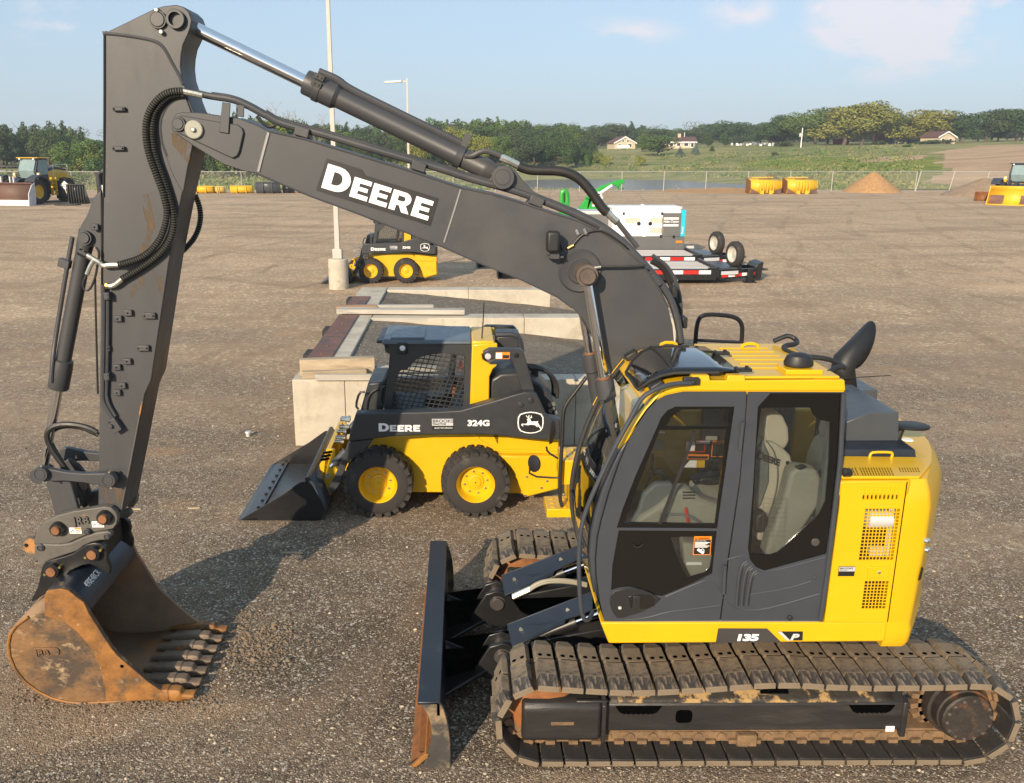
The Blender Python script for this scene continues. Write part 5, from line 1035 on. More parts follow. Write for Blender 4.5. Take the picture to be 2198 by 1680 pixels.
# seat, consoles, levers
ySeat = .50
SEb = O(fg, [(1046, 720), (1066, 655), (1100, 648), (1150, 680), (1186, 715), (1204, 790), (1196, 870), (1158, 980), (1118, 1110), (1030, 1115), (1030, 1000), (1034, 860)], .40)
b = MB(); b.py(SEb, .32, .72); SEAT = b.build('seat', 'seat_cloth', EX, bev=.05, seg=4)
b = MB(); b.py(O(fg, [(1062, 600), (1068, 545), (1092, 515), (1128, 512), (1160, 540), (1184, 590), (1188, 650), (1172, 690), (1120, 694), (1076, 660)], .42), .37, .66); b.build('headrest', 'seat_cloth', SEAT, bev=.04, seg=4)
b = MB(); b.py(O(fg, [(1030, 700), (1066, 650), (1100, 720), (1098, 850), (1060, 960), (1028, 1000)], .33), .300, .325); b.build('seat_side', 'seat_grey', SEAT, bev=.015)
b = MB(); b.py(O(fg, [(780, 930), (1040, 960), (1060, 1090), (800, 1060)], .42), .34, .80); b.build('seat_cushion', 'seat_cloth', SEAT, bev=.04, seg=3)
b = MB(); b.box(.85, 1.35, .38, .78, 1.1, 1.42); b.build('seat_base', 'plastic', SEAT)
q = P(fg, 1042, 748, .29); text('D', 'seat_logo', 'print_grey', SEAT, ((q.x, .294, q.z), V(.98, 0, -.2), V(.1, 0, 1)), .075, .002, bold=.003, sx=.9)
text('EERE', 'seat_logo', 'print_grey', SEAT, ((q.x+.047, .294, q.z-.011), V(.95, 0, -.32), V(.1, 0, 1)), .058, .002, bold=.003, sx=.95)
b = MB(); b.py(O(fg, [(1195, 800), (1230, 778), (1320, 790), (1356, 860), (1340, 940), (1250, 1080), (1160, 1180), (1075, 1200), (1100, 1100), (1160, 940)], .20), .16, .30); b.build('rear_console', 'trim_beige', EX, bev=.03, seg=4)
MB().tube([P(fg, 1200, 650, .9), P(fg, 1370, 830, .2)], .032, 10).build('rear_rail', 'trim_beige', EX)
b = MB(); b.py(O(fg, [(430, 1060), (470, 985), (560, 930), (640, 860), (700, 850), (760, 900), (860, 930), (860, 1060)], .30), .16, .30); b.build('side_console', 'trim_beige', EX, bev=.03, seg=3)
b = MB(); b.py(O(fg, [(500, 905), (560, 850), (640, 850), (660, 900), (620, 1000), (560, 1060), (420, 1060), (480, 980)], .24), .20, .26); b.build('console_trim', 'trim_grey', EX, bev=.02, seg=3)
b = MB(); b.py(O(fg, [(680, 1120), (745, 1125), (830, 1150), (822, 1290), (730, 1300), (690, 1220)], .22), .14, .26); b.build('console_foot', 'trim_beige', EX, bev=.02, seg=3)
j = P(fg, 612, 900, .33); b = MB(); b.lathe(j+V(0, 0, -.02), (0, 0, 1), [(0, .05), (.03, .046), (.035, .036), (.06, .038), (.065, .03), (.09, .03), (.095, .02), (.11, .016)], 14); b.tube(smooth([j+V(0, 0, .08), j+V(-.03, 0, .14), P(fg, 556, 805, .33)], 1), [.018]*0 or .02, 10); b.build('joystick', 'plastic', EX)
j2 = P(fg, 700, 1020, .45); b = MB(); b.tube(smooth([j2, P(fg, 700, 985, .45), P(fg, 650, 955, .45)], 1), .022, 10); b.build('joystick', 'plastic', EX)
MB().tube([P(fg, 552, 720, .6), P(fg, 548, 800, .6)], .012, 8).build('travel_lever', 'plastic', EX)
MB().tube([P(fg, 552, 800, .6), P(fg, 500, 930, .5), P(fg, 560, 975, .45)], .006, 6).build('lever_rod', 'plastic', EX)
b = MB(); q = P(fg, 686, 887, .30); b.box(q.x-.02, q.x+.02, q.y-.02, q.y+.02, q.z-.02, q.z+.02); b.build('key_tag', 'red', EX, bev=.004)
MB().tube([P(fg, 710, 980, .14), P(fg, 720, 1045, .14)], .010, 8).build('safety_lever', 'red', EX)
MB().tube(smooth([P(fg, 590, 1010, .14), P(fg, 720, 1010, .14), P(fg, 780, 1050, .14)], 1), .010, 8).build('grab_rail', 'trim_grey', EX)
b = MB(); b.box(.66, .70, .70, .92, 1.95, 2.12); b.build('monitor', 'plastic', EX, bev=.01)
b = MB(); b.py(O(fg, [(730, 835), (790, 815), (880, 808), (884, 850), (800, 862), (740, 858)], .75), .68, .80); b.build('armrest', 'plastic', EX, bev=.02)
b = MB()
for k in range(5):
    for l in range(3): q = P(fg, 700+k*12, 905+l*14, .155); b.box(q.x-.006, q.x+.006, .152, .158, q.z-.004, q.z+.004)
b.build('console_button', 'plastic', EX)
MB().tube(smooth([P(fg, x, y, .28) for x, y in ((1190, 760), (1205, 860), (1150, 1000), (1080, 1090))], 2), .012, 6).build('seat_belt', 'plastic', SEAT)
MB().tube(smooth([P(fg, x, y, .31) for x, y in ((1090, 660), (1135, 720), (1150, 850), (1110, 1000), (1060, 1090))], 2), .005, 6).build('seat_seam', 'seat_grey', SEAT)
b = MB(); b.py(O(fg, [(1030, 1000), (1075, 985), (1090, 1040), (1060, 1090), (1020, 1080)], .25), .2, .3); b.build('seat_adjuster', 'plastic', SEAT, bev=.02)
b = MB(); b.py(O(fg, [(1222, 786), (1262, 772), (1285, 784), (1250, 800)], .15), .14, .17); b.py(O(fg, [(1336, 800), (1360, 780), (1372, 830), (1345, 860)], .15), .12, .16); b.build('console_grip', 'plastic', EX, bev=.01)
b = MB()
for k in range(9): a0, a1 = at(*fg(1075-k*1.5, 935+k*22), .06), at(*fg(1190-k*1.5, 937+k*22), .06); b.tube([V(a0.x, .0595, a0.z), V(a1.x, .0595, a1.z)], .0009, 4)
for x in (1080, 1130, 1185): a0, a1 = at(*fg(x, 928), .06), at(*fg(x-14, 1128), .06); b.tube([V(a0.x, .0595, a0.z), V(a1.x, .0595, a1.z)], .0009, 4)
b.build('load_chart', 'print_grey', QW)
q = P(fg, 752, 1232, .12); MB().box(q.x-.05, q.x+.05, .13, .138, q.z-.03, q.z-.012).build('floor_label', 'white_print', EX)
# grab rail along the door pillar, roof rail, mirrors, steps
MB().tube(smooth([at(*fg(x, y), yy) for x, y, yy in ((742, 388, .03), (640, 392, .0), (560, 420, -.02), (500, 455, -.02), (462, 530, -.02), (400, 640, -.02), (310, 820, -.02), (240, 980, -.02), (212, 1080, -.02), (203, 1200, -.02), (206, 1350, -.02), (214, 1470, -.02), (232, 1512, -.01), (252, 1508, .02), (270, 1470, .10))], 2), .0145, 10).build('grab_rail', 'cab_grey', EX)
q = at(*fg(745, 390), .02); b = MB(); b.obox(q+V(-.01, .02, .01), V(.05, 0, 0), V(0, .02, 0), V(0, 0, .022)); b.cyl(q+V(0, -.01, .005), q+V(0, .03, .005), .014, 10); b.build('rail_mount', 'plastic', EX, bev=.006)
rr = [(1125, 190, 1.0), (1160, 175, 1.0), (1195, 162, 1.0), (1235, 185, .98), (1235, 205, .9), (1165, 212, .85), (1185, 240, .75), (1260, 262, .6), (1380, 272, .5), (1440, 300, .4), (1465, 320, .3)]
MB().tube(smooth([at(*fg(x, y), Y) for x, y, Y in rr], 2), .017, 10).build('roof_rail', 'plastic', RF)
MB().tube(smooth([at(*fg(x, y), Y) for x, y, Y in ((1340, 352, .2), (1385, 340, .22), (1415, 315, .26), (1455, 312, .28))], 2), .016, 10).build('roof_rail', 'plastic', RF)
q = at(*fg(1345, 345), .2); b = MB(); b.lathe(q+V(0, 0, -.02), (0, 0, 1), [(0, .034), (.02, .034), (.025, .012), (.04, .012)], 14); b.build('rail_bolt', 'plastic', RF)
q = gz(*fg(1240, 310), roofz+.04); b = MB(); b.lathe(q, (0, 0, 1), [(0, .06), (.01, .072), (.03, .074), (.07, .06), (.085, .035), (.09, .01)], 20); gp = b.build('antenna_pod', 'plastic', RF); gp.scale = (1.25, 1, 1); gp.location.x = -(q.x-1.44)*.25
b = MB(); b.box(q.x-.11, q.x+.12, q.y-.1, q.y+.08, roofz+.01, roofz+.042); b.build('pod_base', 'yellow', RF, bev=.006)
# far handrail, step box and platform, mirrors on the right side
MB().tube(smooth([at(*fg(x, y), 2.2) for x, y in ((752, 260), (756, 160), (766, 90), (790, 66), (850, 64), (940, 74), (972, 100), (978, 140), (966, 255))], 2), .019, 10).build('guard_rail', 'black_paint', EX)
MB().tube([at(*fg(765, 186), 2.2), at(*fg(970, 196), 2.2)], .014, 8).build('guard_rail', 'black_paint', EX)
b = MB(); b.box(.38, 1.75, 1.62, 2.45, 1.05, 1.35); b.box(.85, 1.38, 1.65, 2.45, 1.3, 2.08); b.build('tank_body', 'yellow', EX, bev=.02)
MB().box(1.385, 1.82, 1.62, 2.45, 1.3, 2.12).build('engine_bulkhead', 'hood_blue', EX, bev=.02)
q0 = P(fg, 122, 755, 2.05); q1 = P(fg, 245, 755, 2.05)
SB = MB().box(q0.x, q0.x+.38, 2.05, 2.42, at(*fg(150, 870), 2.05).z, q0.z).build('step_box', 'yellow', EX, bev=.008)
b = MB()
for k in range(4):
    for l in range(4): b.cyl((q0.x+.05+k*.085, 2.09+l*.085, q0.z+.0), (q0.x+.05+k*.085, 2.09+l*.085, q0.z+.006), .022, 10)
b.build('tread_hole', 'bucket_edge' if False else 'yellow', SB)
q0 = P(fg, 52, 1000, 1.95); b = MB(); b.box(q0.x, q0.x+.35, 1.95, 2.25, q0.z-.05, q0.z+.03); SP = b.build('access_step', 'yellow', EX, bev=.006)
b = MB()
for k in range(3):
    for l in range(3): b.cyl((q0.x+.06+k*.1, 2.0+l*.09, q0.z+.029), (q0.x+.06+k*.1, 2.0+l*.09, q0.z+.036), .02, 10)
b.build('tread_hole', 'yellow', SP)
MB().tube(smooth([P(fg, x, y, 2.0) for x, y in ((240, 360), (190, 425), (140, 490), (128, 540), (126, 650), (118, 760), (112, 930), (125, 975))], 2), .0165, 10).build('guard_rail', 'plastic', EX)
q = P(fg, 85, 620, 2.05); b = MB(); b.lathe(q+V(.02, .0, 0), V(-.62, .1, .05), [(0, .02), (.02, .10), (.045, .115), (.06, .06)], 20); mo = b.build('side_mirror', 'plastic', EX)
MB().tube(smooth([P(fg, x, y, 2.05) for x, y in ((50, 690), (55, 715), (105, 745))], 1), .009, 8).build('mirror_arm', 'plastic', EX)
q = P(fk, 1180+0, 0, 2.0); q = at(1151, 994, 2.0); b = MB(); b.lathe(q, V(-.75, -.55, .1), [(0, .02), (.01, .07), (.03, .075), (.045, .03)], 18); b.build('round_mirror', 'plastic', EX)
MB().tube(smooth([at(x, y, 2.0) for x, y in ((1138, 995), (1136, 1022), (1200, 1026), (1204, 1022))], 1), .009, 8).build('mirror_arm', 'plastic', EX)
mv = [(340, 595), (300, 620), (262, 690), (240, 770), (245, 820), (275, 795), (310, 720), (335, 650)]
b = MB(); b.prism([P(fg, x, y, .86) for x, y in mv], V(.02, .05, 0)); b.build('cab_mirror', 'plastic', EX, bev=.012, seg=3)
MB().tube(smooth([P(fg, x, y, .88) for x, y in ((250, 690), (240, 665), (275, 625), (330, 600))], 1), .009, 8).build('mirror_arm', 'plastic', EX)
MB().tube([P(fg, 165, 895, 1.0), P(fg, 215, 1010, .8), P(fg, 275, 1160, .5)], .009, 6).build('wiper', 'plastic', EX)
# ================================================================ boom, arm, cylinders
YB0, YB1 = 1.08, 1.50
boom_top = [(-1, -1)]
nose = O(fa, [(1475, 1120), (1458, 1070), (1470, 1010), (1505, 965), (1560, 955), (1700, 958), (1890, 985), (2030, 1005), (2190, 1065)], YB0)
topl = O(fd, [(100, 1118), (420, 1190), (800, 1305), (1250, 1440), (1740, 1600), (2000, 1655)], YB0)
topr = O(fD, [(1103, 430), (1171, 452), (1244, 475), (1290, 497), (1328, 522), (1362, 552), (1392, 586), (1416, 622), (1434, 660), (1444, 700), (1448, 745), (1430, 800)], YB0)
bot = O(fD, [(1330, 830), (1318, 800), (1300, 768), (1275, 728), (1252, 686), (1228, 660), (1197, 637), (1122, 601), (1022, 561), (952, 530), (861, 494), (766, 457), (665, 420), (551, 372), (523, 367), (478, 352), (415, 313), (392, 297)], YB0)
b = MB(); b.py(nose+topl+topr+bot, YB0+.03, YB1-.03); BM = b.build('boom', 'arm_grey', EX, ang=25)
b = MB(); b.py(nose+topl+topr+bot, YB0+.0, YB0+.031); b.py(nose+topl+topr+bot, YB1-.031, YB1)
BP = b.build('boom_side_plate', 'arm_grey', BM, bev=.006, ang=25)
# weld seams and flange lips
def seam(pts, r, par, m='arm_grey', nm='weld_seam', Y=YB0): return MB().tube(smooth([at(*p, Y) for p in pts], 1), r, 6).build(nm, m, par)
seam([(577, 284), (566, 325), (555, 368)], .013, BM, 'seam_grey'); seam([(989, 406), (972, 462), (953, 520)], .007, BM, 'seam_grey')
b = MB(); tp = topl+topr[:9]
b.tube([V(x, YB0+.004, z) for x, z in tp], .009, 6); b.tube([V(x, YB0+.004, z) for x, z in bot[5:14]], .008, 6); b.build('flange_weld', 'arm_grey', BM)
# nose plate, pins
npl = [(1480, 1090), (1475, 1040), (1500, 1000), (1560, 985), (1650, 1000), (1875, 1040), (2030, 1062), (2070, 1090), (2085, 1130), (2050, 1290), (2030, 1330), (1990, 1350), (1880, 1300), (1520, 1130)]
NP = MB().py(O(fa, npl, YB0), YB0-.022, YB0+.001).build('nose_plate', 'arm_grey', BM, bev=.006)
def pin(fr, x, y, Y, r, ring=None, m='pin_steel', par=None, proud=.03, mr='arm_grey'):
    q = P(fr, x, y, Y); b = MB(); b.lathe((q.x, Y-proud, q.z), (0, 1, 0), [(0, .004), (0, r*.93), (.004, r), (proud+.01, r)], 26); o = b.build('pin', m, par)
    if ring: MB().lathe((q.x, Y-proud*.75, q.z), (0, 1, 0), [(0, r*1.06), (0, ring*.96), (.005, ring), (proud+.01, ring), (proud+.01, r*1.06), (0, r*1.06)], 28, cap=False).build('pin_collar', mr, par)
    return q
bp_ = pin(fa, 1527, 1055, YB0-.02, .036, .048, par=BM, m='arm_grey')
q = P(fa, 1660, 1105, YB0-.02); MB().lathe((q.x, YB0-.045, q.z), (0, 1, 0), [(0, .055), (.004, .06), (.026, .06)], 26).build('thrust_washer', 'white_print' if False else 'trim_beige', BM)
MB().lathe((q.x, YB0-.066, q.z), (0, 1, 0), [(0, .012), (.004, .017), (.022, .017)], 6).build('washer_bolt', 'zinc', BM)
# boom cylinder pivot with weld-on boss rings, near cylinder in front and the far one behind
bc = P(fm, 1330, 1270, YB0)
for r_, w_ in ((.150, .018), (.092, .024)):
    b = MB(); b.lathe((bc.x-.028, YB0-.012-(.005 if r_ < .1 else 0), bc.z+.01), (0, 1, 0), [(0, r_-.02), (-.004, r_-.008), (.004, r_), (.014, r_+.006)], 36); b.build('boss_ring', 'arm_grey', BM, ang=60)
b = MB(); b.lathe((bc.x, .86, bc.z), (0, 1, 0), [(0, .03), (0, .052), (.02, .056), (.05, .056), (.05, .05), (.06, .05), (.06, .062), (.10, .066), (.10, .05), (.16, .05), (.16, .075), (.23, .075)], 28); b.build('pivot_pin', 'pin_brown', BM)
cyA = P(fD, 1297, 818, .955)
b = MB(); b.lathe((bc.x, .905, bc.z), (0, 1, 0), [(0, .05), (0, .075), (.10, .075), (.10, .05)], 26); b.build('rod_eye', 'pin_brown', EX)
dn = (V(cyA.x, .955, cyA.z)-V(bc.x, .955, bc.z)); L_ = dn.length; dn.normalize()
for yy, nm in ((.955, 1), (1.625, 2)):
    o_ = V(bc.x, yy, bc.z); b = MB(); b.cyl(o_+dn*.06, o_+dn*(L_+.4), .034, 20); b.build('cylinder_rod', 'chrome', EX)
    e0 = L_-.02 if nm == 1 else L_-.05
    b = MB(); b.lathe(o_+dn*e0, dn, [(0, .035), (0, .066), (.02, .068), (.14, .068), (.15, .056), (.9, .056)], 24); b.build('boom_cylinder', 'arm_grey', EX)
    MB().lathe(o_+dn*(e0-.012), dn, [(0, .034), (0, .046), (.013, .046)], 24).build('wiper_ring', 'rust_pin', EX)
MB().lathe((bc.x, 1.58, bc.z), (0, 1, 0), [(0, .05), (0, .075), (.10, .075), (.10, .05)], 26).build('rod_eye', 'arm_grey', EX)
# lamp and grease lines on the boom side
q = P(fm, 985, 925, YB0-.12); b = MB(); b.obox(q, V(.045, 0, .0), V(0, .05, 0), V(0, 0, .072)); lp = b.build('work_lamp', 'plastic', BM, bev=.02, seg=3)
b = MB(); b.obox(P(fm, 1000, 1060, YB0-.07), V(.03, 0, 0), V(0, .05, 0), V(0, 0, .03)); b.obox(P(fm, 1010, 1090, YB0-.05), V(.055, 0, 0), V(0, .045, 0), V(0, 0, .007)); b.build('lamp_bracket', 'arm_grey', BM)
MB().tube(smooth([P(fm, 1035, 920, YB0-.08), P(fm, 1070, 960, YB0-.06), P(fm, 1085, 1030, YB0-.03)], 2), .006, 6).build('lamp_cable', 'hose', BM)
def hosep(nm, fr, pts, Y, r, m='hose', par=None, n=8): return MB().tube(smooth([P(fr, p[0], p[1], p[2] if len(p) > 2 else Y) for p in pts], 2), r, n).build(nm, m, par or BM)
hosep('grease_line', fm, [(1190, 985), (1250, 910), (1310, 850), (1400, 810), (1500, 800), (1560, 815), (1680, 890), (1800, 975)], YB0-.015, .007)
hosep('grease_line', fm, [(1520, 1208), (1680, 1208), (1850, 1205), (2020, 1190)], YB0-.05, .008)
hosep('line_fitting', fm, [(1405, 1228), (1520, 1208)], YB0-.05, .011, 'zinc'); hosep('line_fitting', fm, [(1150, 1000), (1215, 965)], YB0-.02, .009, 'brass')
for x, y in ((1248, 800), (1335, 790)): MB().cyl(P(fm, x, y, YB0), P(fm, x+18, y+50, YB0)+V(0, -.03, 0), .011, 8).build('line_clip', 'zinc', BM)
# pipes along the boom top
pipe = [(570, 246), (600, 265), (680, 284), (760, 308), (850, 335), (940, 360), (1010, 384), (1103, 408), (1180, 437), (1260, 470), (1320, 505), (1370, 555), (1410, 600), (1440, 640), (1455, 690), (1462, 735)]
for dy, Y, r in ((0, 1.16, .026), (-5, 1.24, .022)):
    MB().tube(smooth([at(x, y+dy, Y) for x, y in pipe], 2), r, 10).build('boom_pipe', 'arm_grey', EX)
for x, y in ((652, 283), (900, 356), (1150, 430), (1292, 500), (1400, 600)):
    q = at(x, y, 1.2); i = min(range(len(pipe)-1), key=lambda k: abs(pipe[k][0]-x)); d_ = (at(*pipe[i+1], 1.2)-at(*pipe[i], 1.2)).normalized(); nn = V(d_.z, 0, -d_.x)*-1
    b = MB(); b.obox(q+nn*.0, d_*.05, V(0, .09, 0), nn*.032); b.obox(q-nn*.07, d_*.06, V(0, .06, 0), nn*.045); b.build('pipe_clamp', 'arm_grey', BM, bev=.006)
pf = [(428, 201), (455, 207), (500, 213), (535, 228), (570, 248)]
MB().tube(smooth([at(x, y, 1.16) for x, y in pf], 2), .023, 10).build('boom_pipe', 'arm_grey', EX)
MB().tube(smooth([at(x, y-4, 1.24) for x, y in pf[1:]], 2), .02, 10).build('boom_pipe', 'arm_grey', EX)
b = MB(); b.py(O(fa, [(1900, 870), (1972, 880), (1955, 1140), (1870, 1125), (1880, 1090)], YB0-.02), YB0-.035, YB0-.025); b.py(O(fa, [(2015, 890), (2085, 900), (2080, 1000), (2015, 990)], YB0+.03), YB0+.03, YB0+.04); b.build('pipe_bracket', 'arm_grey', BM, bev=.004)
hosep('cable_bundle', fd, [(0, 930), (60, 960), (110, 990), (160, 1030), (300, 1080), (420, 1110), (560, 1160)], 1.2, .012); hosep('cable_bundle', fd, [(0, 990), (60, 1060), (110, 1085), (150, 1070)], 1.12, .012)
# arm cylinder from the arm head to the lug on the boom
lug = P(fm, 425, 210, 1.22)
b = MB(); b.py(O(fm, [(250, 275), (300, 190), (330, 130), (380, 90), (440, 75), (510, 95), (570, 135), (640, 230), (740, 340), (900, 455), (700, 440), (400, 330)], 1.17), 1.15, 1.19); b.py(O(fm, [(250, 275), (300, 190), (330, 130), (380, 90), (440, 75), (510, 95), (570, 135), (640, 230), (740, 340), (900, 455), (700, 440), (400, 330)], 1.17), 1.39, 1.43); b.build('cylinder_lug', 'arm_grey', BM, bev=.006)
q = P(fm, 425, 210, 1.15); b = MB(); b.lathe((q.x, 1.10, q.z), (0, 1, 0), [(0, .004), (0, .048), (.003, .052), (.003, .056), (0, .058), (0, .075), (.006, .08), (.05, .08)], 28); b.build('lug_pin', 'arm_grey', BM)
for x, y in ((320, 172), (520, 235)): MB().lathe(P(fm, x, y, 1.13)+V(0, -.02, 0), (0, 1, 0), [(0, .012), (.03, .012)], 6).build('pin_bolt', 'zinc', BM)
yc_ = 1.29; aH = P(fa, 1505, 165, yc_); aL = V(q.x, yc_, q.z); dA = (aL-aH).normalized(); LA = (aL-aH).length
g0 = P(fd, 395, 740, yc_); tg = (g0-aH).dot(dA); t2 = (P(fd, 640, 880, yc_)-aH).dot(dA)
AC = MB().lathe(aH+dA*tg, dA, [(0, .052), (0, .082), (.01, .085), (.075, .085), (.08, .094), (.12, .094), (.125, .089), (t2-tg, .089), (t2-tg+.03, .07), (LA-tg-.16, .070), (LA-tg-.15, .074), (LA-tg-.12, .074), (LA-tg-.06, .06), (LA-tg, .05)], 28).build('arm_cylinder', 'arm_grey', EX)
MB().cyl(aH+dA*.05, aH+dA*(tg+.05), .046, 24).build('cylinder_rod', 'chrome', EX)
nA = V(-dA.z, 0, dA.x); nA = nA if nA.z > 0 else -nA
MB().tube(smooth([aH+dA*(tg+.06)+nA*.1, aH+dA*(tg+.2)+nA*.11, aH+dA*(t2+.04)+nA*.09, aH+dA*(t2+.2)+nA*.085, aH+dA*(LA-.35)+nA*.085], 2), .028, 10).build('cylinder_pipe', 'arm_grey', AC)
b = MB(); b.lathe(aH+dA*(LA-.36), dA, [(0, .08), (0, .084), (.05, .084), (.05, .08)], 20); b.obox(aH+dA*(LA-.335)+nA*.12, dA*.022, V(0, .04, 0), nA*.05); b.build('pipe_strap', 'arm_grey', AC)
for k in range(2):
    q_ = aH+dA*(tg+.09)+V(0, -.09, 0)+nA*(.02+.05*k); b = MB(); b.obox(q_, dA*.035, V(0, .012, 0), nA*.018); b.cyl(q_+dA*.015+V(0, -.02, 0), q_+dA*.015, .008, 6); b.cyl(q_-dA*.015+V(0, -.02, 0), q_-dA*.015, .008, 6); b.build('gland_clamp', 'plastic', AC)
hosep('cylinder_pipe', fm, [(-250, -10), (-200, 20), (-130, 10), (-60, -20), (60, -10), (200, 20), (330, 25)], 1.2, .02, 'arm_grey', AC) if False else None
hosep('cylinder_pipe', fd, [(1770, 1330), (1830, 1335), (1890, 1300), (1950, 1285), (2010, 1300), (2120, 1350)], 1.22, .019, 'arm_grey', AC)
hosep('hose_fitting', fm, [(400, -15), (470, 10), (600, 75)], 1.22, .026, 'zinc', AC)
hosep('boom_hose', fm, [(600, 80), (680, 115), (760, 130), (900, 132), (1050, 135), (1180, 165), (1290, 230), (1390, 340), (1480, 470), (1540, 560), (1590, 600)], 1.22, .034, 'hose', EX, 12)
hosep('hose_fitting', fm, [(1590, 595), (1640, 650), (1710, 715)], 1.22, .026, 'zinc', EX)
hosep('boom_pipe', fm, [(1700, 700), (1760, 780), (1860, 900), (1930, 990)], 1.2, .018, 'arm_grey', EX)
hosep('side_hose', fD, [(1398, 560), (1425, 575), (1440, 610), (1455, 660), (1458, 740)], 1.45, .02, 'hose', EX)
hosep('side_hose', fD, [(1400, 548), (1432, 570), (1452, 605), (1462, 650), (1460, 700), (1464, 738)], 1.4, .016, 'arm_grey', EX)
for x, y in ((1445, 625), (1466, 690)):
    q = at(x, y, 1.3); b = MB(); b.obox(q, V(.02, 0, 0), V(0, .06, 0), V(0, 0, .04)); b.build('hose_bracket', 'plastic', EX, bev=.006)
# DEERE on the boom side
e0, e1 = at(690, 402, YB0), at(918, 473, YB0); Ux = (e1-e0); LL = Ux.length; Ux.normalize(); Vx = V(-Ux.z, 0, Ux.x); 
if Vx.z < 0: Vx = -Vx
Vx = (Vx+Ux*.03).normalized()
def glyph(ch):
    """bold block capitals on a unit-height grid: outline and holes"""
    if ch == 'E': return [[(0, 0), (.80, 0), (.80, .23), (.30, .23), (.30, .40), (.72, .40), (.72, .60), (.30, .60), (.30, .77), (.80, .77), (.80, 1), (0, 1)]], .80
    arc = lambda cx, cz, rx, rz, a0, a1, n=9: [(cx+rx*math.cos(rad(a0+(a1-a0)*k/n)), cz+rz*math.sin(rad(a0+(a1-a0)*k/n))) for k in range(n+1)]
    if ch == 'D': return [[(0, 0)]+arc(.46, .5, .50, .5, -90, 90)+[(0, 1)], [(.30, .24)]+arc(.44, .5, .22, .26, -90, 90)+[(.30, .76)]], .96
    return [[(0, 0), (.29, 0), (.29, .30), (.42, .30), (.60, 0), (.94, 0), (.72, .36)]+arc(.56, .67, .32, .33, -60, 90)+[(0, 1)], [(.29, .53)]+arc(.52, .655, .10, .125, -90, 90, 6)+[(.29, .78)]], .94
def lettering(par, o, Ux, Vx, total, hD, hE, Y, m, bold, outline=None, depth=.004):
    """large D then smaller EERE, scaled to a given run"""
    gap = .10; wid = [(ch, h, glyph(ch)) for ch, h in (('D', hD), ('E', hE), ('E', hE), ('R', hE), ('E', hE))]
    run = sum(g[1]*h for _, h, g in wid)+gap*hE*4; k = total/run; u = 0; Ux = Vector(Ux).normalized(); Vx = Vector(Vx)
    for ch, h, (loops, w_) in wid:
        mb = MB(); holed(mb, [(x*h*k, z*h) for x, z in loops[0]], [[(x*h*k, z*h) for x, z in l] for l in loops[1:]], -depth/2, depth/2)
        mb.v = [tuple(Vector(o)+Ux*(u+p[0])+Vx*p[2]+V(0, p[1], 0)) for p in mb.v]
        mb.build('logo_letter', m, par, flat=True); u += w_*h*k+gap*hE*k
hD, hE = (at(699, 349, YB0)-at(690, 402, YB0)).length, (at(928, 431, YB0)-at(918, 473, YB0)).length
lo_ = V(e0.x, YB0-.007, e0.z)
bk = [(-.03, -.03), (LL*.27, -.03), (LL+.03, -.03), (LL+.025, hE+.03), (LL*.345, hE+.03), (LL*.30, hD+.03), (-.02, hD+.03)]
MB().prism([V(e0.x, YB0-.004, e0.z)+Ux*u+Vx*v for u, v in bk], V(0, .003, 0)).build('logo_panel', 'black_print', BM)
lettering(BM, lo_, Ux, Vx, LL, hD, hE, YB0, 'white_print', .011)
# ---- arm (dipper)
YS0, YS1 = 1.12, 1.46
head = O(fa, [(890, 282), (1320, 72), (1400, 50), (1500, 39), (1562, 55), (1610, 100), (1636, 170), (1622, 240), (1600, 300), (1562, 380), (1545, 470), (1540, 560), (1552, 660), (1585, 760), (1615, 860), (1655, 960), (1670, 1090), (1650, 1245)], YS0)
low = O(fb, [(1548, 0), (1440, 560), (1400, 830), (1290, 1560)], YS0)+O(fc, [(1235, 0), (1130, 560), (1045, 985), (1010, 1040), (860, 1040), (838, 960), (846, 400), (848, 0)], YS0)
lef = O(fb, [(868, 1000), (872, 400), (876, 0)], YS0)
o_ = head+low+lef
b = MB(); b.py(o_, YS0+.02, YS1-.02); AR = b.build('arm', 'arm_rust', EX, ang=25)
b = MB(); b.py(o_, YS0, YS0+.021); b.py(o_, YS1-.021, YS1); b.build('arm_side_plate', 'arm_rust', AR, bev=.005, ang=25)
def tubeD(nm, fr, pts, Y, r, m='arm_grey', par=None, it=1, n=8): return MB().tube(smooth([P(fr, x, y, Y) for x, y in pts], it), r, n).build(nm, m, par or AR)
tubeD('head_weld', fa, [(885, 285), (1000, 292), (1180, 318), (1310, 345), (1370, 375), (1415, 430), (1470, 540), (1530, 640), (1560, 720)], YS0, .011, 'arm_grey', None, 2)
tubeD('edge_lip', fa, [(893, 300), (893, 1000), (886, 1680)], YS0, .009, 'black_paint'); tubeD('edge_lip', fb, [(876, 0), (870, 800)], YS0, .008, 'black_paint')
tubeD('edge_weld', fc, [(1215, 60), (1120, 560), (1040, 960)], YS0, .006, 'coupler')
b = MB(); b.prism([P(fa, x, y, YS0-.0) for x, y in ((868, 265), (905, 262), (915, 285), (880, 300))], (0, .34, 0)); b.build('head_cap', 'arm_grey', AR)
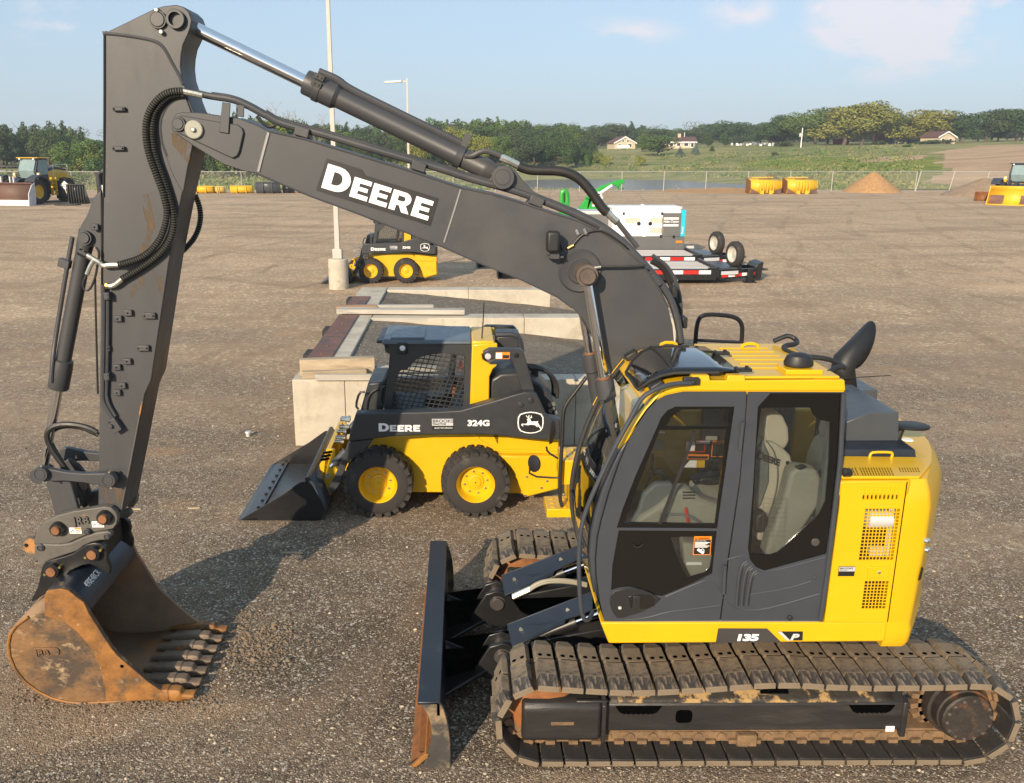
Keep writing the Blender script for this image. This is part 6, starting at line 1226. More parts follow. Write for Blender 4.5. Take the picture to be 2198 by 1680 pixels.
# boss plate round the boom pivot
bs = [(1590, 830), (1500, 850), (1430, 910), (1388, 1000), (1378, 1090), (1390, 1200), (1420, 1330), (1470, 1470), (1530, 1590), (1570, 1640), (1610, 1420), (1650, 1240), (1660, 1080), (1640, 960)]
MB().py(O(fa, bs, YS0), YS0-.014, YS0+.002).build('boss_plate', 'arm_rust', AR, bev=.006)
tubeD('boss_weld', fa, [(1590, 828), (1490, 850), (1420, 915), (1378, 1005), (1368, 1100), (1385, 1220), (1430, 1330)], YS0-.006, .012, 'arm_grey', None, 2)
pin(fa, 1352, 168, YS0, .046, .058, par=AR, m='arm_grey')
q = P(fa, 1505, 165, YS0); MB().lathe((q.x, YS0-.035, q.z), (0, 1, 0), [(0, .043), (0, .058), (.005, .062), (.04, .062)], 28, cap=False).build('pin_collar', 'arm_grey', AR)
MB().lathe((q.x, YS0-.03, q.z), (0, 1, 0), [(0, .044), (.05, .044), (.05, .001)], 24, cap=False).build('pin_bore', 'black_paint', AR)
for x, y in ((1345, 88), (1385, 275)): MB().lathe(P(fa, x, y, YS0)+V(0, -.035, 0), (0, 1, 0), [(0, .010), (.004, .016), (.04, .016)], 6).build('pin_bolt', 'zinc', AR)
# rear bracket plate for the bucket cylinder and its pin
br = O(fb, [(862, -60), (800, 0), (740, 160), (690, 240), (672, 300), (672, 360), (700, 420), (760, 430), (800, 420), (840, 470), (868, 560)], YS0+.02)
b = MB(); b.py(br, YS0+.02, YS0+.05); b.py(br, YS1-.05, YS1-.02); b.build('cylinder_bracket', 'arm_grey', AR, bev=.006)
pq = pin(fb, 738, 345, YS0+.02, .037, .050, par=AR, m='arm_grey', proud=.05)
# clip brackets
def clip(fr, x, y, w_, h_):
    q = P(fr, x, y, YS0); b = MB(); b.box(q.x-w_, q.x+w_, YS0-.03, YS0, q.z-h_, q.z+h_); b.build('clip_bracket', 'arm_grey', AR, bev=.006)
    b = MB(); n = 2 if w_ > .035 else 1
    for s in ((-1, 1) if n == 2 else (0,)): b.cyl((q.x+s*w_*.7, YS0-.032, q.z), (q.x+s*w_*.7, YS0-.029, q.z), .006, 8)
    b.build('clip_hole', 'hole', AR)
for x, y in ((1025, 930), (1022, 1265)): clip(fa, x, y, .042, .014)
for x, y, w_ in ((820, 255, .026), (1015, 1035, .030), (1102, 985, .030), (1282, 1010, .044), (1230, 1285, .044), (1094, 1398, .030), (1006, 1448, .030), (1050, 1605, .028), (1010, 1665, .026)): clip(fb, x, y, w_, .022)
for x, y in ((938, 1285),): clip(fb, x, y, .01, .022)
# bucket cylinder
cy_ = 1.29; c0 = P(fb, 738, 345, cy_); c1 = P(fc, 360, 678, cy_); dC = (c1-c0).normalized(); LC = (c1-c0).length
tgl = (P(fb, 590, 1430, cy_)-c0).dot(dC); tge = (P(fb, 560, 1650, cy_)-c0).dot(dC)
BC = MB().lathe(c0, dC, [(-.07, .03), (-.05, .06), (.06, .06), (.10, .056), (tgl-.03, .056), (tgl-.02, .072), (tgl+.03, .076), (tge-.01, .076), (tge, .07), (tge, .036)], 26).build('bucket_cylinder', 'arm_rust', EX)
MB().cyl(c0+dC*(tge-.02), c1-dC*.04, .036, 22).build('cylinder_rod', 'chrome', EX)
nC = V(dC.z, 0, -dC.x); nC = nC if nC.x < 0 else -nC
MB().tube(smooth([c0+dC*.02+nC*.085+V(0, -.03, 0), c0+dC*.2+nC*.085+V(0, -.03, 0), c0+dC*(tgl-.2)+nC*.075+V(0, -.03, 0), c0+dC*(tgl-.02)+nC*.05+V(0, -.07, 0), c0+dC*(tge-.06)+nC*.03+V(0, -.075, 0)], 2), .017, 10).build('cylinder_pipe', 'arm_grey', BC)
b = MB(); b.obox(c0+dC*.22+nC*.10+V(0, -.04, 0), nC*.04, V(0, .03, 0), dC*.03); b.build('pipe_clamp', 'arm_grey', BC, bev=.005)
MB().lathe(c1, V(0, 1, 0), [(-.08, .02), (-.08, .06), (.08, .06), (.08, .02)], 22).build('rod_eye', 'arm_grey', BC)
# hydraulic fittings and steel spirals over the hoses
def spiral(fr, pts, Y, r, nm='spiral_hose', par=None, pitch=.0085):
    pth = smooth([P(fr, p[0], p[1], p[2] if len(p) > 2 else Y) for p in pts], 3); d = [0]
    for a, c in zip(pth, pth[1:]): d.append(d[-1]+(c-a).length)
    n = int(d[-1]/pitch*2); out = []; j = 0
    for k in range(n+1):
        s = d[-1]*k/n
        while j < len(d)-2 and d[j+1] < s: j += 1
        u = (s-d[j])/max(1e-9, d[j+1]-d[j]); out.append(pth[j].lerp(pth[j+1], u))
    b = MB(); rr_ = [r*(1.12 if k % 2 else .86) for k in range(n+1)]; b.tube(out, rr_, 9); ng = 9
    o = b.build(nm, ['hose', 'hose_ring'], par or EX, ang=80)
    for i, pl in enumerate(o.data.polygons): pl.material_index = 1 if (i//ng) % 4 == 1 else 0
    return o
H1 = [(1560, 775), (1500, 775), (1420, 790), (1350, 840), (1285, 920), (1248, 1020), (1240, 1120), (1252, 1250), (1290, 1380), (1345, 1520), (1390, 1640)]
bH1 = [(1400, 10), (1425, 100), (1420, 210), (1375, 350), (1290, 460), (1190, 530), (1010, 580)]
toA = lambda L: [(x, y+1680*0, ) for x, y in L]
Dp = lambda fr, L: [fr(x, y) for x, y in L]
spiral(fD, Dp(fa, H1)+Dp(fb, bH1), YS0-.06, .0225, par=EX)
H2 = [(1560, 800), (1500, 802), (1430, 825), (1370, 880), (1320, 950), (1300, 1040), (1296, 1140), (1305, 1250), (1335, 1370), (1385, 1500), (1425, 1620)]
bH2 = [(1460, 60), (1490, 200), (1470, 330), (1410, 440), (1300, 540), (1180, 620), (1045, 700)]
spiral(fD, Dp(fa, H2)+Dp(fb, bH2), YS0-.035, .0225, par=EX)
spiral(fD, Dp(fb, [(1665, -20), (1705, 80), (1715, 180), (1690, 290), (1640, 380), (1560, 460)]), YS1+.05, .02, par=EX)
tubeD('hose_fitting', fa, [(1560, 778), (1640, 795), (1730, 815)], YS0-.05, .02, 'zinc', EX)
tubeD('hose_fitting', fb, [(1010, 580), (930, 582), (880, 590), (850, 560)], YS0-.05, .019, 'zinc', EX); tubeD('hose_fitting', fb, [(850, 560), (780, 520), (700, 470)], YS0-.05, .02, 'zinc', EX)
tubeD('hose_fitting', fb, [(800, 540), (770, 590), (742, 660)], YS0-.06, .016, 'zinc', EX); tubeD('hose_fitting', fb, [(672, 465), (740, 500)], YS0-.05, .026, 'plastic', EX)
tubeD('hose_fitting', fb, [(1045, 700), (985, 750), (940, 765), (905, 755)], YS0-.04, .018, 'zinc', EX); tubeD('hose_fitting', fb, [(925, 757), (905, 757)], YS0-.04, .024, 'brass', EX)
tubeD('thin_hose', fb, [(742, 660), (705, 740), (720, 800), (770, 790), (810, 700), (830, 600), (850, 470), (820, 430)], YS0-.03, .009, 'hose', EX, 2)
tubeD('arm_pipe', fb, [(880, 745), (884, 900), (880, 1300), (874, 1680)], YS0-.03, .019, 'arm_grey', AR); tubeD('arm_pipe', fc, [(872, 0), (876, 60), (905, 120), (945, 185), (975, 230)], YS0-.03, .019, 'arm_grey', AR)
tubeD('arm_pipe', fb, [(920, 880), (918, 1300), (908, 1680)], YS0-.02, .015, 'arm_grey', AR); tubeD('arm_pipe', fc, [(905, 0), (925, 90), (985, 190)], YS0-.02, .015, 'arm_grey', AR)
tubeD('thin_hose', fb, [(812, 680), (815, 900), (822, 1200), (835, 1680)], YS0+.1, .008, 'hose', EX)
for y in (840, 1525): q = P(fb, 935, y, YS0-.02); b = MB(); b.box(q.x-.028, q.x+.012, YS0-.06, YS0, q.z-.026, q.z+.026); b.cyl(q+V(0, -.045, .012), q+V(0, -.03, .012), .008, 6); b.cyl(q+V(0, -.045, -.012), q+V(0, -.03, -.012), .008, 6); b.build('pipe_clamp', 'arm_grey', AR, bev=.004)
q = P(fc, 985, 265, YS0-.03); b = MB(); b.obox(q, V(.025, 0, -.045), V(0, .03, 0), V(.03, 0, .018)); b.cyl(q+V(-.02, -.05, -.0), q+V(-.02, 0, 0), .016, 12); b.cyl(q+V(-.035, -.04, .03), q+V(-.035, 0, .03), .008, 6); b.build('shutoff_valve', 'arm_grey', AR, bev=.005)
# fabric-wrapped hoses looping back of the arm
tubeD('wrapped_hose', fc, [(830, 330), (780, 300), (690, 270), (580, 258), (490, 265), (420, 300), (395, 350), (415, 430), (470, 520), (530, 600), (620, 720), (680, 830), (730, 960)], 1.25, .022, 'hose', EX, 2)
tubeD('wrapped_hose', fc, [(840, 350), (780, 320), (690, 285), (580, 272), (500, 282), (440, 320), (420, 370), (440, 440), (500, 540), (560, 640), (650, 740), (700, 840), (720, 900)], 1.3, .020, 'hose', EX, 2)
# links
def dogbone(p, q, r0, r1, w0):
    d = (q-p).normalized(); n = V(-d.z, 0, d.x); L_ = (q-p).length; out = []
    for k in range(13): a = math.pi/2+math.pi*k/12; out.append(p+d*math.cos(a)*r0+n*math.sin(a)*r0)
    out += [p+d*(r0*1.0)-n*r0*.86, p+d*L_*.35-n*w0, p+d*L_*.62-n*w0, q-d*r1*1.0-n*r1*.86]
    for k in range(13): a = -math.pi/2+math.pi*k/12; out.append(q+d*math.cos(a)*r1+n*math.sin(a)*r1)
    out += [q-d*r1+n*r1*.86, p+d*L_*.62+n*w0, p+d*L_*.35+n*w0, p+d*r0+n*r0*.86]
    return [(v.x, v.z) for v in out]
kA, kB = P(fc, 358, 680, 1.06), P(fc, 938, 732, 1.06)
for y in (1.04, 1.48):
    MB().py(dogbone(V(kA.x, 0, kA.z), V(kB.x, 0, kB.z), .058, .060, .036), y, y+.05).build('side_link', 'arm_grey', EX, bev=.007)
for fr, x, y in ((fc, 358, 678), (fc, 935, 730)):
    q = P(fr, x, y, 1.03); MB().lathe((q.x, 1.0, q.z), (0, 1, 0), [(0, .004), (0, .034), (.004, .036), (.004, .040), (0, .042), (.0, .05), (.005, .053), (.05, .053)], 26).build('link_pin', 'arm_grey', EX)
    for s in (-1, 1): MB().lathe((q.x+.01, 1.01, q.z+s*.062), (0, 1, 0), [(0, .008), (.03, .008)], 6).build('pin_bolt', 'zinc', EX)
hl_ = O(fc, [(395, 700), (400, 780), (440, 900), (480, 1060), (560, 1060), (680, 1000), (650, 900), (610, 760), (560, 700), (470, 640)], 1.16)
b = MB(); b.py(hl_, 1.15, 1.19); b.py(hl_, 1.39, 1.43); b.py([hl_[1], hl_[2], hl_[6], hl_[7]], 1.19, 1.39); b.build('bucket_link', 'arm_rust', EX, bev=.008)
# ---- coupler
CPb = O(fq, [(258, 300), (262, 255), (300, 175), (350, 120), (440, 75), (560, 42), (700, 20), (800, 6), (850, 14), (888, 48), (904, 90), (896, 140), (868, 178), (780, 192), (700, 208), (600, 250), (520, 285), (440, 296), (330, 292)], 1.05)
CPl = O(fq, [(262, 305), (300, 292), (470, 296), (540, 285), (640, 240), (740, 205), (820, 194), (852, 208), (856, 240), (830, 262), (760, 268), (700, 282), (640, 310), (600, 345), (520, 372), (440, 398), (380, 420), (325, 470), (290, 430), (262, 380)], 1.03)
CO = None
for y in (1.05, 1.46):
    o = MB().py(CPb, y, y+.06).build('coupler', 'coupler', EX, bev=.008) if CO is None else MB().py(CPb, y, y+.06).build('coupler_plate', 'coupler', CO, bev=.008)
    CO = CO or o
    MB().py(CPl, y-.02, y+.04).build('coupler_hook', 'coupler', CO, bev=.010)
b = MB(); b.box(CPl[0][0]+.04, CPl[0][0]+.5, 1.1, 1.46, CPl[0][1]-.14, CPl[0][1]+.02); b.build('coupler_body', 'black_paint', CO)
b = MB(); el = circ(P(fq, 205, 310, 1.2).x, P(fq, 205, 310, 1.2).z, .068, 20); hl2 = circ(P(fq, 205, 305, 1.2).x, P(fq, 205, 305, 1.2).z, .024, 12)
holed(b, O(fq, [(155, 300), (165, 275), (200, 250), (250, 252), (300, 280), (310, 440), (240, 370), (180, 345)], 1.2), [O(fq, [(185, 300), (195, 288), (212, 290), (222, 302), (215, 318), (198, 320)], 1.2)], 1.2, 1.26); b.build('lifting_eye', 'coupler', CO)
for x, y, m, r in ((428, 190, 'rust_pin', .036), (790, 102, 'rust_pin', .036)):
    q = P(fq, x, y, 1.0); b = MB(); b.lathe((q.x, .985, q.z), (0, 1, 0), [(0, .004), (0, .03), (.008, .034), (.05, .034)], 22); b.build('coupler_pin', m, CO)
    MB().lathe((q.x, 1.005, q.z), (0, 1, 0), [(0, .036), (0, .05), (.006, .054), (.05, .056)], 24, cap=False).build('pin_collar', 'black_paint', CO)
for x, y, r in ((672, 195, .022), (315, 318, .028), (825, 232, .024)):
    q = P(fq, x, y, 1.03); MB().lathe((q.x, 1.015, q.z), (0, 1, 0), [(0, .003), (0, r*.6), (.006, r*.62), (.006, r*.8), (0, r*.82), (.003, r), (.03, r)], 18).build('pivot_bolt', 'arm_grey', CO)
for x, y in ((580, 190), (752, 142)):
    q = P(fq, x, y, 1.045); b = MB(); b.box(q.x-.045, q.x+.045, 1.0445, 1.0485, q.z-.024, q.z+.024); lb = b.build('coupler_label', 'white_print', CO); MB().box(q.x-.005, q.x+.043, 1.0425, 1.0442, q.z+.010, q.z+.022).build('label_band', 'orange', CO)
    b = MB(); b.box(q.x, q.x+.040, 1.0425, 1.0442, q.z+.000, q.z+.004); b.box(q.x, q.x+.036, 1.0425, 1.0442, q.z-.008, q.z-.005); b.box(q.x, q.x+.038, 1.0425, 1.0442, q.z-.016, q.z-.013); b.tube([V(q.x-.036, 1.0435, q.z-.016), V(q.x-.022, 1.0435, q.z+.006), V(q.x-.014, 1.0435, q.z-.012)], .003, 4); b.build('label_print', 'black_print', CO)
q = P(fq, 572, 142, 1.05); text('JRB', 'cast_letters', 'coupler', CO, ((q.x, 1.044, q.z), V(1, 0, .10), V(-.05, 0, 1)), .085, .018, bold=.0015, sx=.85, sp=1.2)
# ---- bucket
BY0, BY1 = .78, 1.80
side = [(345, 820), (346, 690), (366, 645), (475, 630), (528, 642), (650, 735), (690, 820), (770, 945), (860, 1085), (905, 1140), (1020, 1240), (1150, 1350), (1225, 1402), (1300, 1440), (1310, 1480), (1180, 1478), (1000, 1488), (800, 1506), (640, 1512), (520, 1504), (400, 1474), (290, 1420), (190, 1345), (115, 1250), (75, 1150), (66, 1060), (80, 985), (125, 920), (220, 850)]
so_ = O(fq, side, BY0)
b = MB(); b.py(so_, BY0, BY0+.03); BK = b.build('bucket', 'bucket_side', EX, bev=.006)
MB().py(so_, BY1-.03, BY1).build('bucket_cheek', 'bucket_in', BK, bev=.004)
stripP = O(fq, [(650, 735), (690, 820), (770, 945), (860, 1085), (905, 1140), (1020, 1240), (1150, 1350), (1225, 1402), (1300, 1440), (1310, 1480), (1180, 1478), (1000, 1488), (820, 1490), (815, 1400), (790, 1300), (765, 1200), (700, 1080), (600, 960), (500, 880), (352, 838), (346, 690), (366, 645), (475, 630), (528, 642)], BY0)
MB().py(stripP, BY0-.018, BY0+.001).build('cheek_plate', 'bucket_edge', BK, bev=.005)
for x, y in ((937, 1232),): q = P(fq, x, y, BY0-.018); MB().cyl((q.x, BY0-.020, q.z), (q.x, BY0-.016, q.z), .014, 14).build('cheek_hole', 'hole', BK)
for x, y in ((937, 1348), (1055, 1333)): q = P(fq, x, y, BY0-.018); MB().cyl((q.x, BY0-.022, q.z), (q.x, BY0-.016, q.z), .016, 14).build('plug_weld', 'tooth', BK)
# shell
shell = [so_[i] for i in range(15, len(so_))]+[so_[0]]
b = MB(); b.sheet([[V(x, y, z) for x, z in shell] for y in (BY0+.005, BY1-.005)]); b.build('bucket_shell', 'bucket_in', BK, ang=60, solid=.03)
b = MB(); b.tube([V(x, BY0-.004, z) for x, z in shell[:-1]], .011, 6); b.build('shell_rim', 'bucket_edge', BK)
# torque tube across the top
tt = O(fq, [(475, 630), (528, 642), (650, 735), (690, 830), (600, 800), (520, 720)], BY0)
b = MB(); b.py([so_[0], so_[1], so_[2], so_[3], so_[4], so_[5], so_[6], ((so_[6][0]*.5+so_[0][0]*.5), so_[6][1]*.5+so_[0][1]*.5-.02)], BY0+.03, BY1-.03); b.build('torque_tube', 'blade_navy', BK, bev=.008)
q = P(fq, 575, 640, .98); tA = V(so_[4][0], 0, so_[4][1]); tB = V(so_[5][0], 0, so_[5][1]); dT = (tB-tA).normalized(); 
nT = V(-dT.z, 0, dT.x); nT = nT if nT.z > 0 else -nT
text('490E48CR', 'chalk_number', 'white_print', BK, (tuple(tA+dT*.10+nT*.012+V(0, .92, 0)), V(0, 1, 0), -dT*-1 if False else V(-dT.x, 0, -dT.z)), .075, .001, sx=.75)
# lip and teeth
lipA = O(fq, [(1120, 1330)], BY0)[0]
lt0, lt1 = so_[12], so_[14]
lp_dir = V(so_[14][0]-so_[18][0], 0, so_[14][1]-so_[18][1]).normalized()
tip = P(fq, 1500, 1430, BY0+.03); base = P(fq, 1235, 1440, BY0+.03); dtt = (tip-base); LT = dtt.length; dtt.normalize(); upT = V(-dtt.z, 0, dtt.x); upT = upT if upT.z > 0 else -upT
b = MB(); b.hexa([base+V(0, -.03, 0)-dtt*.16-upT*.03, base+V(0, BY1-BY0-.03, 0)-dtt*.16-upT*.03, base+V(0, BY1-BY0-.03, 0)+dtt*.10-upT*.02, base+V(0, -.03, 0)+dtt*.10-upT*.02], [base+V(0, -.03, 0)-dtt*.16+upT*.012, base+V(0, BY1-BY0-.03, 0)-dtt*.16+upT*.012, base+V(0, BY1-BY0-.03, 0)+dtt*.10+upT*.004, base+V(0, -.03, 0)+dtt*.10+upT*.004]); b.build('bucket_lip', 'tooth', BK, bev=.006)
for k in range(7):
    o = base+V(0, (BY1-BY0-.06)*k/6, 0)
    sec = [(-.24, .020, .010, .015), (-.12, .036, .030, .016), (.0, .050, .052, .002), (.07, .053, .058, -.002), (.078, .046, .047, .0), (.12, .049, .053, -.004), (.16, .048, .048, -.008), (LT-.09, .042, .027, -.02), (LT-.03, .044, .018, -.016), (LT, .045, .010, -.010)]
    b = MB(); rings = [[o+dtt*t+upT*(cz+h*sz)+V(0, w_*sy, 0) for sy, sz in ((-1, -.55), (-.8, -.9), (.8, -.9), (1, -.55), (1, .5), (.75, 1), (-.75, 1), (-1, .5))] for t, w_, h, cz in sec]
    b.ring(rings); b.build('tooth', 'bucket_edge' if k in (0, 6) else 'tooth', BK, bev=.004, ang=50)
# hanger plates with pins
ear = O(fq, [(322, 470), (345, 430), (400, 412), (480, 392), (560, 365), (620, 325), (665, 295), (720, 282), (775, 290), (812, 318), (826, 370), (822, 420), (845, 470), (846, 525), (830, 528), (790, 500), (740, 470), (690, 450), (630, 460), (540, 500), (470, 590), (380, 660), (245, 742), (238, 725), (290, 620)], 1.02)
for y in (1.02, 1.50): MB().py(ear, y, y+.045).build('hanger_plate', 'blade_navy' if False else 'coupler' if False else 'black_paint', BK, bev=.008)
for x, y in ((395, 505), (708, 374)):
    q = P(fq, x, y, .98); MB().lathe((q.x, .96, q.z), (0, 1, 0), [(0, .004), (0, .034), (.004, .037), (.05, .037)], 24).build('hanger_pin', 'rust_pin', BK)
    MB().lathe((q.x, .975, q.z), (0, 1, 0), [(0, .039), (0, .05), (.006, .056), (.05, .06)], 26, cap=False).build('pin_collar', 'black_paint', BK)
    for s in (-1, 1): MB().lathe((q.x+s*.06, .985, q.z+s*.03), (0, 1, 0), [(0, .011), (.035, .011)], 6).build('pin_bolt', 'brass', BK)
q = P(fq, 280, 1135, BY0); MB().py(rrect(q.x-.02, q.x+.18, q.z-.012, q.z+.055, .03), BY0-.012, BY0+.001).build('cast_badge', 'bucket_side', BK, bev=.004)
text('JRB', 'cast_letters', 'bucket_side', BK, ((q.x, BY0-.018, q.z), V(1, 0, .0), V(0, 0, 1)), .06, .012, bold=.001, sx=1.25)
# clods of earth under the bucket lip
random.seed(5)

# rust streaks down the arm face: thin stains with ragged ends
def stainmat():
    m = bpy.data.materials.new('rust_stain'); m.use_nodes = True; t = m.node_tree; b = t.nodes['Principled BSDF']; ln = t.links.new; g = t.nodes.new('ShaderNodeTexCoord'); mp_ = t.nodes.new('ShaderNodeMapping'); mp_.inputs['Scale'].default_value = (16, 16, 5); ln(g.outputs['Object'], mp_.inputs[0])
    n = t.nodes.new('ShaderNodeTexNoise'); n.inputs['Scale'].default_value = 1.0; n.inputs['Detail'].default_value = 7; n.inputs['Roughness'].default_value = .7; ln(mp_.outputs[0], n.inputs['Vector'])
    a = t.nodes.new('ShaderNodeMapRange'); a.inputs[1].default_value = .44; a.inputs[2].default_value = .62; a.inputs[4].default_value = .62; ln(n.outputs[0], a.inputs[0]); ln(a.outputs[0], b.inputs['Alpha'])
    b.inputs['Base Color'].default_value = (.16, .11, .065, 1); b.inputs['Roughness'].default_value = .85; MATS['rust_stain'] = m
stainmat()
def stain(fr, pts, Y, par): return MB().prism([P(fr, x, y, Y-.0015) for x, y in pts], (0, .0012, 0)).build('rust_stain', 'rust_stain', par)
stain(fb, [(1215, -20), (1262, -30), (1285, 60), (1312, 190), (1320, 260), (1290, 330), (1282, 400), (1230, 470), (1195, 500), (1205, 420), (1240, 330), (1245, 220), (1220, 110)], YS0, AR)
stain(fb, [(1160, 690), (1215, 680), (1222, 760), (1180, 800), (1130, 860), (1100, 860), (1120, 800)], YS0, AR); stain(fb, [(1340, 680), (1375, 675), (1380, 760), (1370, 850), (1355, 800)], YS0, AR)
stain(fa, [(1460, 1130), (1560, 1160), (1640, 1250), (1610, 1400), (1560, 1340), (1470, 1230)], YS0-.014, AR); stain(fc, [(850, 790), (1010, 800), (1060, 830), (1030, 940), (900, 950), (845, 900)], YS0, AR); stain(fa, [(1480, 1000), (1560, 990), (1500, 1040), (1480, 1090)], YB0-.022, NP)
# ================================================================ skid steer loaders
mat('skid_black', (.030, .032, .036), .42, var=.05, bump=.03, bs=180); mat('skid_roof', (.085, .108, .135), .35, var=.04)  # roof tone lightened and blued: sky reflection put into its base colour
mat('tyre', (.028, .025, .024), .8, var=.2, vs=5, bump=.2, bs=60, col2=(.10, .085, .07), s2=5, lo=.6, hi=.75)
fw = frame(860, 1140, 1240, 2198)
def wheel(par, c, r, wd, rimr, lugs=22, nm='wheel', rimm='yellow', ax=V(0, -1, 0), nuts=8, lug=.011):
    """tyre, dished rim and nuts; c is the middle of the outer face"""
    ax = Vector(ax).normalized(); c = Vector(c); inn = -ax; u = V(0, 0, 1); v = ax.cross(u)
    b = MB(); b.lathe(c, inn, [(.035, rimr), (.0, rimr*1.06), (.0, r*.80), (.02, r*.90), (.055, r*.955), (wd-.055, r*.955), (wd-.02, r*.9), (wd, r*.8), (wd, rimr)], 40, cap=False)
    for k in range(lugs):
        for s in (0, 1):
            a = 2*math.pi*(k+.5*s)/lugs; d = u*math.cos(a)+v*math.sin(a); t = v*math.cos(a)-u*math.sin(a)
            sk = t*(.04*r/.4)*(1 if s else 1)
            m0 = c+inn*(.0 if s == 0 else wd); m1 = c+inn*(wd*.55 if s == 0 else wd*.45)
            p0, p1 = m0+d*(r*.955), m1+d*(r*.955)+sk; h = t*(r*math.pi/lugs*.66)
            e = d*lug*.9; b.hexa([p0-h-d*(r*.11), p0+h-d*(r*.11), p1+h*.8-d*.02, p1-h*.8-d*.02], [p0-h*.8+e*.55, p0+h*.8+e*.55, p1+h*.7+e*1.15, p1-h*.7+e*1.15])
    w_ = b.build(nm, 'tyre', par, ang=35)
    b = MB(); b.lathe(c, inn, [(.02, rimr*1.0), (.012, rimr*1.03), (.03, rimr*.98), (.05, rimr*.93), (.10, rimr*.88), (.12, rimr*.80), (.12, rimr*.46), (.105, rimr*.42), (.10, rimr*.30), (.085, rimr*.28), (.08, rimr*.04)], 36, cap=False); rm = b.build('rim', rimm, w_, ang=35)
    b = MB()
    for k in range(nuts): a = 2*math.pi*(k+.25)/nuts; q = c+(u*math.cos(a)+v*math.sin(a))*rimr*.62; b.lathe(q+inn*.095, inn, [(0, .011), (.03, .011)], 6)
    b.build('wheel_nut', 'zinc', w_)
    return w_
SY = 4.28; SK1 = thing('skid_steer', 'yellow skid steer loader nearest the excavator, parked against the concrete dock wall', 'skid steer', (-.97, 5.14, 0), 0, 'skid steer loaders parked in the yard')
def Q(x, y, Y): return P(fw, x, y, Y)
wr = .405
for (x, y) in ((925, 1110), (1560, 1122)):
    q = Q(x, y, SY); wheel(SK1, (q.x, SY, wr-.005), wr, .30, .215)
    wheel(SK1, (q.x, 6.0, wr-.005), wr, .30, .215, ax=V(0, 1, 0))
by = O(fw, [(700, 1000), (850, 890), (905, 812), (1540, 790), (1700, 790), (2000, 825), (2098, 825), (2100, 1150), (1880, 1205), (1862, 1180), (1790, 1178), (1300, 1172), (1150, 1172), (760, 1160)], 4.60)
b = MB(); b.py(by, 4.60, 5.68); SB_ = b.build('body', 'yellow', SK1, bev=.015, seg=3)
b = MB(); b.py(O(fw, [(1700, 930), (1820, 935), (2098, 935), (2098, 1150), (1880, 1205), (1862, 1180), (1830, 1100), (1790, 1020)], 4.5), 4.50, 4.61); b.build('rear_frame', 'yellow', SK1, bev=.02, seg=3)
b = MB(); b.py(O(fw, [(1545, 798), (1560, 835), (1600, 865), (1680, 905), (2096, 925), (2096, 905), (1700, 890), (1625, 850), (1585, 825), (1575, 798)], 4.58), 4.585, 4.61); b.build('body_fold', 'yellow', SK1, bev=.006)
MB().py(O(fw, [(1852, 818), (1990, 830), (1988, 880), (1848, 880)], 4.59), 4.594, 4.60).build('body_vent', 'bucket_edge' if False else 'yellow', SK1)
for k in range(6): MB().py(O(fw, [(1678+k*4, 803+k*9), (1706, 803+k*9), (1704, 808+k*9), (1678+k*4, 808+k*9)], 4.59), 4.592, 4.60).build('body_slot', 'hole', SK1)
MB().py(O(fw, [(2098, 880), (2108, 880), (2106, 935), (2096, 935)], 4.56), 4.56, 4.62).build('tail_light', 'red', SK1)
for (x, y) in ((1890, 1068), (2022, 1095), (1880, 1190), (1985, 1140)): q = Q(x, y, 4.5); MB().lathe((q.x, 4.485, q.z), (0, 1, 0), [(0, .014), (.02, .014)], 8).build('frame_bolt', 'zinc', SK1)
for k in range(5): MB().py(O(fw, [(1915, 1018+k*14), (2090, 1045+k*12), (2090, 1050+k*12), (1915, 1024+k*14)], 4.5), 4.492, 4.50).build('frame_rib', 'yellow', SK1)
# loader arms (both sides)
arm = O(fw, [(782, 660), (1000, 655), (1300, 648), (1460, 640), (1580, 606), (1700, 572), (1800, 540), (1880, 520), (1930, 524), (1960, 548), (1990, 610), (2020, 680), (2110, 700), (2108, 830), (2000, 832), (1850, 818), (1700, 800), (1540, 795), (1200, 798), (1000, 812), (900, 824), (735, 842), (745, 780)], 4.30)
leg = O(fw, [(735, 842), (900, 824), (870, 870), (790, 920), (730, 980), (700, 1060), (690, 1100), (650, 1165), (612, 1180), (604, 1140), (640, 1080), (690, 960)], 4.34)
link = O(fw, [(1606, 262), (1650, 240), (1720, 240), (1850, 244), (1872, 262), (1888, 320), (1940, 505), (1930, 540), (1870, 530), (1855, 500), (1818, 380), (1790, 315), (1770, 306), (1690, 306), (1640, 314), (1615, 300)], 4.42)
for s in (0, 1):
    m = (lambda y0, y1: (y0, y1)) if s == 0 else (lambda y0, y1: (10.28-y1, 10.28-y0))
    a0, a1 = m(4.30, 4.46); AR_ = MB().py(arm, a0, a1).build('lift_arm', 'skid_black', SK1, bev=.015, seg=3)
    a0, a1 = m(4.335, 4.455); MB().py(leg, a0, a1).build('arm_leg', 'skid_black', AR_, bev=.01)
    a0, a1 = m(4.42, 4.52); MB().py(link, a0, a1).build('rear_link', 'skid_black', SK1, bev=.01)
    if s == 0: NA = AR_
for x, y, m, r in ((1640, 288, 'silver_print', .035), (1822, 280, 'black_paint', .026)): q = Q(x, y, 4.42); MB().lathe((q.x, 4.395, q.z), (0, 1, 0), [(0, r*.3), (.002, r*.9), (.006, r), (.03, r)], 20).build('link_pin', m, SK1)
for x, y in ((1852, 602), (1916, 574)): q = Q(x, y, 4.3); MB().lathe((q.x, 4.285, q.z), (0, 1, 0), [(0, .012), (.002, .018), (.002, .024), (0, .026), (.004, .032), (.02, .034)], 20).build('arm_pin', 'skid_black', NA)
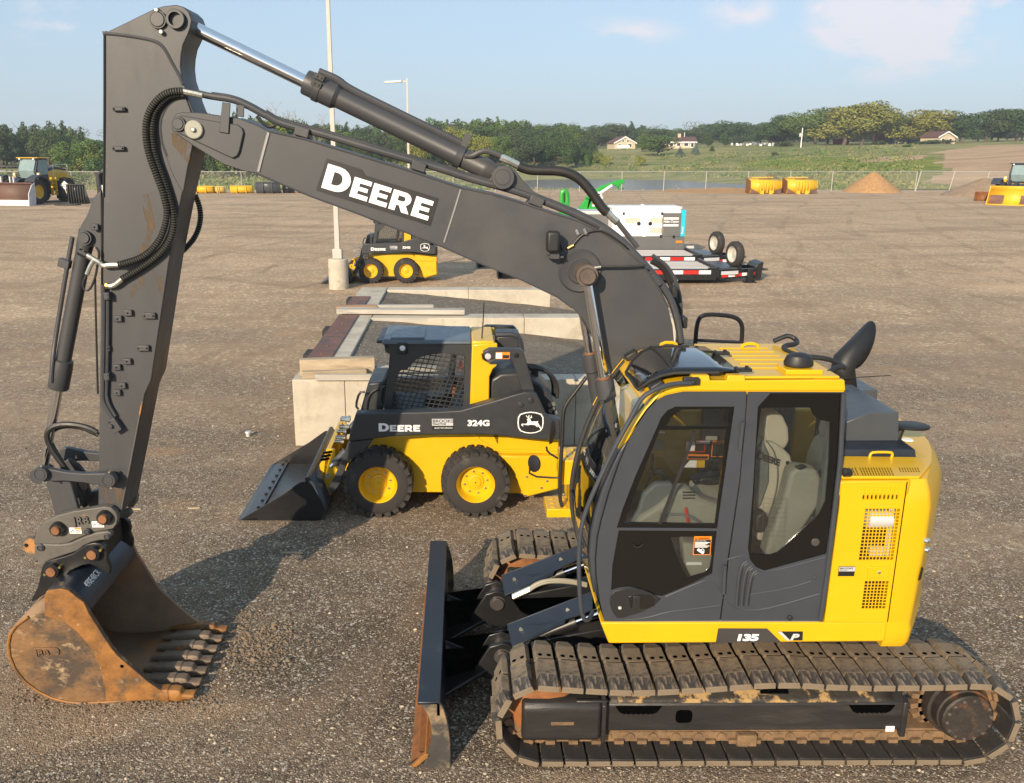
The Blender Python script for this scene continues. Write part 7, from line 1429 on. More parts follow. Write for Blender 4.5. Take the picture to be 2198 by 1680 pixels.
lb = xz([Q(1690, 264, 4.4), Q(1782, 264, 4.4), Q(1780, 308, 4.4), Q(1688, 308, 4.4)]); LB = MB().py(lb, 4.414, 4.4195).build('pinch_label', 'orange', SK1)
MB().py(xz([Q(1694, 268, 4.4), Q(1732, 268, 4.4), Q(1730, 304, 4.4), Q(1692, 304, 4.4)]), 4.412, 4.4136).build('label_field', 'white_print', LB); MB().py(xz([Q(1736, 282, 4.4), Q(1778, 282, 4.4), Q(1776, 304, 4.4), Q(1734, 304, 4.4)]), 4.412, 4.4136).build('label_field', 'black_print', LB)
# lettering and the leaping deer badge
p0, p1 = Q(932, 775, 4.3), Q(1200, 768, 4.3); lettering(NA, V(p0.x, 4.295, p0.z), V(1, 0, .0), V(0, 0, 1), p1.x-p0.x, Q(932, 722, 4.3).z-p0.z, Q(1100, 728, 4.3).z-Q(1100, 769, 4.3).z, 4.3, 'white_print', .0045, depth=.003)
p0 = Q(1506, 738, 4.3); text('324G', 'model_number', 'white_print', NA, ((p0.x, 4.295, p0.z), V(1, 0, .0), V(0, 0, 1)), .092, .003, bold=.0035, sx=1.22)
p0, p1 = Q(1276, 766, 4.3), Q(1415, 692, 4.3); DP = MB().box(p0.x, p1.x, 4.296, 4.299, p0.z, p1.z).build('dealer_plate', 'black_print', NA); MB().box(p0.x+.002, p1.x-.002, 4.2935, 4.2955, p0.z+(p1.z-p0.z)*.38, p1.z-.002).build('plate_band', 'silver_print', DP)
wdt = p1.x-p0.x; hh_ = p1.z-p0.z
text('BROOKS', 'plate_text', 'black_print', DP, ((p0.x+.008, 4.292, p1.z-hh_*.33), V(1, 0, 0), V(0, 0, 1)), .050, .001, bold=.0006, sx=1.2); text('TRACTOR', 'plate_text', 'print_grey', DP, ((p0.x+.008, 4.292, p1.z-hh_*.55), V(1, 0, 0), V(0, 0, 1)), .030, .001, bold=.001, sx=1.1); text('BUILD WITH BROOKS', 'plate_text', 'white_print', DP, ((p0.x+.03, 4.292, p0.z+hh_*.13), V(1, 0, 0), V(0, 0, 1)), .021, .001, sx=.98)
c0, c1 = Q(1830, 790, 4.3), Q(2002, 646, 4.3); cx, cz, hw, hh2 = (c0.x+c1.x)/2, (c0.z+c1.z)/2, (c1.x-c0.x)/2, (c1.z-c0.z)/2
badge = [(-.82, .78), (-.4, .93), (0, .98), (.4, .93), (.82, .78), (.97, .5), (1, 0), (.95, -.45), (.8, -.75), (.4, -.93), (0, -.98), (-.4, -.93), (-.8, -.75), (-.95, -.45), (-1, 0), (-.97, .5)]
bp = lambda k, pts: [(cx+hw*k*u, cz+hh2*k*v) for u, v in pts]
BGd = MB().py(bp(1, badge), 4.2965, 4.299).build('badge', 'white_print', NA); MB().py(bp(.91, badge), 4.294, 4.2962).build('badge_field', 'black_print', BGd)
deer = [(-.30, .28), (-.22, .36), (-.10, .40), (-.02, .30), (.02, .14), (.12, .10), (.30, .12), (.46, .10), (.52, .16), (.58, .12), (.54, .02), (.60, -.06), (.66, -.20), (.78, -.40), (.84, -.56), (.76, -.54), (.64, -.36), (.48, -.22), (.56, -.40), (.50, -.38), (.36, -.22), (.16, -.18), (.00, -.16), (-.16, -.22), (-.36, -.20), (-.56, -.14), (-.62, -.22), (-.52, -.30), (-.58, -.32), (-.72, -.22), (-.66, -.08), (-.40, -.10), (-.30, -.08), (-.24, .06), (-.22, .22)]
MB().py(bp(1, deer), 4.2915, 4.2938).build('badge_deer', 'white_print', BGd)
for an in ([(-.16, .36), (-.20, .48), (-.30, .56), (-.34, .66)], [(-.20, .48), (-.12, .58), (-.14, .70)], [(-.10, .36), (-.02, .46), (.06, .54), (.04, .66)], [(-.02, .46), (.10, .48)]): MB().tube([V(cx+hw*u, 4.2925, cz+hh2*v) for u, v in an], .005, 5).build('badge_antler', 'white_print', BGd)
# cab
cy0, cy1 = 4.72, 5.56
co = O(fw, [(965, 205), (1532, 212), (1522, 618), (1300, 640), (962, 660), (975, 520), (1003, 330), (1008, 275), (975, 262)], cy0)
ho_ = O(fw, [(1045, 412), (1075, 380), (1118, 372), (1165, 318), (1205, 292), (1275, 276), (1360, 268), (1488, 276), (1492, 300), (1482, 560), (1476, 628), (1300, 638), (1008, 652), (1022, 560)], cy0)
b = MB(); holed(b, co, [ho_], cy0, cy0+.03); CSd = b.build('cab_side', 'skid_black', SK1)
b = MB(); holed(b, co, [ho_], cy1-.03, cy1); b.build('cab_side', 'skid_black', SK1)
# diagonal wire screen clipped to the opening
def clipseg(a, d, poly):
    ts = []
    for (x0, z0), (x1, z1) in zip(poly, poly[1:]+poly[:1]):
        ex, ez = x1-x0, z1-z0; den = d[0]*ez-d[1]*ex
        if abs(den) < 1e-9: continue
        t = ((x0-a[0])*ez-(z0-a[1])*ex)/den; u = ((x0-a[0])*d[1]-(z0-a[1])*d[0])/den
        if 0 <= u <= 1: ts.append(t)
    ts.sort(); return [(ts[i], ts[i+1]) for i in range(0, len(ts)-1, 2)]
for yy, par in ((cy0+.012, CSd),):
    b = MB(); zc = sum(p[1] for p in ho_)/len(ho_); xc = sum(p[0] for p in ho_)/len(ho_)
    for ang, st in ((-8, .052), (70, .058)):
        d = (math.cos(rad(ang)), math.sin(rad(ang))); nn = (-d[1], d[0])
        for k in range(-16, 17):
            a = (xc+nn[0]*k*st, zc+nn[1]*k*st)
            for t0, t1 in clipseg(a, d, ho_):
                if t1-t0 > .02: b.obox((a[0]+d[0]*(t0+t1)/2, yy, a[1]+d[1]*(t0+t1)/2), V(d[0], 0, d[1])*((t1-t0)/2), V(0, .005, 0), V(nn[0], 0, nn[1])*.0048)
    b.build('side_screen', 'skid_black', par)
MB().py(ho_, cy0+.022, cy0+.025).build('side_glass', 'glass_dark', CSd)
zr = co[0][1]
b = MB(); rx0, rx1 = Q(960, 190, cy0).x, Q(1534, 212, cy0).x
b.hexa([(rx0-.02, cy0-.03, zr-.01), (rx1, cy0-.03, zr-.01), (rx1, cy1+.03, zr-.01), (rx0-.02, cy1+.03, zr-.01)], [(rx0+.0, cy0-.01, zr+.05), (rx1-.01, cy0-.01, zr+.035), (rx1-.01, cy1+.01, zr+.035), (rx0, cy1+.01, zr+.05)]); RFs = b.build('cab_roof', 'skid_roof', SK1, bev=.02, seg=3)
h0, h1_ = gz(*fw(1008, 172), zr+.06), gz(*fw(1240, 110), zr+.06); b = MB(); b.box(h0.x, h1_.x, h0.y, h1_.y, zr+.03, zr+.07); b.build('roof_hatch', 'skid_roof', RFs, bev=.015, seg=3)
MB().obox((rx0-.03, (cy0+cy1)/2, zr+.012), V(.05, 0, 0), V(0, .40, 0), V(0, 0, .018)).build('roof_visor', 'skid_black', RFs, bev=.015)
fx = Q(985, 480, cy0).x
b = MB(); b.hexa([(co[8][0]+.0, cy0+.0, zr-.06), (co[8][0]+.05, cy0, zr-.06), (co[8][0]+.05, cy0+.06, zr-.06), (co[8][0], cy0+.06, zr-.06)], [(co[0][0], cy0, zr-.01), (co[0][0]+.05, cy0, zr-.01), (co[0][0]+.05, cy0+.06, zr-.01), (co[0][0], cy0+.06, zr-.01)]); b.hexa([(co[4][0], cy1-.06, co[4][1]), (co[4][0]+.04, cy1-.06, co[4][1]), (co[4][0]+.04, cy1, co[4][1]), (co[4][0], cy1, co[4][1])], [(co[6][0], cy1-.06, zr), (co[6][0]+.04, cy1-.06, zr), (co[6][0]+.04, cy1, zr), (co[6][0], cy1, zr)]); b.build('cab_post', 'skid_black', SK1)
MB().sheet([[V(co[4][0]+.01, cy0+.03, co[4][1]), V(co[4][0]+.01, cy1-.03, co[4][1])], [V(co[6][0]+.01, cy0+.03, zr-.05), V(co[6][0]+.01, cy1-.03, zr-.05)]]).build('front_door', 'glass_dark', SK1)
MB().box(rx1-.06, rx1-.03, cy0+.03, cy1-.03, co[2][1], zr-.02).build('cab_rear', 'skid_black', SK1)
MB().box(co[4][0]+.02, rx1-.05, cy0+.03, cy1-.03, co[2][1]-.06, co[2][1]-.03).build('cab_floor', 'skid_black', SK1)
q = Q(1086, 233, cy0-.02); b = MB(); b.obox((q.x-.005, cy0-.02, q.z-.005), V(.058, 0, 0), V(0, .025, 0), V(0, 0, .065)); WLp = b.build('work_lamp', 'plastic', SK1, bev=.012)
MB().lathe((q.x, cy0-.052, q.z), (0, 1, 0), [(0, .01), (.004, .03), (.012, .036)], 18).build('lamp_lens', 'lamp_glass', WLp)
b = MB(); b.box(Q(1230, 600, 5).x, Q(1400, 600, 5).x, 4.95, 5.35, 1.12, 1.25); b.hexa([(Q(1360, 600, 5).x, 4.95, 1.2), (Q(1400, 600, 5).x, 4.95, 1.2), (Q(1400, 600, 5).x, 5.35, 1.2), (Q(1360, 600, 5).x, 5.35, 1.2)], [(Q(1400, 330, 5).x, 4.98, 1.75), (Q(1440, 330, 5).x, 4.98, 1.75), (Q(1440, 330, 5).x, 5.32, 1.75), (Q(1400, 330, 5).x, 5.32, 1.75)]); b.build('seat', 'plastic', SK1, bev=.03)
MB().box(Q(1408, 590, 4.9).x, Q(1428, 590, 4.9).x, 4.88, 4.9, 1.28, 1.40).build('seat_tag', 'orange', SK1); MB().box(Q(1452, 430, 4.9).x, Q(1474, 430, 4.9).x, 4.86, 4.88, 1.62, 1.72).build('door_tag', 'red', SK1)
# yellow uprights behind the cab, engine cover, rear bar
yp = O(fw, [(1536, 212), (1700, 205), (1702, 250), (1640, 262), (1600, 275), (1605, 310), (1660, 345), (1702, 345), (1672, 372), (1650, 420), (1648, 568), (1522, 620)], 4.66)
for a0, a1 in ((4.66, 4.72), (5.56, 5.62)): MB().py(yp, a0, a1).build('upright', 'yellow', SK1, bev=.012)
b = MB(); b.box(rx1+.0, Q(1680, 150, 4.7).x, 4.70, 5.56, zr-.05, zr+.03); b.build('cross_beam', 'yellow', SK1, bev=.015)
MB().tube([Q(1600, 180, 4.85), Q(1612, 0, 4.85), Q(1614, -60, 4.85)], [.008, .006, .004], 6).build('antenna', 'plastic', SK1)
eh = O(fw, [(1652, 490), (1660, 440), (1720, 402), (1860, 395), (1980, 470), (2060, 560), (2100, 690), (2100, 830), (1652, 830)], 4.72)
b = MB(); b.py(eh, 4.72, 5.56); ECv = b.build('engine_cover', 'skid_black', SK1, bev=.03, seg=3)
MB().tube(smooth([Q(x, y, 5.0) for x, y in ((1690, 150), (1830, 148), (1850, 200), (1858, 260))], 1), .035, 8).build('rear_bar', 'skid_black', SK1)
MB().box(Q(1690, 200, 5.0).x, Q(1850, 200, 5.0).x, 4.98, 5.4, Q(1700, 245, 5).z, Q(1700, 150, 5).z).build('rear_screen', 'skid_black', SK1, bev=.03)
MB().cyl(Q(1805, 500, 4.80), Q(1805, 420, 4.80), .045, 14).build('muffler', 'black_paint', SK1)
MB().cyl(Q(1920, 450, 5.1), Q(1920, 370, 5.1), .09, 16).build('air_cleaner', 'plastic', SK1)
for k in range(3): MB().tube(smooth([Q(x+k*14, y+k*10, 5.2-k*.12) for x, y in ((1880, 345), (1960, 350), (2040, 400), (2065, 470), (2060, 540))], 2), .022, 8).build('hydraulic_hose', 'hose', SK1)
b = MB(); 
for x, y in ((2040, 608), (2062, 630), (2080, 660), (2066, 600), (2045, 645)): b.lathe(Q(x, y, 4.68), (0, 1, 0), [(0, .012), (0, .022), (.05, .022)], 8)
b.build('hose_coupling', 'zinc', SK1)
MB().tube(smooth([Q(x, y, 4.66) for x, y in ((842, 520), (805, 522), (782, 610), (800, 632))], 1), .014, 8).build('grab_handle', 'skid_black', SK1); MB().tube(smooth([Q(x, y, 4.70) for x, y in ((972, 480), (948, 490), (938, 590), (962, 610))], 1), .012, 8).build('grab_handle', 'skid_black', SK1)
b = MB(); b.py(O(fw, [(862, 462), (965, 455), (958, 655), (808, 655)], 4.76), 4.76, 5.5); b.build('foot_guard', 'skid_black', SK1, bev=.02)
MB().tube(smooth([Q(x, y, 4.74) for x, y in ((935, 500), (890, 515), (860, 560), (850, 640))], 2), .012, 6).build('hydraulic_hose', 'hose', SK1)
for k, (x, y) in enumerate(((744, 700), (735, 745), (720, 775), (712, 815), (704, 840), (750, 690))): MB().lathe(Q(x, y, 4.5+.03*k), (-1, -.2, .1), [(0, .016), (0, .03), (.03, .03), (.035, .022), (.11, .022)], 10).build('quick_coupler', 'zinc', SK1)
# tilt cylinders, quick attach frame and bucket
for y in (4.52, 5.70):
    p, r_ = Q(720, 900, 4.52), Q(622, 1005, 4.52); p = V(p.x, y, p.z); r_ = V(r_.x, y, r_.z); MB().cyl(p, p.lerp(r_, .8), .042, 14).build('tilt_cylinder', 'hood_blue', SK1); MB().cyl(p.lerp(r_, .7), r_, .026, 12).build('cylinder_rod', 'chrome', SK1)
qa = O(fw, [(548, 990), (622, 885), (650, 895), (645, 1000), (700, 1020), (660, 1120), (612, 1200), (590, 1195)], 4.62)
for y in (4.6, 5.0, 5.25, 5.62): MB().py(qa, y, y+.05).build('attach_plate', 'yellow', SK1, bev=.006)
b = MB(); b.hexa([(qa[0][0], 4.6, qa[7][1]), (qa[7][0]-.06, 4.6, qa[7][1]), (qa[7][0]-.06, 5.67, qa[7][1]), (qa[0][0], 5.67, qa[7][1])], [(qa[1][0]-.05, 4.6, qa[1][1]), (qa[1][0], 4.6, qa[1][1]), (qa[1][0], 5.67, qa[1][1]), (qa[1][0]-.05, 5.67, qa[1][1])]); b.build('attach_frame', 'yellow', SK1)
for k in range(3): q = Q(598, 912+k*22, 4.59); MB().obox((q.x+.0-k*.015, 4.592, q.z), V(.05, 0, .01), V(0, .006, 0), V(0, 0, .013)).build('attach_slot', 'hole', SK1)
q = Q(602, 1062, 4.6); MB().lathe((q.x, 4.58, q.z), (0, 1, 0), [(0, .02), (0, .035), (.02, .035)], 14).build('attach_pin', 'zinc', SK1)
sy0, sy1 = 4.20, 6.08
sb0 = O(fw, [(28, 1352), (300, 1190), (420, 1105), (470, 1098), (500, 1130), (560, 1230), (590, 1345), (545, 1362)], sy0)
fl_ = V(sb0[0][0], 0, .0)
sb0 = [(sb0[0][0], .012)]+sb0[1:6]+[(sb0[6][0], .12), (sb0[7][0], .012)]
bko = MB().py(sb0, sy0, sy0+.02).build('bucket', 'black_paint', SK1, bev=.004); MB().py(sb0, sy1-.02, sy1).build('bucket_side', 'black_paint', bko)
back = [(sb0[0][0], .012), (sb0[7][0], .012), (sb0[6][0], .12), (sb0[5][0], sb0[5][1]), (sb0[4][0]+.02, sb0[4][1]+.05), (sb0[3][0], sb0[3][1]+.03)]
b = MB(); b.sheet([[V(x, y, z) for x, z in back] for y in (sy0+.01, sy1-.01)]); b.build('bucket_shell', 'hood_blue', bko, solid=.016, ang=40)  # lighter blue than the side plates: skylight on the floor put into colour
b = MB(); b.hexa([(sb0[0][0]-.02, sy0, .008), (sb0[0][0]+.2, sy0, .012), (sb0[0][0]+.2, sy1, .012), (sb0[0][0]-.02, sy1, .008)], [(sb0[0][0]-.02, sy0, .014), (sb0[0][0]+.2, sy0, .036), (sb0[0][0]+.2, sy1, .036), (sb0[0][0]-.02, sy1, .014)]); b.build('cutting_edge', 'hood_blue', bko)
for k in range(9): MB().lathe((sb0[0][0]+.15, sy0+.1+k*.21, .03), (-.1, 0, 1), [(0, .02), (.025, .02)], 8).build('edge_bolt', 'black_paint', bko)
MB().cyl(V(sb0[3][0], sy0, sb0[3][1]+.02), V(sb0[3][0], sy1, sb0[3][1]+.02), .03, 12).build('bucket_tube', 'blade_navy', bko)
# the same model again, further back
SK2 = copy_tree(SK1); SK2.location = (-2.895, 23.70, 0); SK2['label'] = 'yellow skid steer loader in the distance behind the near light pole and under the boom'
# ================================================================ concrete dock walls with gravel ramps
yw = gz(635, 957).y; zt = at(628, 815, yw).z; xw0 = gz(634, 957).x
rim0, rim1 = gz(640, 775, zt), gz(795, 620, zt)
DW1 = thing('dock_wall', 'near concrete dock wall right behind the closest skid steer', 'concrete wall', (xw0, yw, 0))
seg_ = [xw0, xw0+.74, xw0+2.3, xw0+4.0, xw0+6.0]
for a, c in zip(seg_, seg_[1:]): MB().box(a+.003, c-.003, yw, yw+.32, 0, zt).build('wall_panel', 'concrete', DW1, bev=.012)
xb0, xb1 = xw0, gz(795, 620, zt).x
yfar = gz(700, 620, zt).y; ymid = gz(800, 682, zt).y
LW = thing('dock_wall', 'concrete end wall of the dock carrying two rusty steel plates', 'concrete wall', (xw0, yw+.325, 0))
def edge_x(y, k): return gz(640+0*y, 775, zt).x if False else None
eo0, eo1 = gz(660, 772, zt), gz(772, 621, zt); ei0, ei1 = gz(705, 772, zt), gz(797, 627, zt)
def exo(y): u = (y-eo0.y)/(eo1.y-eo0.y); return eo0.x+(eo1.x-eo0.x)*u
wdE = .62
ye0, ye1 = yw+.325, yfar+.3
b = MB(); b.hexa([(exo(ye0), ye0, 0), (exo(ye0)+wdE, ye0, 0), (exo(ye1)+wdE, ye1, 0), (exo(ye1), ye1, 0)], [(exo(ye0), ye0, zt-.003), (exo(ye0)+wdE, ye0, zt-.003), (exo(ye1)+wdE, ye1, zt-.003), (exo(ye1), ye1, zt-.003)]); b.build('wall_panel', 'concrete', LW, bev=.012)
mat('rust_plate', (.155, .075, .055), .7, var=.2, vs=2, bump=.2, col2=(.09, .06, .06), s2=1.5, lo=.5, hi=.65)
def plate(y0, y1, par):
    xo = .0; o = MB().hexa([(exo(y0)-.02, y0, zt), (exo(y0)+.36, y0, zt), (exo(y1)+.36, y1, zt), (exo(y1)-.02, y1, zt)], [(exo(y0)-.02, y0, zt+.02), (exo(y0)+.36, y0, zt+.02), (exo(y1)+.36, y1, zt+.02), (exo(y1)-.02, y1, zt+.02)]).build('steel_plate', 'rust_plate', par, bev=.003)
    for k in range(3): y = y0+(y1-y0)*(k+.5)/3; MB().lathe((exo(y)+.17, y, zt+.02), (0, 0, 1), [(0, .02), (.012, .016)], 8).build('plate_bolt', 'rust_pin', o)
pl = [gz(*fs(x, y), zt).y for x, y in ((100, 1250), (230, 1050), (330, 875), (450, 800), (512, 715))]
plate(pl[0], pl[1]-.02, LW); plate(pl[1]+.02, pl[2], LW); plate(pl[3], pl[4], LW)
for x, y in ((30, 1240), (180, 1030), (436, 765)):
    q = gz(*fs(x, y), zt-.15); MB().box(exo(q.y)-.17, exo(q.y)-.003, q.y-.22, q.y+.22, zt-.42, zt-.04).build('dock_bumper', 'rubber', LW, bev=.02)
def ramp_wall(label, y0, x0, x1):
    o = thing('dock_wall', label, 'concrete wall', (x0, y0, 0)); n = max(2, int((x1-x0)/2.4))
    for k in range(n): a, c = x0+(x1-x0)*k/n, x0+(x1-x0)*(k+1)/n; MB().box(a+.004, c-.004, y0, y0+.45, 0, zt-.002-.001*k).build('wall_panel', 'concrete', o, bev=.012)
    return o
xr_end = gz(1194, 640, zt).x
ramp_wall('low concrete wall between the two gravel ramps', ymid, exo(ymid)+wdE+.01, 3.6); ramp_wall('farthest low concrete wall, just in front of the distant skid steer', yfar-.15, exo(yfar)+wdE+.01, xr_end)
def ramp_z(x, x0):
    t = (x-x0)/4.2
    return zt-.04-.40*max(0, t)**1.2 if t < 1 else (zt-.44)*(1-(t-1)*1.6)
def ramp(y0, y1, x0, x1, nm):
    rows = []
    for j in range(9):
        y = y0+(y1-y0)*j/8; rows.append([V(x0+(x1-x0)*i/24, y, max(.004, ramp_z(x0+(x1-x0)*i/24, x0))+.02*mnoise.noise(V(i*.7, y*1.5, 3))*(i < 22)) for i in range(25)])
    struct(MB().sheet(rows).build(nm, 'dark_gravel', ang=80))
ramp(yw+.33, ymid-.005, exo(yw)+wdE-.1, 4.8, 'gravel_ramp'); ramp(ymid+.455, yfar-.155, exo(ymid)+wdE-.1, xr_end+2.2, 'gravel_ramp')
# timbers on the walls
mat('timber', (.42, .335, .23), .8, var=.25, vs=3, bump=.3, bs=30, stretch=(.4, 3, 3), col2=(.25, .19, .13), s2=2.5, lo=.5, hi=.7); mat('timber_grey', (.40, .37, .32), .85, var=.2, vs=3, bump=.3, bs=30, stretch=(.35, 3, 3), col2=(.2, .18, .16), s2=2.5, lo=.55, hi=.7); mat('timber_red', (.33, .20, .12), .85, var=.2, vs=3, stretch=(.35, 3, 3))
def beam(label, p, q, w_, h_, m, z):
    p, q = Vector(p), Vector(q); d = (q-p).normalized(); n = V(-d.y, d.x, 0); o = MB().obox((p+q)/2+V(0, 0, z+h_/2), d*((q-p).length/2), n*(w_/2), V(0, 0, h_/2)).build('timber_beam', m, None, bev=.006); tag(o, label, 'timber', 'loose timbers lying on the dock walls'); return o
def zp(fr, x, y, z): p = gz(*fr(x, y), z); return V(p.x, p.y, 0)
za = zt+.002
b0, b1 = zp(fw, 432, 438, za), zp(fw, 895, 420, za)
beam('front weathered timber on the near dock wall, under the thick knotty beam', b0+V(.0, .06, 0), b1+V(-.1, .06, 0), .10, .10, 'timber', za)
beam('thick knotty beam lying on top of the near dock wall', b0+V(-.06, .24, 0), b1+V(.0, .24, 0), .16, .235, 'timber', za)
beam('short timber block in front of the near dock wall beams', b0+V(.2, -.045, 0), b0+V(1.0, -.045, 0), .07, .085, 'timber_grey', za)
beam('dark plank end poking out behind the skid steer cab', b1+V(.02, .35, 0), b1+V(.9, .38, 0), .2, .06, 'timber_grey', za)
m0, m1 = zp(fs, 300, 870, za), zp(fs, 1405, 878, za)
beam('long grey plank lying along the top of the middle wall', m0+V(.02, .14, 0), m1+V(0, .14, 0), .26, .09, 'timber_grey', za+.022)
beam('reddish board end across the corner of the middle wall', zp(fs, 295, 822, za+.02)+V(0, .12, 0), zp(fs, 650, 815, za+.02)+V(0, .12, 0), .22, .05, 'timber_red', za+.022)
beam('grey board behind the long plank on the middle wall', zp(fs, 640, 828, za)+V(0, .2, 0), zp(fs, 1135, 826, za)+V(0, .2, 0), .14, .05, 'timber_grey', za+.022)
beam('thin split plank fallen against the front of the middle wall', zp(fs, 360, 888, za)+V(0, -.06, 0), zp(fs, 1395, 925, za-.10)+V(0, -.09, 0), .06, .08, 'timber_grey', za-.085)
# ================================================================ light poles
def light_pole(label, p, top, r, base_r, base_h, head):
    o = thing('light_pole', label, 'light pole', p); p = Vector(p)
    b = MB(); b.lathe(p, (0, 0, 1), [(0, base_r), (base_h-.03, base_r), (base_h, base_r-.03)], 28); b.build('pole_base', 'concrete', o)
    b = MB(); b.box(p.x-r*1.9, p.x+r*1.9, p.y-r*1.9, p.y+r*1.9, p.z+base_h, p.z+base_h+.3); b.build('base_cover', 'pole_paint', o, bev=.02)
    b = MB(); t = .66; b.hexa([(p.x-r, p.y-r, p.z+base_h+.25), (p.x+r, p.y-r, p.z+base_h+.25), (p.x+r, p.y+r, p.z+base_h+.25), (p.x-r, p.y+r, p.z+base_h+.25)], [(p.x-r*t, p.y-r*t, top), (p.x+r*t, p.y-r*t, top), (p.x+r*t, p.y+r*t, top), (p.x-r*t, p.y+r*t, top)]); b.build('shaft', 'pole_paint', o, bev=.01)
    MB().box(p.x-1.15, p.x, p.y-.04, p.y+.04, top-.22, top-.14).build('bracket', 'pole_paint', o)
    b = MB(); b.hexa([(p.x-1.25, p.y-.18, top-.26), (p.x-.3, p.y-.18, top-.24), (p.x-.3, p.y+.18, top-.24), (p.x-1.25, p.y+.18, top-.26)], [(p.x-1.25, p.y-.16, top-.2), (p.x-.3, p.y-.16, top-.1), (p.x-.3, p.y+.16, top-.1), (p.x-1.25, p.y+.16, top-.2)]); b.build('lamp_head', 'galv', o, bev=.02)
p = gz(725, 622); light_pole('tall square light pole on a round concrete base left of the distant skid steer', (p.x, p.y+.28, 0), 9.3, .075, .30, .92, 1)
Yp = 46; light_pole('distant light pole with its lamp head turned left, seen above the boom cylinder', (at(877, 352, Yp).x, Yp, 0), at(875, 167, Yp).z, .07, .3, .9, 1)
# ================================================================ trailers, generator, green machine
ft = frame(2300, 800, 500, 2198)
mat('deck_board', (.55, .50, .46), .85, var=.18, vs=2, stretch=(.3, 6, 6)); mat('teal', (.02, .46, .60), .4); mat('gen_white', (.80, .81, .80), .35, var=.02); mat('gen_grey', (.125, .125, .125), .45, var=.04); mat('machine_green', (.018, .30, .035), .4, var=.05); mat('mesh_tan', (.36, .28, .16), .7)
YT = 22.55
def trailer(label, shift):
    a = at(*ft(1420, 802), YT); zb = a.z; x1 = a.x; x0 = x1-5.6; W = 2.35
    o = thing('flatbed_trailer', label, 'trailer', (x0+3, YT, 0), 0, 'low flatbed trailers parked side by side')
    for y0 in (YT, YT+W-.12): MB().box(x0, x1, y0, y0+.12, zb-.36, zb-.02).build('side_rail', 'black_paint', o, bev=.008)
    n = 14
    for k in range(n): y = YT+.13+(W-.26)*k/n; MB().box(x0, x1-.02, y+.004, y+(W-.26)/n-.004, zb-.07, zb-.03-.003*(k % 3)).build('deck_board', 'deck_board', o)
    for x in (x1-2.6, x1-.02): MB().box(x-.05, x+.05, YT+.1, YT+W-.1, zb-.028, zb-.016).build('deck_strap', 'black_paint', o)
    MB().box(x1, x1+.08, YT+.0, YT+W, zb-.3, zb+.05).build('front_rail', 'black_paint', o, bev=.008)
    # draw frame
    b = MB(); b.hexa([(x1+.08, YT+.02, zb-.36), (x1+1.55, YT+.75, zb-.34), (x1+1.55, YT+.87, zb-.34), (x1+.08, YT+.16, zb-.36)], [(x1+.08, YT+.02, zb-.04), (x1+1.55, YT+.75, zb-.08), (x1+1.55, YT+.87, zb-.08), (x1+.08, YT+.16, zb-.04)])
    b.hexa([(x1+.08, YT+W-.16, zb-.36), (x1+1.55, YT+W-.87, zb-.34), (x1+1.55, YT+W-.75, zb-.34), (x1+.08, YT+W-.02, zb-.36)], [(x1+.08, YT+W-.16, zb-.04), (x1+1.55, YT+W-.87, zb-.08), (x1+1.55, YT+W-.75, zb-.08), (x1+.08, YT+W-.02, zb-.04)]); b.build('tongue_frame', 'black_paint', o, bev=.008)
    b = MB(); b.box(x1+.1, x1+.75, YT+.35, YT+W-.35, zb-.06, zb-.01); b.build('tool_tray', 'hood_blue', o, bev=.01)
    b = MB(); b.py([(x1+1.45, zb-.42), (x1+1.66, zb-.46), (x1+1.72, zb+.12), (x1+1.52, zb+.06), (x1+1.45, zb-.04)], YT+.75, YT+W-.75); b.build('hitch_block', 'black_paint', o, bev=.02)
    MB().tube([V(x1+1.75, YT+W/2, zb-.16), V(x1+2.0, YT+W/2, zb-.18)], .04, 8).build('coupling_ring', 'pin_steel', o)
    MB().box(x1+1.12, x1+1.30, YT+.42, YT+.56, .02, zb-.05).build('landing_leg', 'black_paint', o, bev=.01); MB().box(x1+1.02, x1+1.40, YT+.34, YT+.64, .0, .03).build('leg_foot', 'black_paint', o)
    # tape
    for xa, xb, col in ((-4.4, -4.0, 0), (-4.0, -3.6, 1), (-3.35, -2.85, 0), (-2.85, -2.55, 1), (-1.95, -1.42, 0), (-1.42, -1.06, 1), (-1.06, -.56, 0), (-.56, -.18, 1)):
        MB().box(x1+xa, x1+xb-.005, YT-.004, YT-.001, zb-.17, zb-.055).build('reflective_tape', ('red', 'white_print')[col], o)
    for k in range(5):
        u0, u1 = .07+.172*k, .07+.172*(k+1)-.005
        MB().hexa([(x1+.08+1.47*u0, YT+.02+.73*u0-.006, zb-.30+.01), (x1+.08+1.47*u1, YT+.02+.73*u1-.006, zb-.29), (x1+.08+1.47*u1, YT+.02+.73*u1-.002, zb-.29), (x1+.08+1.47*u0, YT+.02+.73*u0-.002, zb-.29)], [(x1+.08+1.47*u0, YT+.02+.73*u0-.006, zb-.19), (x1+.08+1.47*u1, YT+.02+.73*u1-.006, zb-.19), (x1+.08+1.47*u1, YT+.02+.73*u1-.002, zb-.19), (x1+.08+1.47*u0, YT+.02+.73*u0-.002, zb-.19)]).build('reflective_tape', ('red', 'white_print')[k % 2], o)
    for x in (x1-2.25, x1-.12): MB().box(x-.14, x+.12, YT-.02, YT+.1, zb-.03, zb+.03).build('tie_bracket', 'black_paint', o)
    for x in (x0+1.2, x0+2.3, x1-1.9, x1-.55):
        if x < x1-2.5:
            for y, ax in ((YT+.2, V(0, -1, 0)),): wheel(o, (x, y, .40), .40, .25, .2, lugs=0, rimm='white', nuts=6, lug=.002)
        else: MB().box(x-.25, x+.25, YT+.3, YT+.9, .25, zb-.36).build('spring_hanger', 'black_paint', o)
    b = MB()
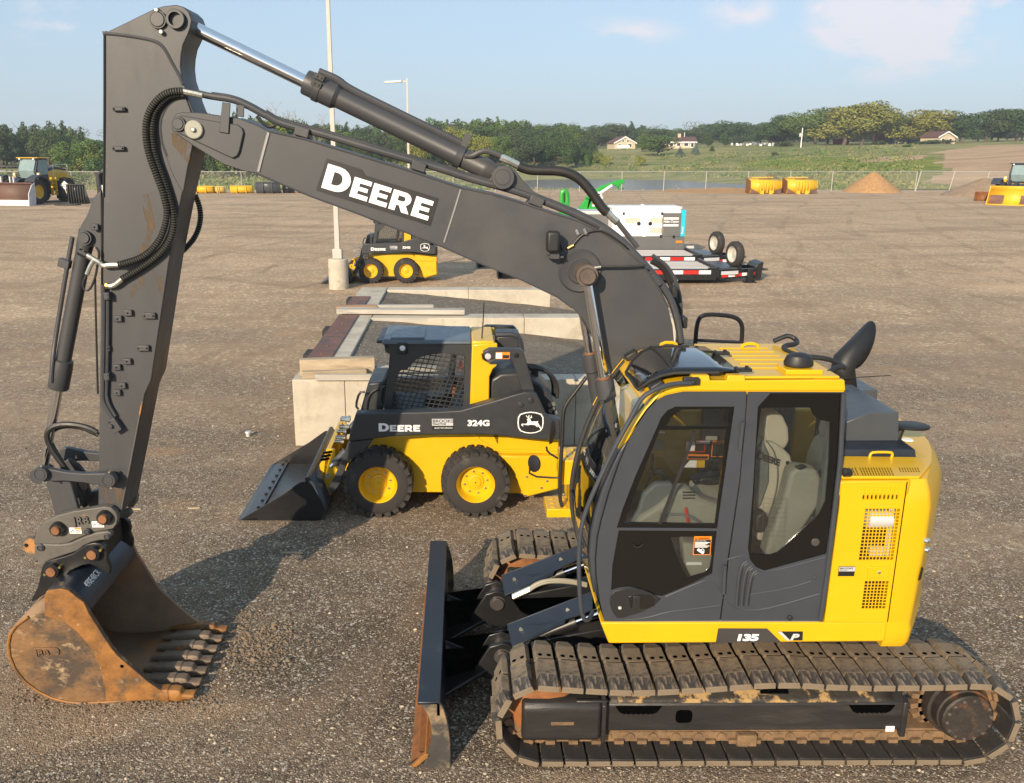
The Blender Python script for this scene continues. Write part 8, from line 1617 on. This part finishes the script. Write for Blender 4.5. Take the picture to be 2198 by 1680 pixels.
    for k in range(14): t = k/13; x = x1-1.86+.62*t; b.lathe((x, YT-.03, zb-.36-.42*math.sin(math.pi*t)), (1, 0, 0), [(-.018, .016), (.018, .016)], 6)
    b.build('safety_chain', 'galv', o)
    # spare wheel standing on the tongue
    c = V(x1+.72, YT+.55, zb+.42)
    wheel(o, c+V(-.13, 0, -.03), .43, .25, .25, lugs=0, nm='spare_wheel', rimm='pole_paint', ax=V(-1, -.28, 0).normalized(), nuts=6, lug=.002)
    MB().box(c.x+.05, c.x+.2, c.y-.1, c.y+.25, zb-.1, zb+.35).build('wheel_carrier', 'black_paint', o, bev=.01)
    nb = MB().hexa([(x1+.15, YT+.03, zb-.20), (x1+.75, YT+.22, zb-.20), (x1+.75, YT+.225, zb-.20), (x1+.15, YT+.035, zb-.20)], [(x1+.15, YT+.03, zb-.09), (x1+.75, YT+.22, zb-.09), (x1+.75, YT+.225, zb-.09), (x1+.15, YT+.035, zb-.09)]).build('maker_plate', 'silver_print', o)
    o.location = Vector(o.location)+Vector(shift); o['label'] = label
    return o
trailer('nearer of two black flatbed trailers, its leg and chain in full view', (0, 0, 0))
q0 = at(*ft(1160, 575), YT); t2 = gz(*ft(1150, 592), at(*ft(1420, 802), YT).z)
x1_ = at(*ft(1420, 802), YT).x
trailer('farther of two black flatbed trailers, right in front of the white generator', (t2.x-x1_, t2.y-YT, 0))
# generator on its skid
fg2 = fe; YG = t2.y+3.3
def E_(x, y, Y=None): return at(*fe(x, y), YG if Y is None else Y)
GN = thing('generator', 'white generator set with a turquoise end strip behind the trailers', 'generator', (E_(1200, 1300).x, YG+.6, 0), 0)
c = [E_(850, 1040), E_(1495, 1108), E_(1440, 1330), E_(985, 1300)]
xa, xb = E_(845, 1100).x-.0, E_(1470, 1200).x; z1 = E_(1300, 1085).z; z0 = E_(1300, 1318).z
tilt = (E_(1490, 1110).z-E_(850, 1045).z)
rzg = 0
MB().box(xa, xb-.22, YG, YG+1.25, z0, z1).build('housing', 'gen_white', GN, bev=.03)
MB().box(xa-.02, xb-.18, YG-.02, YG+1.28, z1-.005, z1+.10).build('housing_roof', 'gen_white', GN, bev=.04)
xm = xa+(xb-xa)*.44; MB().box(xm-.07, xm+.05, YG-.03, YG-.021, z0, z1-.03).build('lift_strap', 'gen_white', GN); MB().box(xm-.06, xm+.04, YG+.5, YG+.7, z1+.1, z1+.16).build('lifting_eye', 'gen_white', GN, bev=.01)
for xd0, xd1 in ((xa+.42, xm-.10), (xm+.10, xb-.95)):
    D_ = MB().box(xd0, xd1, YG-.022, YG-.002, z0+.04, z1-.10).build('door', 'gen_white', GN, bev=.006)
    for zz in ((z1-.42,) if xd0 < xm-.2 else (z1-.42, z0+.24)):
        b = MB()
        for k in range(12):
            for l in range(5): b.box(xd0+.10+k*.045, xd0+.13+k*.045, YG-.028, YG-.0225, zz-.10+l*.042, zz-.07+l*.042)
        b.build('door_vent', 'mesh_tan', D_)
    hx = xd1-.14 if xd0 < xm-.2 else xd0+.1
    MB().lathe((hx, YG-.05, (z0+z1)/2-.02), (0, 1, 0), [(0, .04), (.01, .075), (.03, .075)], 14).build('door_latch', 'black_paint', D_)
MB().box(xb-.92, xb-.20, YG-.018, YG-.001, z0+.02, z1-.14).build('logo_panel', 'gen_grey', GN)
text('Atlas Copco', 'brand_text', 'white_print', GN, ((xb-.88, YG-.021, z1-.50), V(1, 0, 0), V(0, 0, 1)), .125, .002, bold=.002, sx=.92, shear=.2)
for zz in (z1-.34, z1-.60): MB().box(xb-.88, xb-.30, YG-.021, YG-.019, zz-.045, zz+.03).build('brand_bar', 'white_print', GN)
MB().box(xb-.215, xb-.03, YG-.012, YG+1.26, z0-.0, z1-.03).build('end_strip', 'teal', GN, bev=.01)
q = V(xb-.13, YG-.016, z0+.1); text('Rental', 'strip_text', 'white_print', GN, (tuple(q+V(.03, 0, 0)), V(0, 0, 1), V(-1, 0, 0)), .11, .002)
MB().box(xa+.25, xb-.02, YG+.02, YG+1.23, .30, z0-.004).build('base_tank', 'gen_grey', GN, bev=.02)
MB().box(xb-.35, xb-.1, YG-.0, YG+.02, .62, .70).build('marker_light', 'orange', GN); MB().box(xa-.06, xa-.005, YG+.0, YG+.1, z1-.45, z1-.2).build('corner_latch', 'black_paint', GN)
MB().box(xb-.03, xb+.5, YG+.5, YG+.6, .35, .45).build('tow_bar', 'galv', GN)
for x in (xa+1.0, xa+1.8): wheel(GN, (x, YG+.04, .34), .34, .2, .18, lugs=0, rimm='white', lug=.002)
for x, z in ((xa+.42, z1-.16), (xb-.96, z1-.16), (xb-.96, z0+.02), (xb-.45, z0+.0)): MB().box(x-.04, x+.04, YG-.03, YG-.0225, z-.05, z+.05).build('hinge', 'black_paint', GN)
# second grey unit left of the generator, only its top shows
G2_ = thing('grey_cabinet', 'grey equipment cabinet mostly hidden behind the boom, left of the white generator', 'cabinet', (E_(700, 1200).x, YG+1.5, 0))
MB().box(E_(505, 1150, YG+1).x, E_(838, 1150, YG+1).x, YG+1, YG+2.2, .1, E_(700, 1130, YG+1).z).build('cabinet_body', 'gen_grey', G2_, bev=.03); MB().box(E_(505, 1150, YG+1).x-.02, E_(838, 1150, YG+1).x+.02, YG+.98, YG+2.22, E_(700, 1130, YG+1).z, E_(700, 1100, YG+1).z).build('cabinet_lid', 'galv', G2_, bev=.02)
# green machine with raised boom
YM = YG+6.5
def M_(x, y, d=0): return at(*fe(x, y), YM+d)
GM = thing('boom_attachment', 'bright green towable machine with a raised boom behind the generator', 'green machine', (M_(650, 1100).x, YM, 0))
MB().prism([M_(690, 930), M_(740, 890), M_(850, 852), M_(880, 838), M_(945, 828), M_(948, 858), M_(905, 878), M_(890, 890), M_(840, 876), M_(730, 935), M_(700, 950)], (0, .35, 0)).build('boom', 'machine_green', GM, bev=.02)
MB().prism([M_(893, 885), M_(910, 880), M_(905, 915), M_(897, 912)], (0, .3, 0)).build('boom_hook', 'machine_green', GM)
MB().cyl(M_(730, 950, -.1), M_(838, 880, -.1), .06, 8).build('cylinder', 'white_print', GM)
MB().prism([M_(550, 1080), M_(610, 1000), M_(650, 950), M_(690, 928), M_(720, 940), M_(700, 980), M_(660, 1020), M_(635, 1085)], (0, .3, 0)).build('frame_leg', 'machine_green', GM, bev=.02)
b = MB(); b.prism([M_(640, 980), M_(755, 985), M_(760, 1050), M_(810, 1050), M_(812, 1085), M_(620, 1090)], (0, .6, 0)); b.build('frame_body', 'machine_green', GM, bev=.02)
MB().tube([M_(610, 985, -.05), M_(670, 990, -.05), M_(720, 985, -.05)], .05, 8).build('frame_collar', 'machine_green', GM)
MB().prism([M_(668, 1035, -.05), M_(705, 1035, -.05), M_(705, 1060, -.05), M_(668, 1060, -.05)], (0, .03, 0)).build('warning_sign', 'white_print', GM); MB().prism([M_(668, 1035, -.07), M_(705, 1035, -.07), M_(705, 1043, -.07), M_(668, 1043, -.07)], (0, .015, 0)).build('sign_band', 'red', GM)
b = MB()
for x, y in ((735, 965), (745, 985), (722, 950)): b.lathe(M_(x, y, -.15), (0, 1, 0), [(0, .09), (.2, .09)], 10)
b.build('valve_block', 'galv', GM)
b = MB(); b.box(M_(560, 1100).x, M_(815, 1100).x, YM-.3, YM+1.2, .35, M_(700, 1085).z); b.build('deck', 'galv', GM, bev=.02)
for x in (600, 780): MB().cyl((M_(x, 1100).x, YM-.35, .35), (M_(x, 1100).x, YM-.1, .35), .35, 18).build('wheel', 'tyre', GM)
fl3 = thing('green_frame', 'upright green hoop frame standing left of the green machine', 'frame', (M_(430, 1045).x, YM, 0))
MB().tube(smooth([M_(408, 1060), M_(408, 960), M_(415, 935), M_(432, 928), M_(448, 935), M_(455, 960), M_(453, 1060)], 2), .11, 8).build('hoop', 'machine_green', fl3)
MB().tube([M_(432, 945), M_(430, 1020)], .06, 8).build('strut', 'black_paint', fl3); MB().box(M_(395, 1050).x, M_(465, 1050).x, YM-.2, YM+.6, 0, M_(430, 1030).z).build('frame_base', 'machine_green', fl3)
MB().prism([M_(398, 980), M_(406, 980), M_(406, 1020), M_(398, 1020)], (0, .1, 0)).build('plate', 'white_print', fl3)
# bucket edges lying under the boom
def open_bucket(name, label, p, wd, h, m, rz=0, mi='black_paint'):
    o = thing(name, label, 'bucket', p, rz); T = WM[o]; b = MB(); sec = [(.0, .0), (.55*h, -.0), (.85*h, .15*h), (.95*h, .5*h), (.85*h, .9*h), (.75*h, h)]
    b.sheet([[T @ V(x, y-.0, z) for y, z in sec] for x in (-wd/2, wd/2)]); b.build('shell', m, o, solid=.03, ang=50)
    for x in (-wd/2, wd/2): MB().prism([T @ V(x, y, z) for y, z in sec], T.to_3x3() @ V(.03, 0, 0)).build('side_plate', m, o)
    MB().prism([T @ V(-wd/2, -.15, .0), T @ V(-wd/2, .1, .0), T @ V(-wd/2, .1, .03), T @ V(-wd/2, -.15, .02)], T.to_3x3() @ V(wd, 0, 0)).build('cutting_edge', mi, o)
    return o
q = gz(*fs(1620, 470)); open_bucket('loader_bucket', 'blue-black loader bucket on the gravel under the boom, nearer the distant skid steer', (q.x+.3, q.y, 0), 1.5, .6, 'blade_navy', .1, 'hood_blue')
q = gz(*fs(1840, 555)); open_bucket('loader_bucket', 'dark loader bucket under the lower boom edge, right of the blue-black one', (q.x+.2, q.y, 0), 1.6, .6, 'black_paint', .05)
# ================================================================ attachments lined up along the fence
ff = frame(680, 560, 440, 2198); fp = frame(2700, 600, 320, 2198)
def fence_bucket(label, x0, x1, ytop, ybot, m, fr, Y, ribs=(), nm='loader_bucket', deep=.9, facing=1):
    p0, p1 = at(*fr(x0, ybot), Y), at(*fr(x1, ytop), Y); wd = p1.x-p0.x; h = p1.z
    o = thing(nm, label, 'bucket', ((p0.x+p1.x)/2, Y, 0)); sec = [(Y+.06, h), (Y, h*.75), (Y+.0, h*.35), (Y+.22, .04), (Y+.5, .02), (Y+deep, .05)]
    b = MB(); b.sheet([[V(x, y, z) for y, z in sec] for x in (p0.x, p1.x)]); b.build('shell', m, o, solid=.04, ang=30)
    for x in (p0.x, p1.x-.04): MB().prism([V(x, y, z) for y, z in sec], (.04, 0, 0)).build('side_plate', m, o)
    for u in ribs: x = p0.x+wd*u; MB().prism([V(x, Y-.10, h*.95), V(x, Y-.13, h*.5), V(x, Y-.08, .02), V(x, Y+.25, .02), V(x, Y+.05, h*.95)], (.06, 0, 0)).build('rib', m, o)
    MB().box(p0.x-.01, p1.x+.01, Y-.02, Y+.1, h-.02, h+.05).build('top_lip', m, o)
    return o
Yf = 84.5
mat('bucket_yellow', (.68, .41, .015), .5, var=.08); mat('bucket_tan', (.60, .42, .10), .6, var=.1)
fence_bucket('yellow bucket with two ribs along the fence, next to the excavator arm', 150, 488, 605, 765, 'bucket_yellow', ff, Yf, (.12, .62))
fence_bucket('small tan-yellow bucket along the fence beside the first yellow one', 500, 690, 615, 768, 'bucket_tan', ff, Yf+.3, (.4, .55))
fence_bucket('yellow bucket with two ribs along the fence, nearer the blue-grey drum', 812, 1205, 603, 765, 'bucket_yellow', ff, Yf, (.3, .72))
fence_bucket('blue-grey rounded bucket along the fence under the boom', 1282, 1700, 530, 760, 'hood_blue', ff, Yf-.5, (.30, .68), deep=1.2)
fence_bucket('short black bucket along the fence under the boom edge', 1772, 1960, 590, 758, 'black_paint', ff, Yf, (.5,))
fence_bucket('rusty bucket end along the fence just above the boom edge', 2040, 2180, 690, 748, 'rust_orange', ff, Yf)
o = fence_bucket('ribbed black bucket standing behind the wheel loader', 1150, 1430, 1285, 1510, 'black_paint', frame(0, 400, 420, 1960), 66.5, (.08, .22, .36, .5, .64, .78, .92))
def big_bucket(label, x0, x1, group):
    Y = 83; p0, p1 = at(*fp(x0, 680), Y), at(*fp(x1, 345), Y); h = p1.z
    o = thing('loader_bucket', label, 'bucket', ((p0.x+p1.x)/2, Y, 0), 0, group)
    sec = [(Y+1.5, h), (Y+.5, h*.86), (Y+.12, h*.8), (Y, h*.38), (Y+.35, .06), (Y+1.6, .04)]
    b = MB(); b.sheet([[V(x, y, z) for y, z in sec] for x in (p0.x+.3, p1.x-.1)]); b.build('shell', 'bucket_yellow', o, solid=.05, ang=25)
    for x, s in ((p0.x+.3, -1), (p1.x-.1, 1)): MB().prism([V(x, y, z) for y, z in sec], (s*.05, 0, 0)).build('side_plate', 'rust_orange' if s < 0 else 'bucket_yellow', o)
    MB().prism([V(p0.x+.28, Y-.03, .05), V(p0.x+.28, Y-.04, h*.36), V(p0.x+1.2, Y-.01, .05)], (0, .03, 0)).build('wear_plate', 'rust_plate', o); MB().prism([V(p1.x-.1, Y-.03, .05), V(p1.x-.1, Y-.04, h*.36), V(p1.x-1.1, Y-.01, .05)], (0, .03, 0)).build('wear_plate', 'rust_plate', o)
    MB().box(p0.x+.7, p1.x-.6, Y+1.2, Y+1.55, h-.02, h+.06).build('spill_guard', 'bucket_tan', o); MB().box(p0.x+1.2, p1.x-1.1, Y+.55, Y+.7, h*.84, h*.93).build('spill_plate', 'rust_plate', o)
    for u in (.33, .42, .52, .62, .70): x = p0.x+(p1.x-p0.x)*u; MB().prism([V(x, Y-.02, h*.78), V(x, Y-.30, h*.5), V(x, Y-.35, .08), V(x, Y+.1, .03), V(x, Y+.1, h*.78)], (.09, 0, 0)).build('hinge_plate', 'bucket_yellow', o, bev=.01)
    for u in (.38, .63): x = p0.x+(p1.x-p0.x)*u; MB().box(x-.15, x+.18, Y-.45, Y-.2, 0, .32).build('foot', 'bucket_yellow', o)
    return o
big_bucket('left one of two big yellow loader buckets, with a strap over its top', 240, 1140, 'big yellow loader buckets by the fence'); big_bucket('right of the pair of big yellow loader buckets by the fence, nearest the sand pile', 1160, 2030, 'big yellow loader buckets by the fence')
q = at(*fp(840, 320), 84); MB().tube(smooth([q+V(-.5, -.2, .05), q+V(-.1, -.4, .15), q+V(.35, -.6, -.1)], 1), .05, 6).build('bucket_strap', 'rust_plate', None); tag(bpy.data.objects['bucket_strap'], 'brown strap draped over the top of the left big yellow bucket', 'strap')
# ================================================================ wheel loaders
mat('blade_brown', (.11, .055, .035), .6, var=.2, vs=1); mat('loader_dark', (.03, .036, .05), .45)
def wheel_loader(label, loc, rz, kind):
    o = thing('wheel_loader', label, 'wheel loader', loc, rz, 'wheel loaders parked at the yard edges'); T = WM[o]; T3 = T.to_3x3()
    S = lambda mb, *a, **k: mb     # local builder: x forward is -x
    class LB(MB):
        def build(s, *a, **k): s.v = [tuple(T @ Vector(p)) for p in s.v]; return MB.build(s, *a, **k)
    r = .86
    for x in (-1.65, 1.65):
        for y, sg in ((-1.35, -1), (1.35, 1)):
            wheel(o, T @ V(x, y, r-.02), r, .62, .46, lugs=18, rimm='yellow', ax=T3 @ V(0, sg, 0), nuts=10, lug=.05)
    b = LB(); b.box(-1.2, 2.9, -.65, .65, .75, 1.55); b.build('chassis', 'loader_dark', o, bev=.03)
    b = LB(); b.py([(.35, 1.5), (.35, 2.15), (1.2, 2.3), (2.5, 2.15), (3.0, 1.75), (3.0, 1.1), (.9, 1.1)], -.75, .75); b.build('engine_hood', 'yellow', o, bev=.06, seg=3)
    b = LB(); b.py([(.5, 2.16), (1.2, 2.31), (2.5, 2.16), (2.45, 2.3), (1.2, 2.48), (.5, 2.36)], -.7, .7); b.build('hood_top', 'loader_dark', o, bev=.03)
    b = LB(); b.py([(-.75, 1.55), (-.95, 2.2), (-.55, 3.05), (.42, 3.05), (.5, 1.55)], -.72, .72); cb = b.build('cab', 'loader_dark', o, bev=.04)
    b = LB(); b.hexa([(-.80, -.60, 1.72), (-.985, -.60, 2.2), (-.985, .60, 2.2), (-.80, .60, 1.72)], [(-.84, -.60, 1.72), (-1.01, -.60, 2.22), (-1.01, .60, 2.22), (-.84, .60, 1.72)]); b.hexa([(-.985, -.60, 2.22), (-.62, -.60, 2.98), (-.62, .60, 2.98), (-.985, .60, 2.22)], [(-1.02, -.60, 2.22), (-.65, -.60, 2.99), (-.65, .60, 2.99), (-1.02, .60, 2.22)]); b.build('windscreen', 'cab_pane', cb)
    for sg in (-1, 1): b = LB(); b.py([(-.60, 1.95), (-.78, 2.25), (-.48, 2.95), (.34, 2.95), (.38, 1.95)], sg*.735-.008, sg*.735+.008); b.build('side_window', 'cab_pane', cb)
    b = LB(); b.box(-.80, .6, -.85, .85, 3.06, 3.13); b.build('cab_roof', 'yellow' if kind == 'blade' else 'loader_dark', o, bev=.05)
    for y in (-.55, .55): b = LB(); b.lathe((-.80, y, 3.02), (-1, 0, 0), [(0, .05), (.05, .06), (.06, .03)], 10); b.build('roof_lamp', 'lamp_glass', o)
    for sg in (-1, 1):
        b = LB(); b.py([(-.95, 1.75), (-1.2, 1.85), (-2.2, 1.35), (-3.0, .75), (-2.95, .55), (-2.2, .95), (-1.1, 1.45)], sg*.55-.09, sg*.55+.09); b.build('lift_arm', 'loader_dark', o, bev=.02)
        b = LB(); b.py([(-2.5, 1.55), (-2.35, 1.78), (-1.75, 1.98), (-1.0, 1.75), (-.8, 1.45), (-.88, 1.42), (-1.1, 1.65), (-1.7, 1.86), (-2.25, 1.66), (-2.45, 1.5)], sg*1.35-.33, sg*1.35+.33); b.build('fender', 'loader_dark', o, bev=.02)
        b = LB(); b.box(-1.05, -.9, sg*.95-.11, sg*.95+.11, 1.6, 2.1); hl = b.build('headlight_post', 'yellow', o, bev=.03)
        b = LB(); b.lathe((-1.05, sg*.95, 1.98), (-1, 0, 0), [(0, .08), (.02, .085), (.03, .03)], 12); b.build('headlight', 'lamp_glass', hl)
        b = LB(); b.tube([V(.6, sg*.98, 1.6), V(.6, sg*.98, 2.65), V(2.2, sg*.98, 2.6), V(2.2, sg*.98, 1.7)], .025, 6); b.tube([V(.6, sg*.98, 2.15), V(2.2, sg*.98, 2.1)], .02, 6); b.build('guard_rail', 'galv', o)
    b = LB()
    for k in range(5): b.box(.15, .55, -1.16, -.98, .55+.26*k, .60+.26*k)
    b.box(.10, .15, -1.16, -.98, .5, 1.75); b.box(.55, .60, -1.16, -.98, .5, 1.75); b.build('ladder', 'yellow', o)
    b = LB(); b.box(-.75, .95, -1.12, 1.12, 1.5, 1.62); b.build('platform', 'yellow', o, bev=.02)
    b = LB(); b.py([(-1.0, 1.2), (-1.7, 1.75), (-1.9, 1.7), (-2.75, 1.15), (-2.75, 1.0), (-1.8, 1.3)], -.13, .13); b.build('bell_crank', 'loader_dark', o, bev=.02)
    b = LB(); b.box(-3.05, -2.8, -.7, .7, .35, 1.35); b.build('coupler', 'loader_dark', o, bev=.02)
    if kind == 'blade':
        for y in (-.62, -.35, .35, .62): b = LB(); b.box(-3.2, -3.05, y-.04, y+.04, .4, 1.9); b.build('fork_frame', 'galv', o)
        sec = [(-3.15, 1.45), (-3.3, 1.3), (-3.45, .95), (-3.45, .55), (-3.4, .25), (-3.5, .02), (-3.42, .02), (-3.34, .25), (-3.36, .6), (-3.34, .95), (-3.2, 1.28), (-3.08, 1.42)]
        b = LB(); b.sheet([[V(x, y, z) for x, z in sec[:6]] for y in (-2.1, 2.1)]); bl_ = b.build('plow_blade', 'blade_brown', o, solid=.05, ang=50)
        b = LB(); b.py([(-3.47, .34), (-3.51, .0), (-3.56, .0), (-3.5, .36)], -2.12, 2.12); b.build('cutting_edge', 'galv', bl_)
        for y in (-2.12, 2.12): b = LB(); b.py([(-3.1, 1.5), (-3.4, 1.35), (-3.8, .8), (-3.9, .0), (-3.2, .0), (-3.1, .6)], y-.03, y+.03); b.build('end_plate', 'silver_print', bl_)
        b = LB(); b.box(-3.35, -3.05, -2.1, 2.1, 1.44, 1.5); b.build('blade_top', 'rust_plate', bl_)
    else:
        sec = [(-3.42, 1.42), (-3.2, 1.15), (-3.12, .75), (-3.2, .35), (-3.45, .08), (-4.35, .02)]
        b = LB(); b.sheet([[V(x, y, z) for x, z in sec] for y in (-1.5, 1.5)]); bk_ = b.build('bucket', 'bucket_yellow', o, solid=.05, ang=50)
        for y in (-1.5, 1.5): b = LB(); b.py(sec+[(-3.9, .55), (-3.45, 1.15)], y-.03, y+.03); b.build('bucket_side', 'bucket_yellow', bk_)
        for y0_, y1_ in ((-1.46, -.62), (.5, 1.46)): b = LB(); b.sheet([[V(x-.035, y, z) for x, z in [(-3.13, .72), (-3.16, .5), (-3.22, .33), (-3.46, .11), (-3.9, .07)]] for y in (y0_, y1_)]); b.build('wear_patch', 'rust_plate', bk_)
        for y in (-1.54, 1.54): b = LB(); b.py([(-4.35, .02), (-3.3, .07), (-3.2, .3), (-3.6, .45), (-4.0, .35)], y-.012, y+.012); b.build('wear_plate', 'rust_plate', bk_)
    return o
mat('cab_pane', (.22, .30, .31), .12, var=.1)
q = gz(86, 438); wheel_loader('wheel loader with a brown snow-plow blade at the left edge of the yard', (q.x-1.15, q.y+2.4, 0), rad(78), 'blade').scale = (1.14, 1.14, 1.14)
q = gz(2150, 440); wheel_loader('wheel loader with a raised-edge yellow bucket cut by the right picture edge', (q.x+3.0, q.y+2.9, 0), rad(50), 'bucket')
q = gz(2105, 433); open_bucket('loader_bucket', 'rusty open bucket on the ground left of the loader at the right edge', (q.x+.9, q.y+1.0, 0), 1.5, .75, 'rust_orange', rad(-25), 'rust_orange')
# sign, mat and box trailer at the left
flw = frame(0, 400, 420, 1960)
p = gz(*flw(1130, 1595)); Ys_ = p.y
o = thing('diamond_sign', 'white diamond sign on a low stand right of the wheel loader', 'sign', p)
c = at(*flw(1104, 1294), Ys_); s = at(*flw(1182, 1294), Ys_).x-c.x
MB().prism([c+V(-s, 0, 0), c+V(0, 0, -s*.93), c+V(s, 0, 0), c+V(0, 0, s*.93)], (0, .03, 0)).build('sign_board', 'white_print', o)
MB().box(c.x-s*.45, c.x+s*.45, Ys_-.006, Ys_-.001, c.z+.05, c.z+.09).build('sign_line', 'print_grey', o); MB().box(c.x-s*.45, c.x+s*.45, Ys_-.006, Ys_-.001, c.z-.10, c.z-.05).build('sign_line', 'print_grey', o)
MB().tube([c+V(.0, .04, -s*.9), V(c.x+.2, Ys_+.04, .4), V(c.x+.1, Ys_, 0)], .04, 6).build('sign_post', 'galv', o); MB().tube([V(c.x+.2, Ys_+.04, .4), V(c.x+.4, Ys_+.2, 0)], .04, 6).build('sign_leg', 'galv', o)
p = gz(*flw(1155, 1635)); tag(MB().box(p.x-.85, p.x+.85, p.y-.4, p.y+.5, 0, .14).build('rubber_block', 'black_paint', None, bev=.03), 'flat black block lying on the gravel under the diamond sign', 'block')
p = gz(*flw(1545, 1580)); Yx = p.y; e = lambda x, y: at(*flw(x, y), Yx)
o = thing('equipment_cabinet', 'dark open-fronted equipment housing half hidden behind the excavator arm', 'equipment housing', (e(1650, 1500).x, Yx, 0))
MB().py([(e(1530, 1).x, .0), (e(1530, 1).x, e(1, 1100).z), (e(1550, 1).x, e(1, 1070).z), (e(1620, 1).x, e(1, 1055).z), (e(1950, 1).x, e(1, 1055).z), (e(1950, 1).x, e(1, 1085).z), (e(1640, 1).x, e(1, 1085).z), (e(1600, 1).x, e(1, 1100).z), (e(1588, 1).x, e(1, 1140).z), (e(1588, 1).x, .0)], Yx-.3, Yx+2).build('housing', 'black_paint', o, bev=.03)
MB().box(e(1590, 1).x, e(1950, 1).x, Yx+1.2, Yx+1.4, .3, e(1, 1090).z).build('back_wall', 'blade_brown', o)
MB().box(e(1570, 1).x, e(1900, 1).x, Yx-.1, Yx+.6, .45, e(1, 1290).z).build('white_panel', 'white_print', o, bev=.03); MB().box(e(1560, 1).x, e(1578, 1).x, Yx-.13, Yx-.05, .5, e(1, 1300).z).build('red_strip', 'red', o); MB().box(e(1622, 1).x, e(1700, 1).x, Yx+.2, Yx+.5, e(1, 1260).z, e(1, 1170).z).build('white_box', 'white_print', o)
# ================================================================ small things on the ground
q = gz(533, 936); o = thing('ground_cap', 'small grey cap standing in the gravel left of the skid steer bucket', 'cap', q); MB().lathe(q, (0, 0, 1), [(0, .03), (.05, .034), (.055, .045), (.075, .04)], 12).build('cap_body', 'galv', o)
for (x, y, l, a, lb) in ((490/1, 1865/1, .14, .1, 'pale wood splinter on the gravel just right of the excavator arm foot'), (710, 1861, .12, .2, 'second pale wood splinter on the gravel, nearer the skid steer bucket'), (1070, 2025, .2, .0, 'thin pale stick lying in the arm shadow')):
    q = gz(x*.58677, y*.58677); tag(MB().obox(q+V(0, 0, .012), V(l/2*math.cos(a), l/2*math.sin(a), 0), V(-.012, .05*.2, 0), V(0, 0, .008)).build('wood_splinter', 'timber', None), lb, 'splinter')
b = MB(); rr2 = random.Random(3)
def rock(b, c, s, rnd):
    v = []; ph = rnd.uniform(0, 6.28)
    for k in range(5): a = ph+k*1.2566; v.append(c+V(math.cos(a)*s*rnd.uniform(.7, 1.2), math.sin(a)*s*rnd.uniform(.7, 1.2), s*rnd.uniform(-.1, .25)))
    v.append(c+V(rnd.uniform(-.3, .3)*s, rnd.uniform(-.3, .3)*s, s*rnd.uniform(.45, .9))); v.append(c-V(0, 0, s*.4))
    b.add(v, [(k, (k+1) % 5, 5) for k in range(5)]+[((k+1) % 5, k, 6) for k in range(5)])
for _ in range(900):
    q = gz(rr2.gauss(555, 40), rr2.gauss(1385, 34)); rock(b, V(q.x, q.y, .005), rr2.uniform(.005, .016)*(1.9 if rr2.random() < .12 else 1), rr2)
for _ in range(260):
    q = gz(rr2.uniform(20, 480), 1500+rr2.gauss(0, 14)); rock(b, V(q.x, q.y, .003), rr2.uniform(.008, .02), rr2)
stuff(b.build('mud_clods', 'mud', None, flat=True))
# loose stones of the yard, near the camera where each can be told
stm = []
for nm, c in (('stone_pale', (.46, .38, .28)), ('stone_mid', (.22, .17, .122)), ('stone_dark', (.085, .066, .05))): mat(nm, c, .85, var=.3, vs=8); stm.append(nm)
for nm, n, mm in (('loose_gravel', 15000, 'stone_mid'), ('dark_chips', 15000, 'stone_dark'), ('pale_chips', 7500, 'stone_pale')):
    b = MB(); k = 0
    while k < n:
        py_ = 1700-rr2.random()**1.5*900; px_ = rr2.uniform(-40, 2240); q = gz(px_, py_)
        if q.y > 16: continue
        rock(b, V(q.x, q.y, .0), rr2.uniform(.0032, .0085)*(1.0+q.y*.06)*(2.1 if rr2.random() < .04 else 1), rr2); k += 1
    stuff(b.build(nm, mm, None, flat=True))
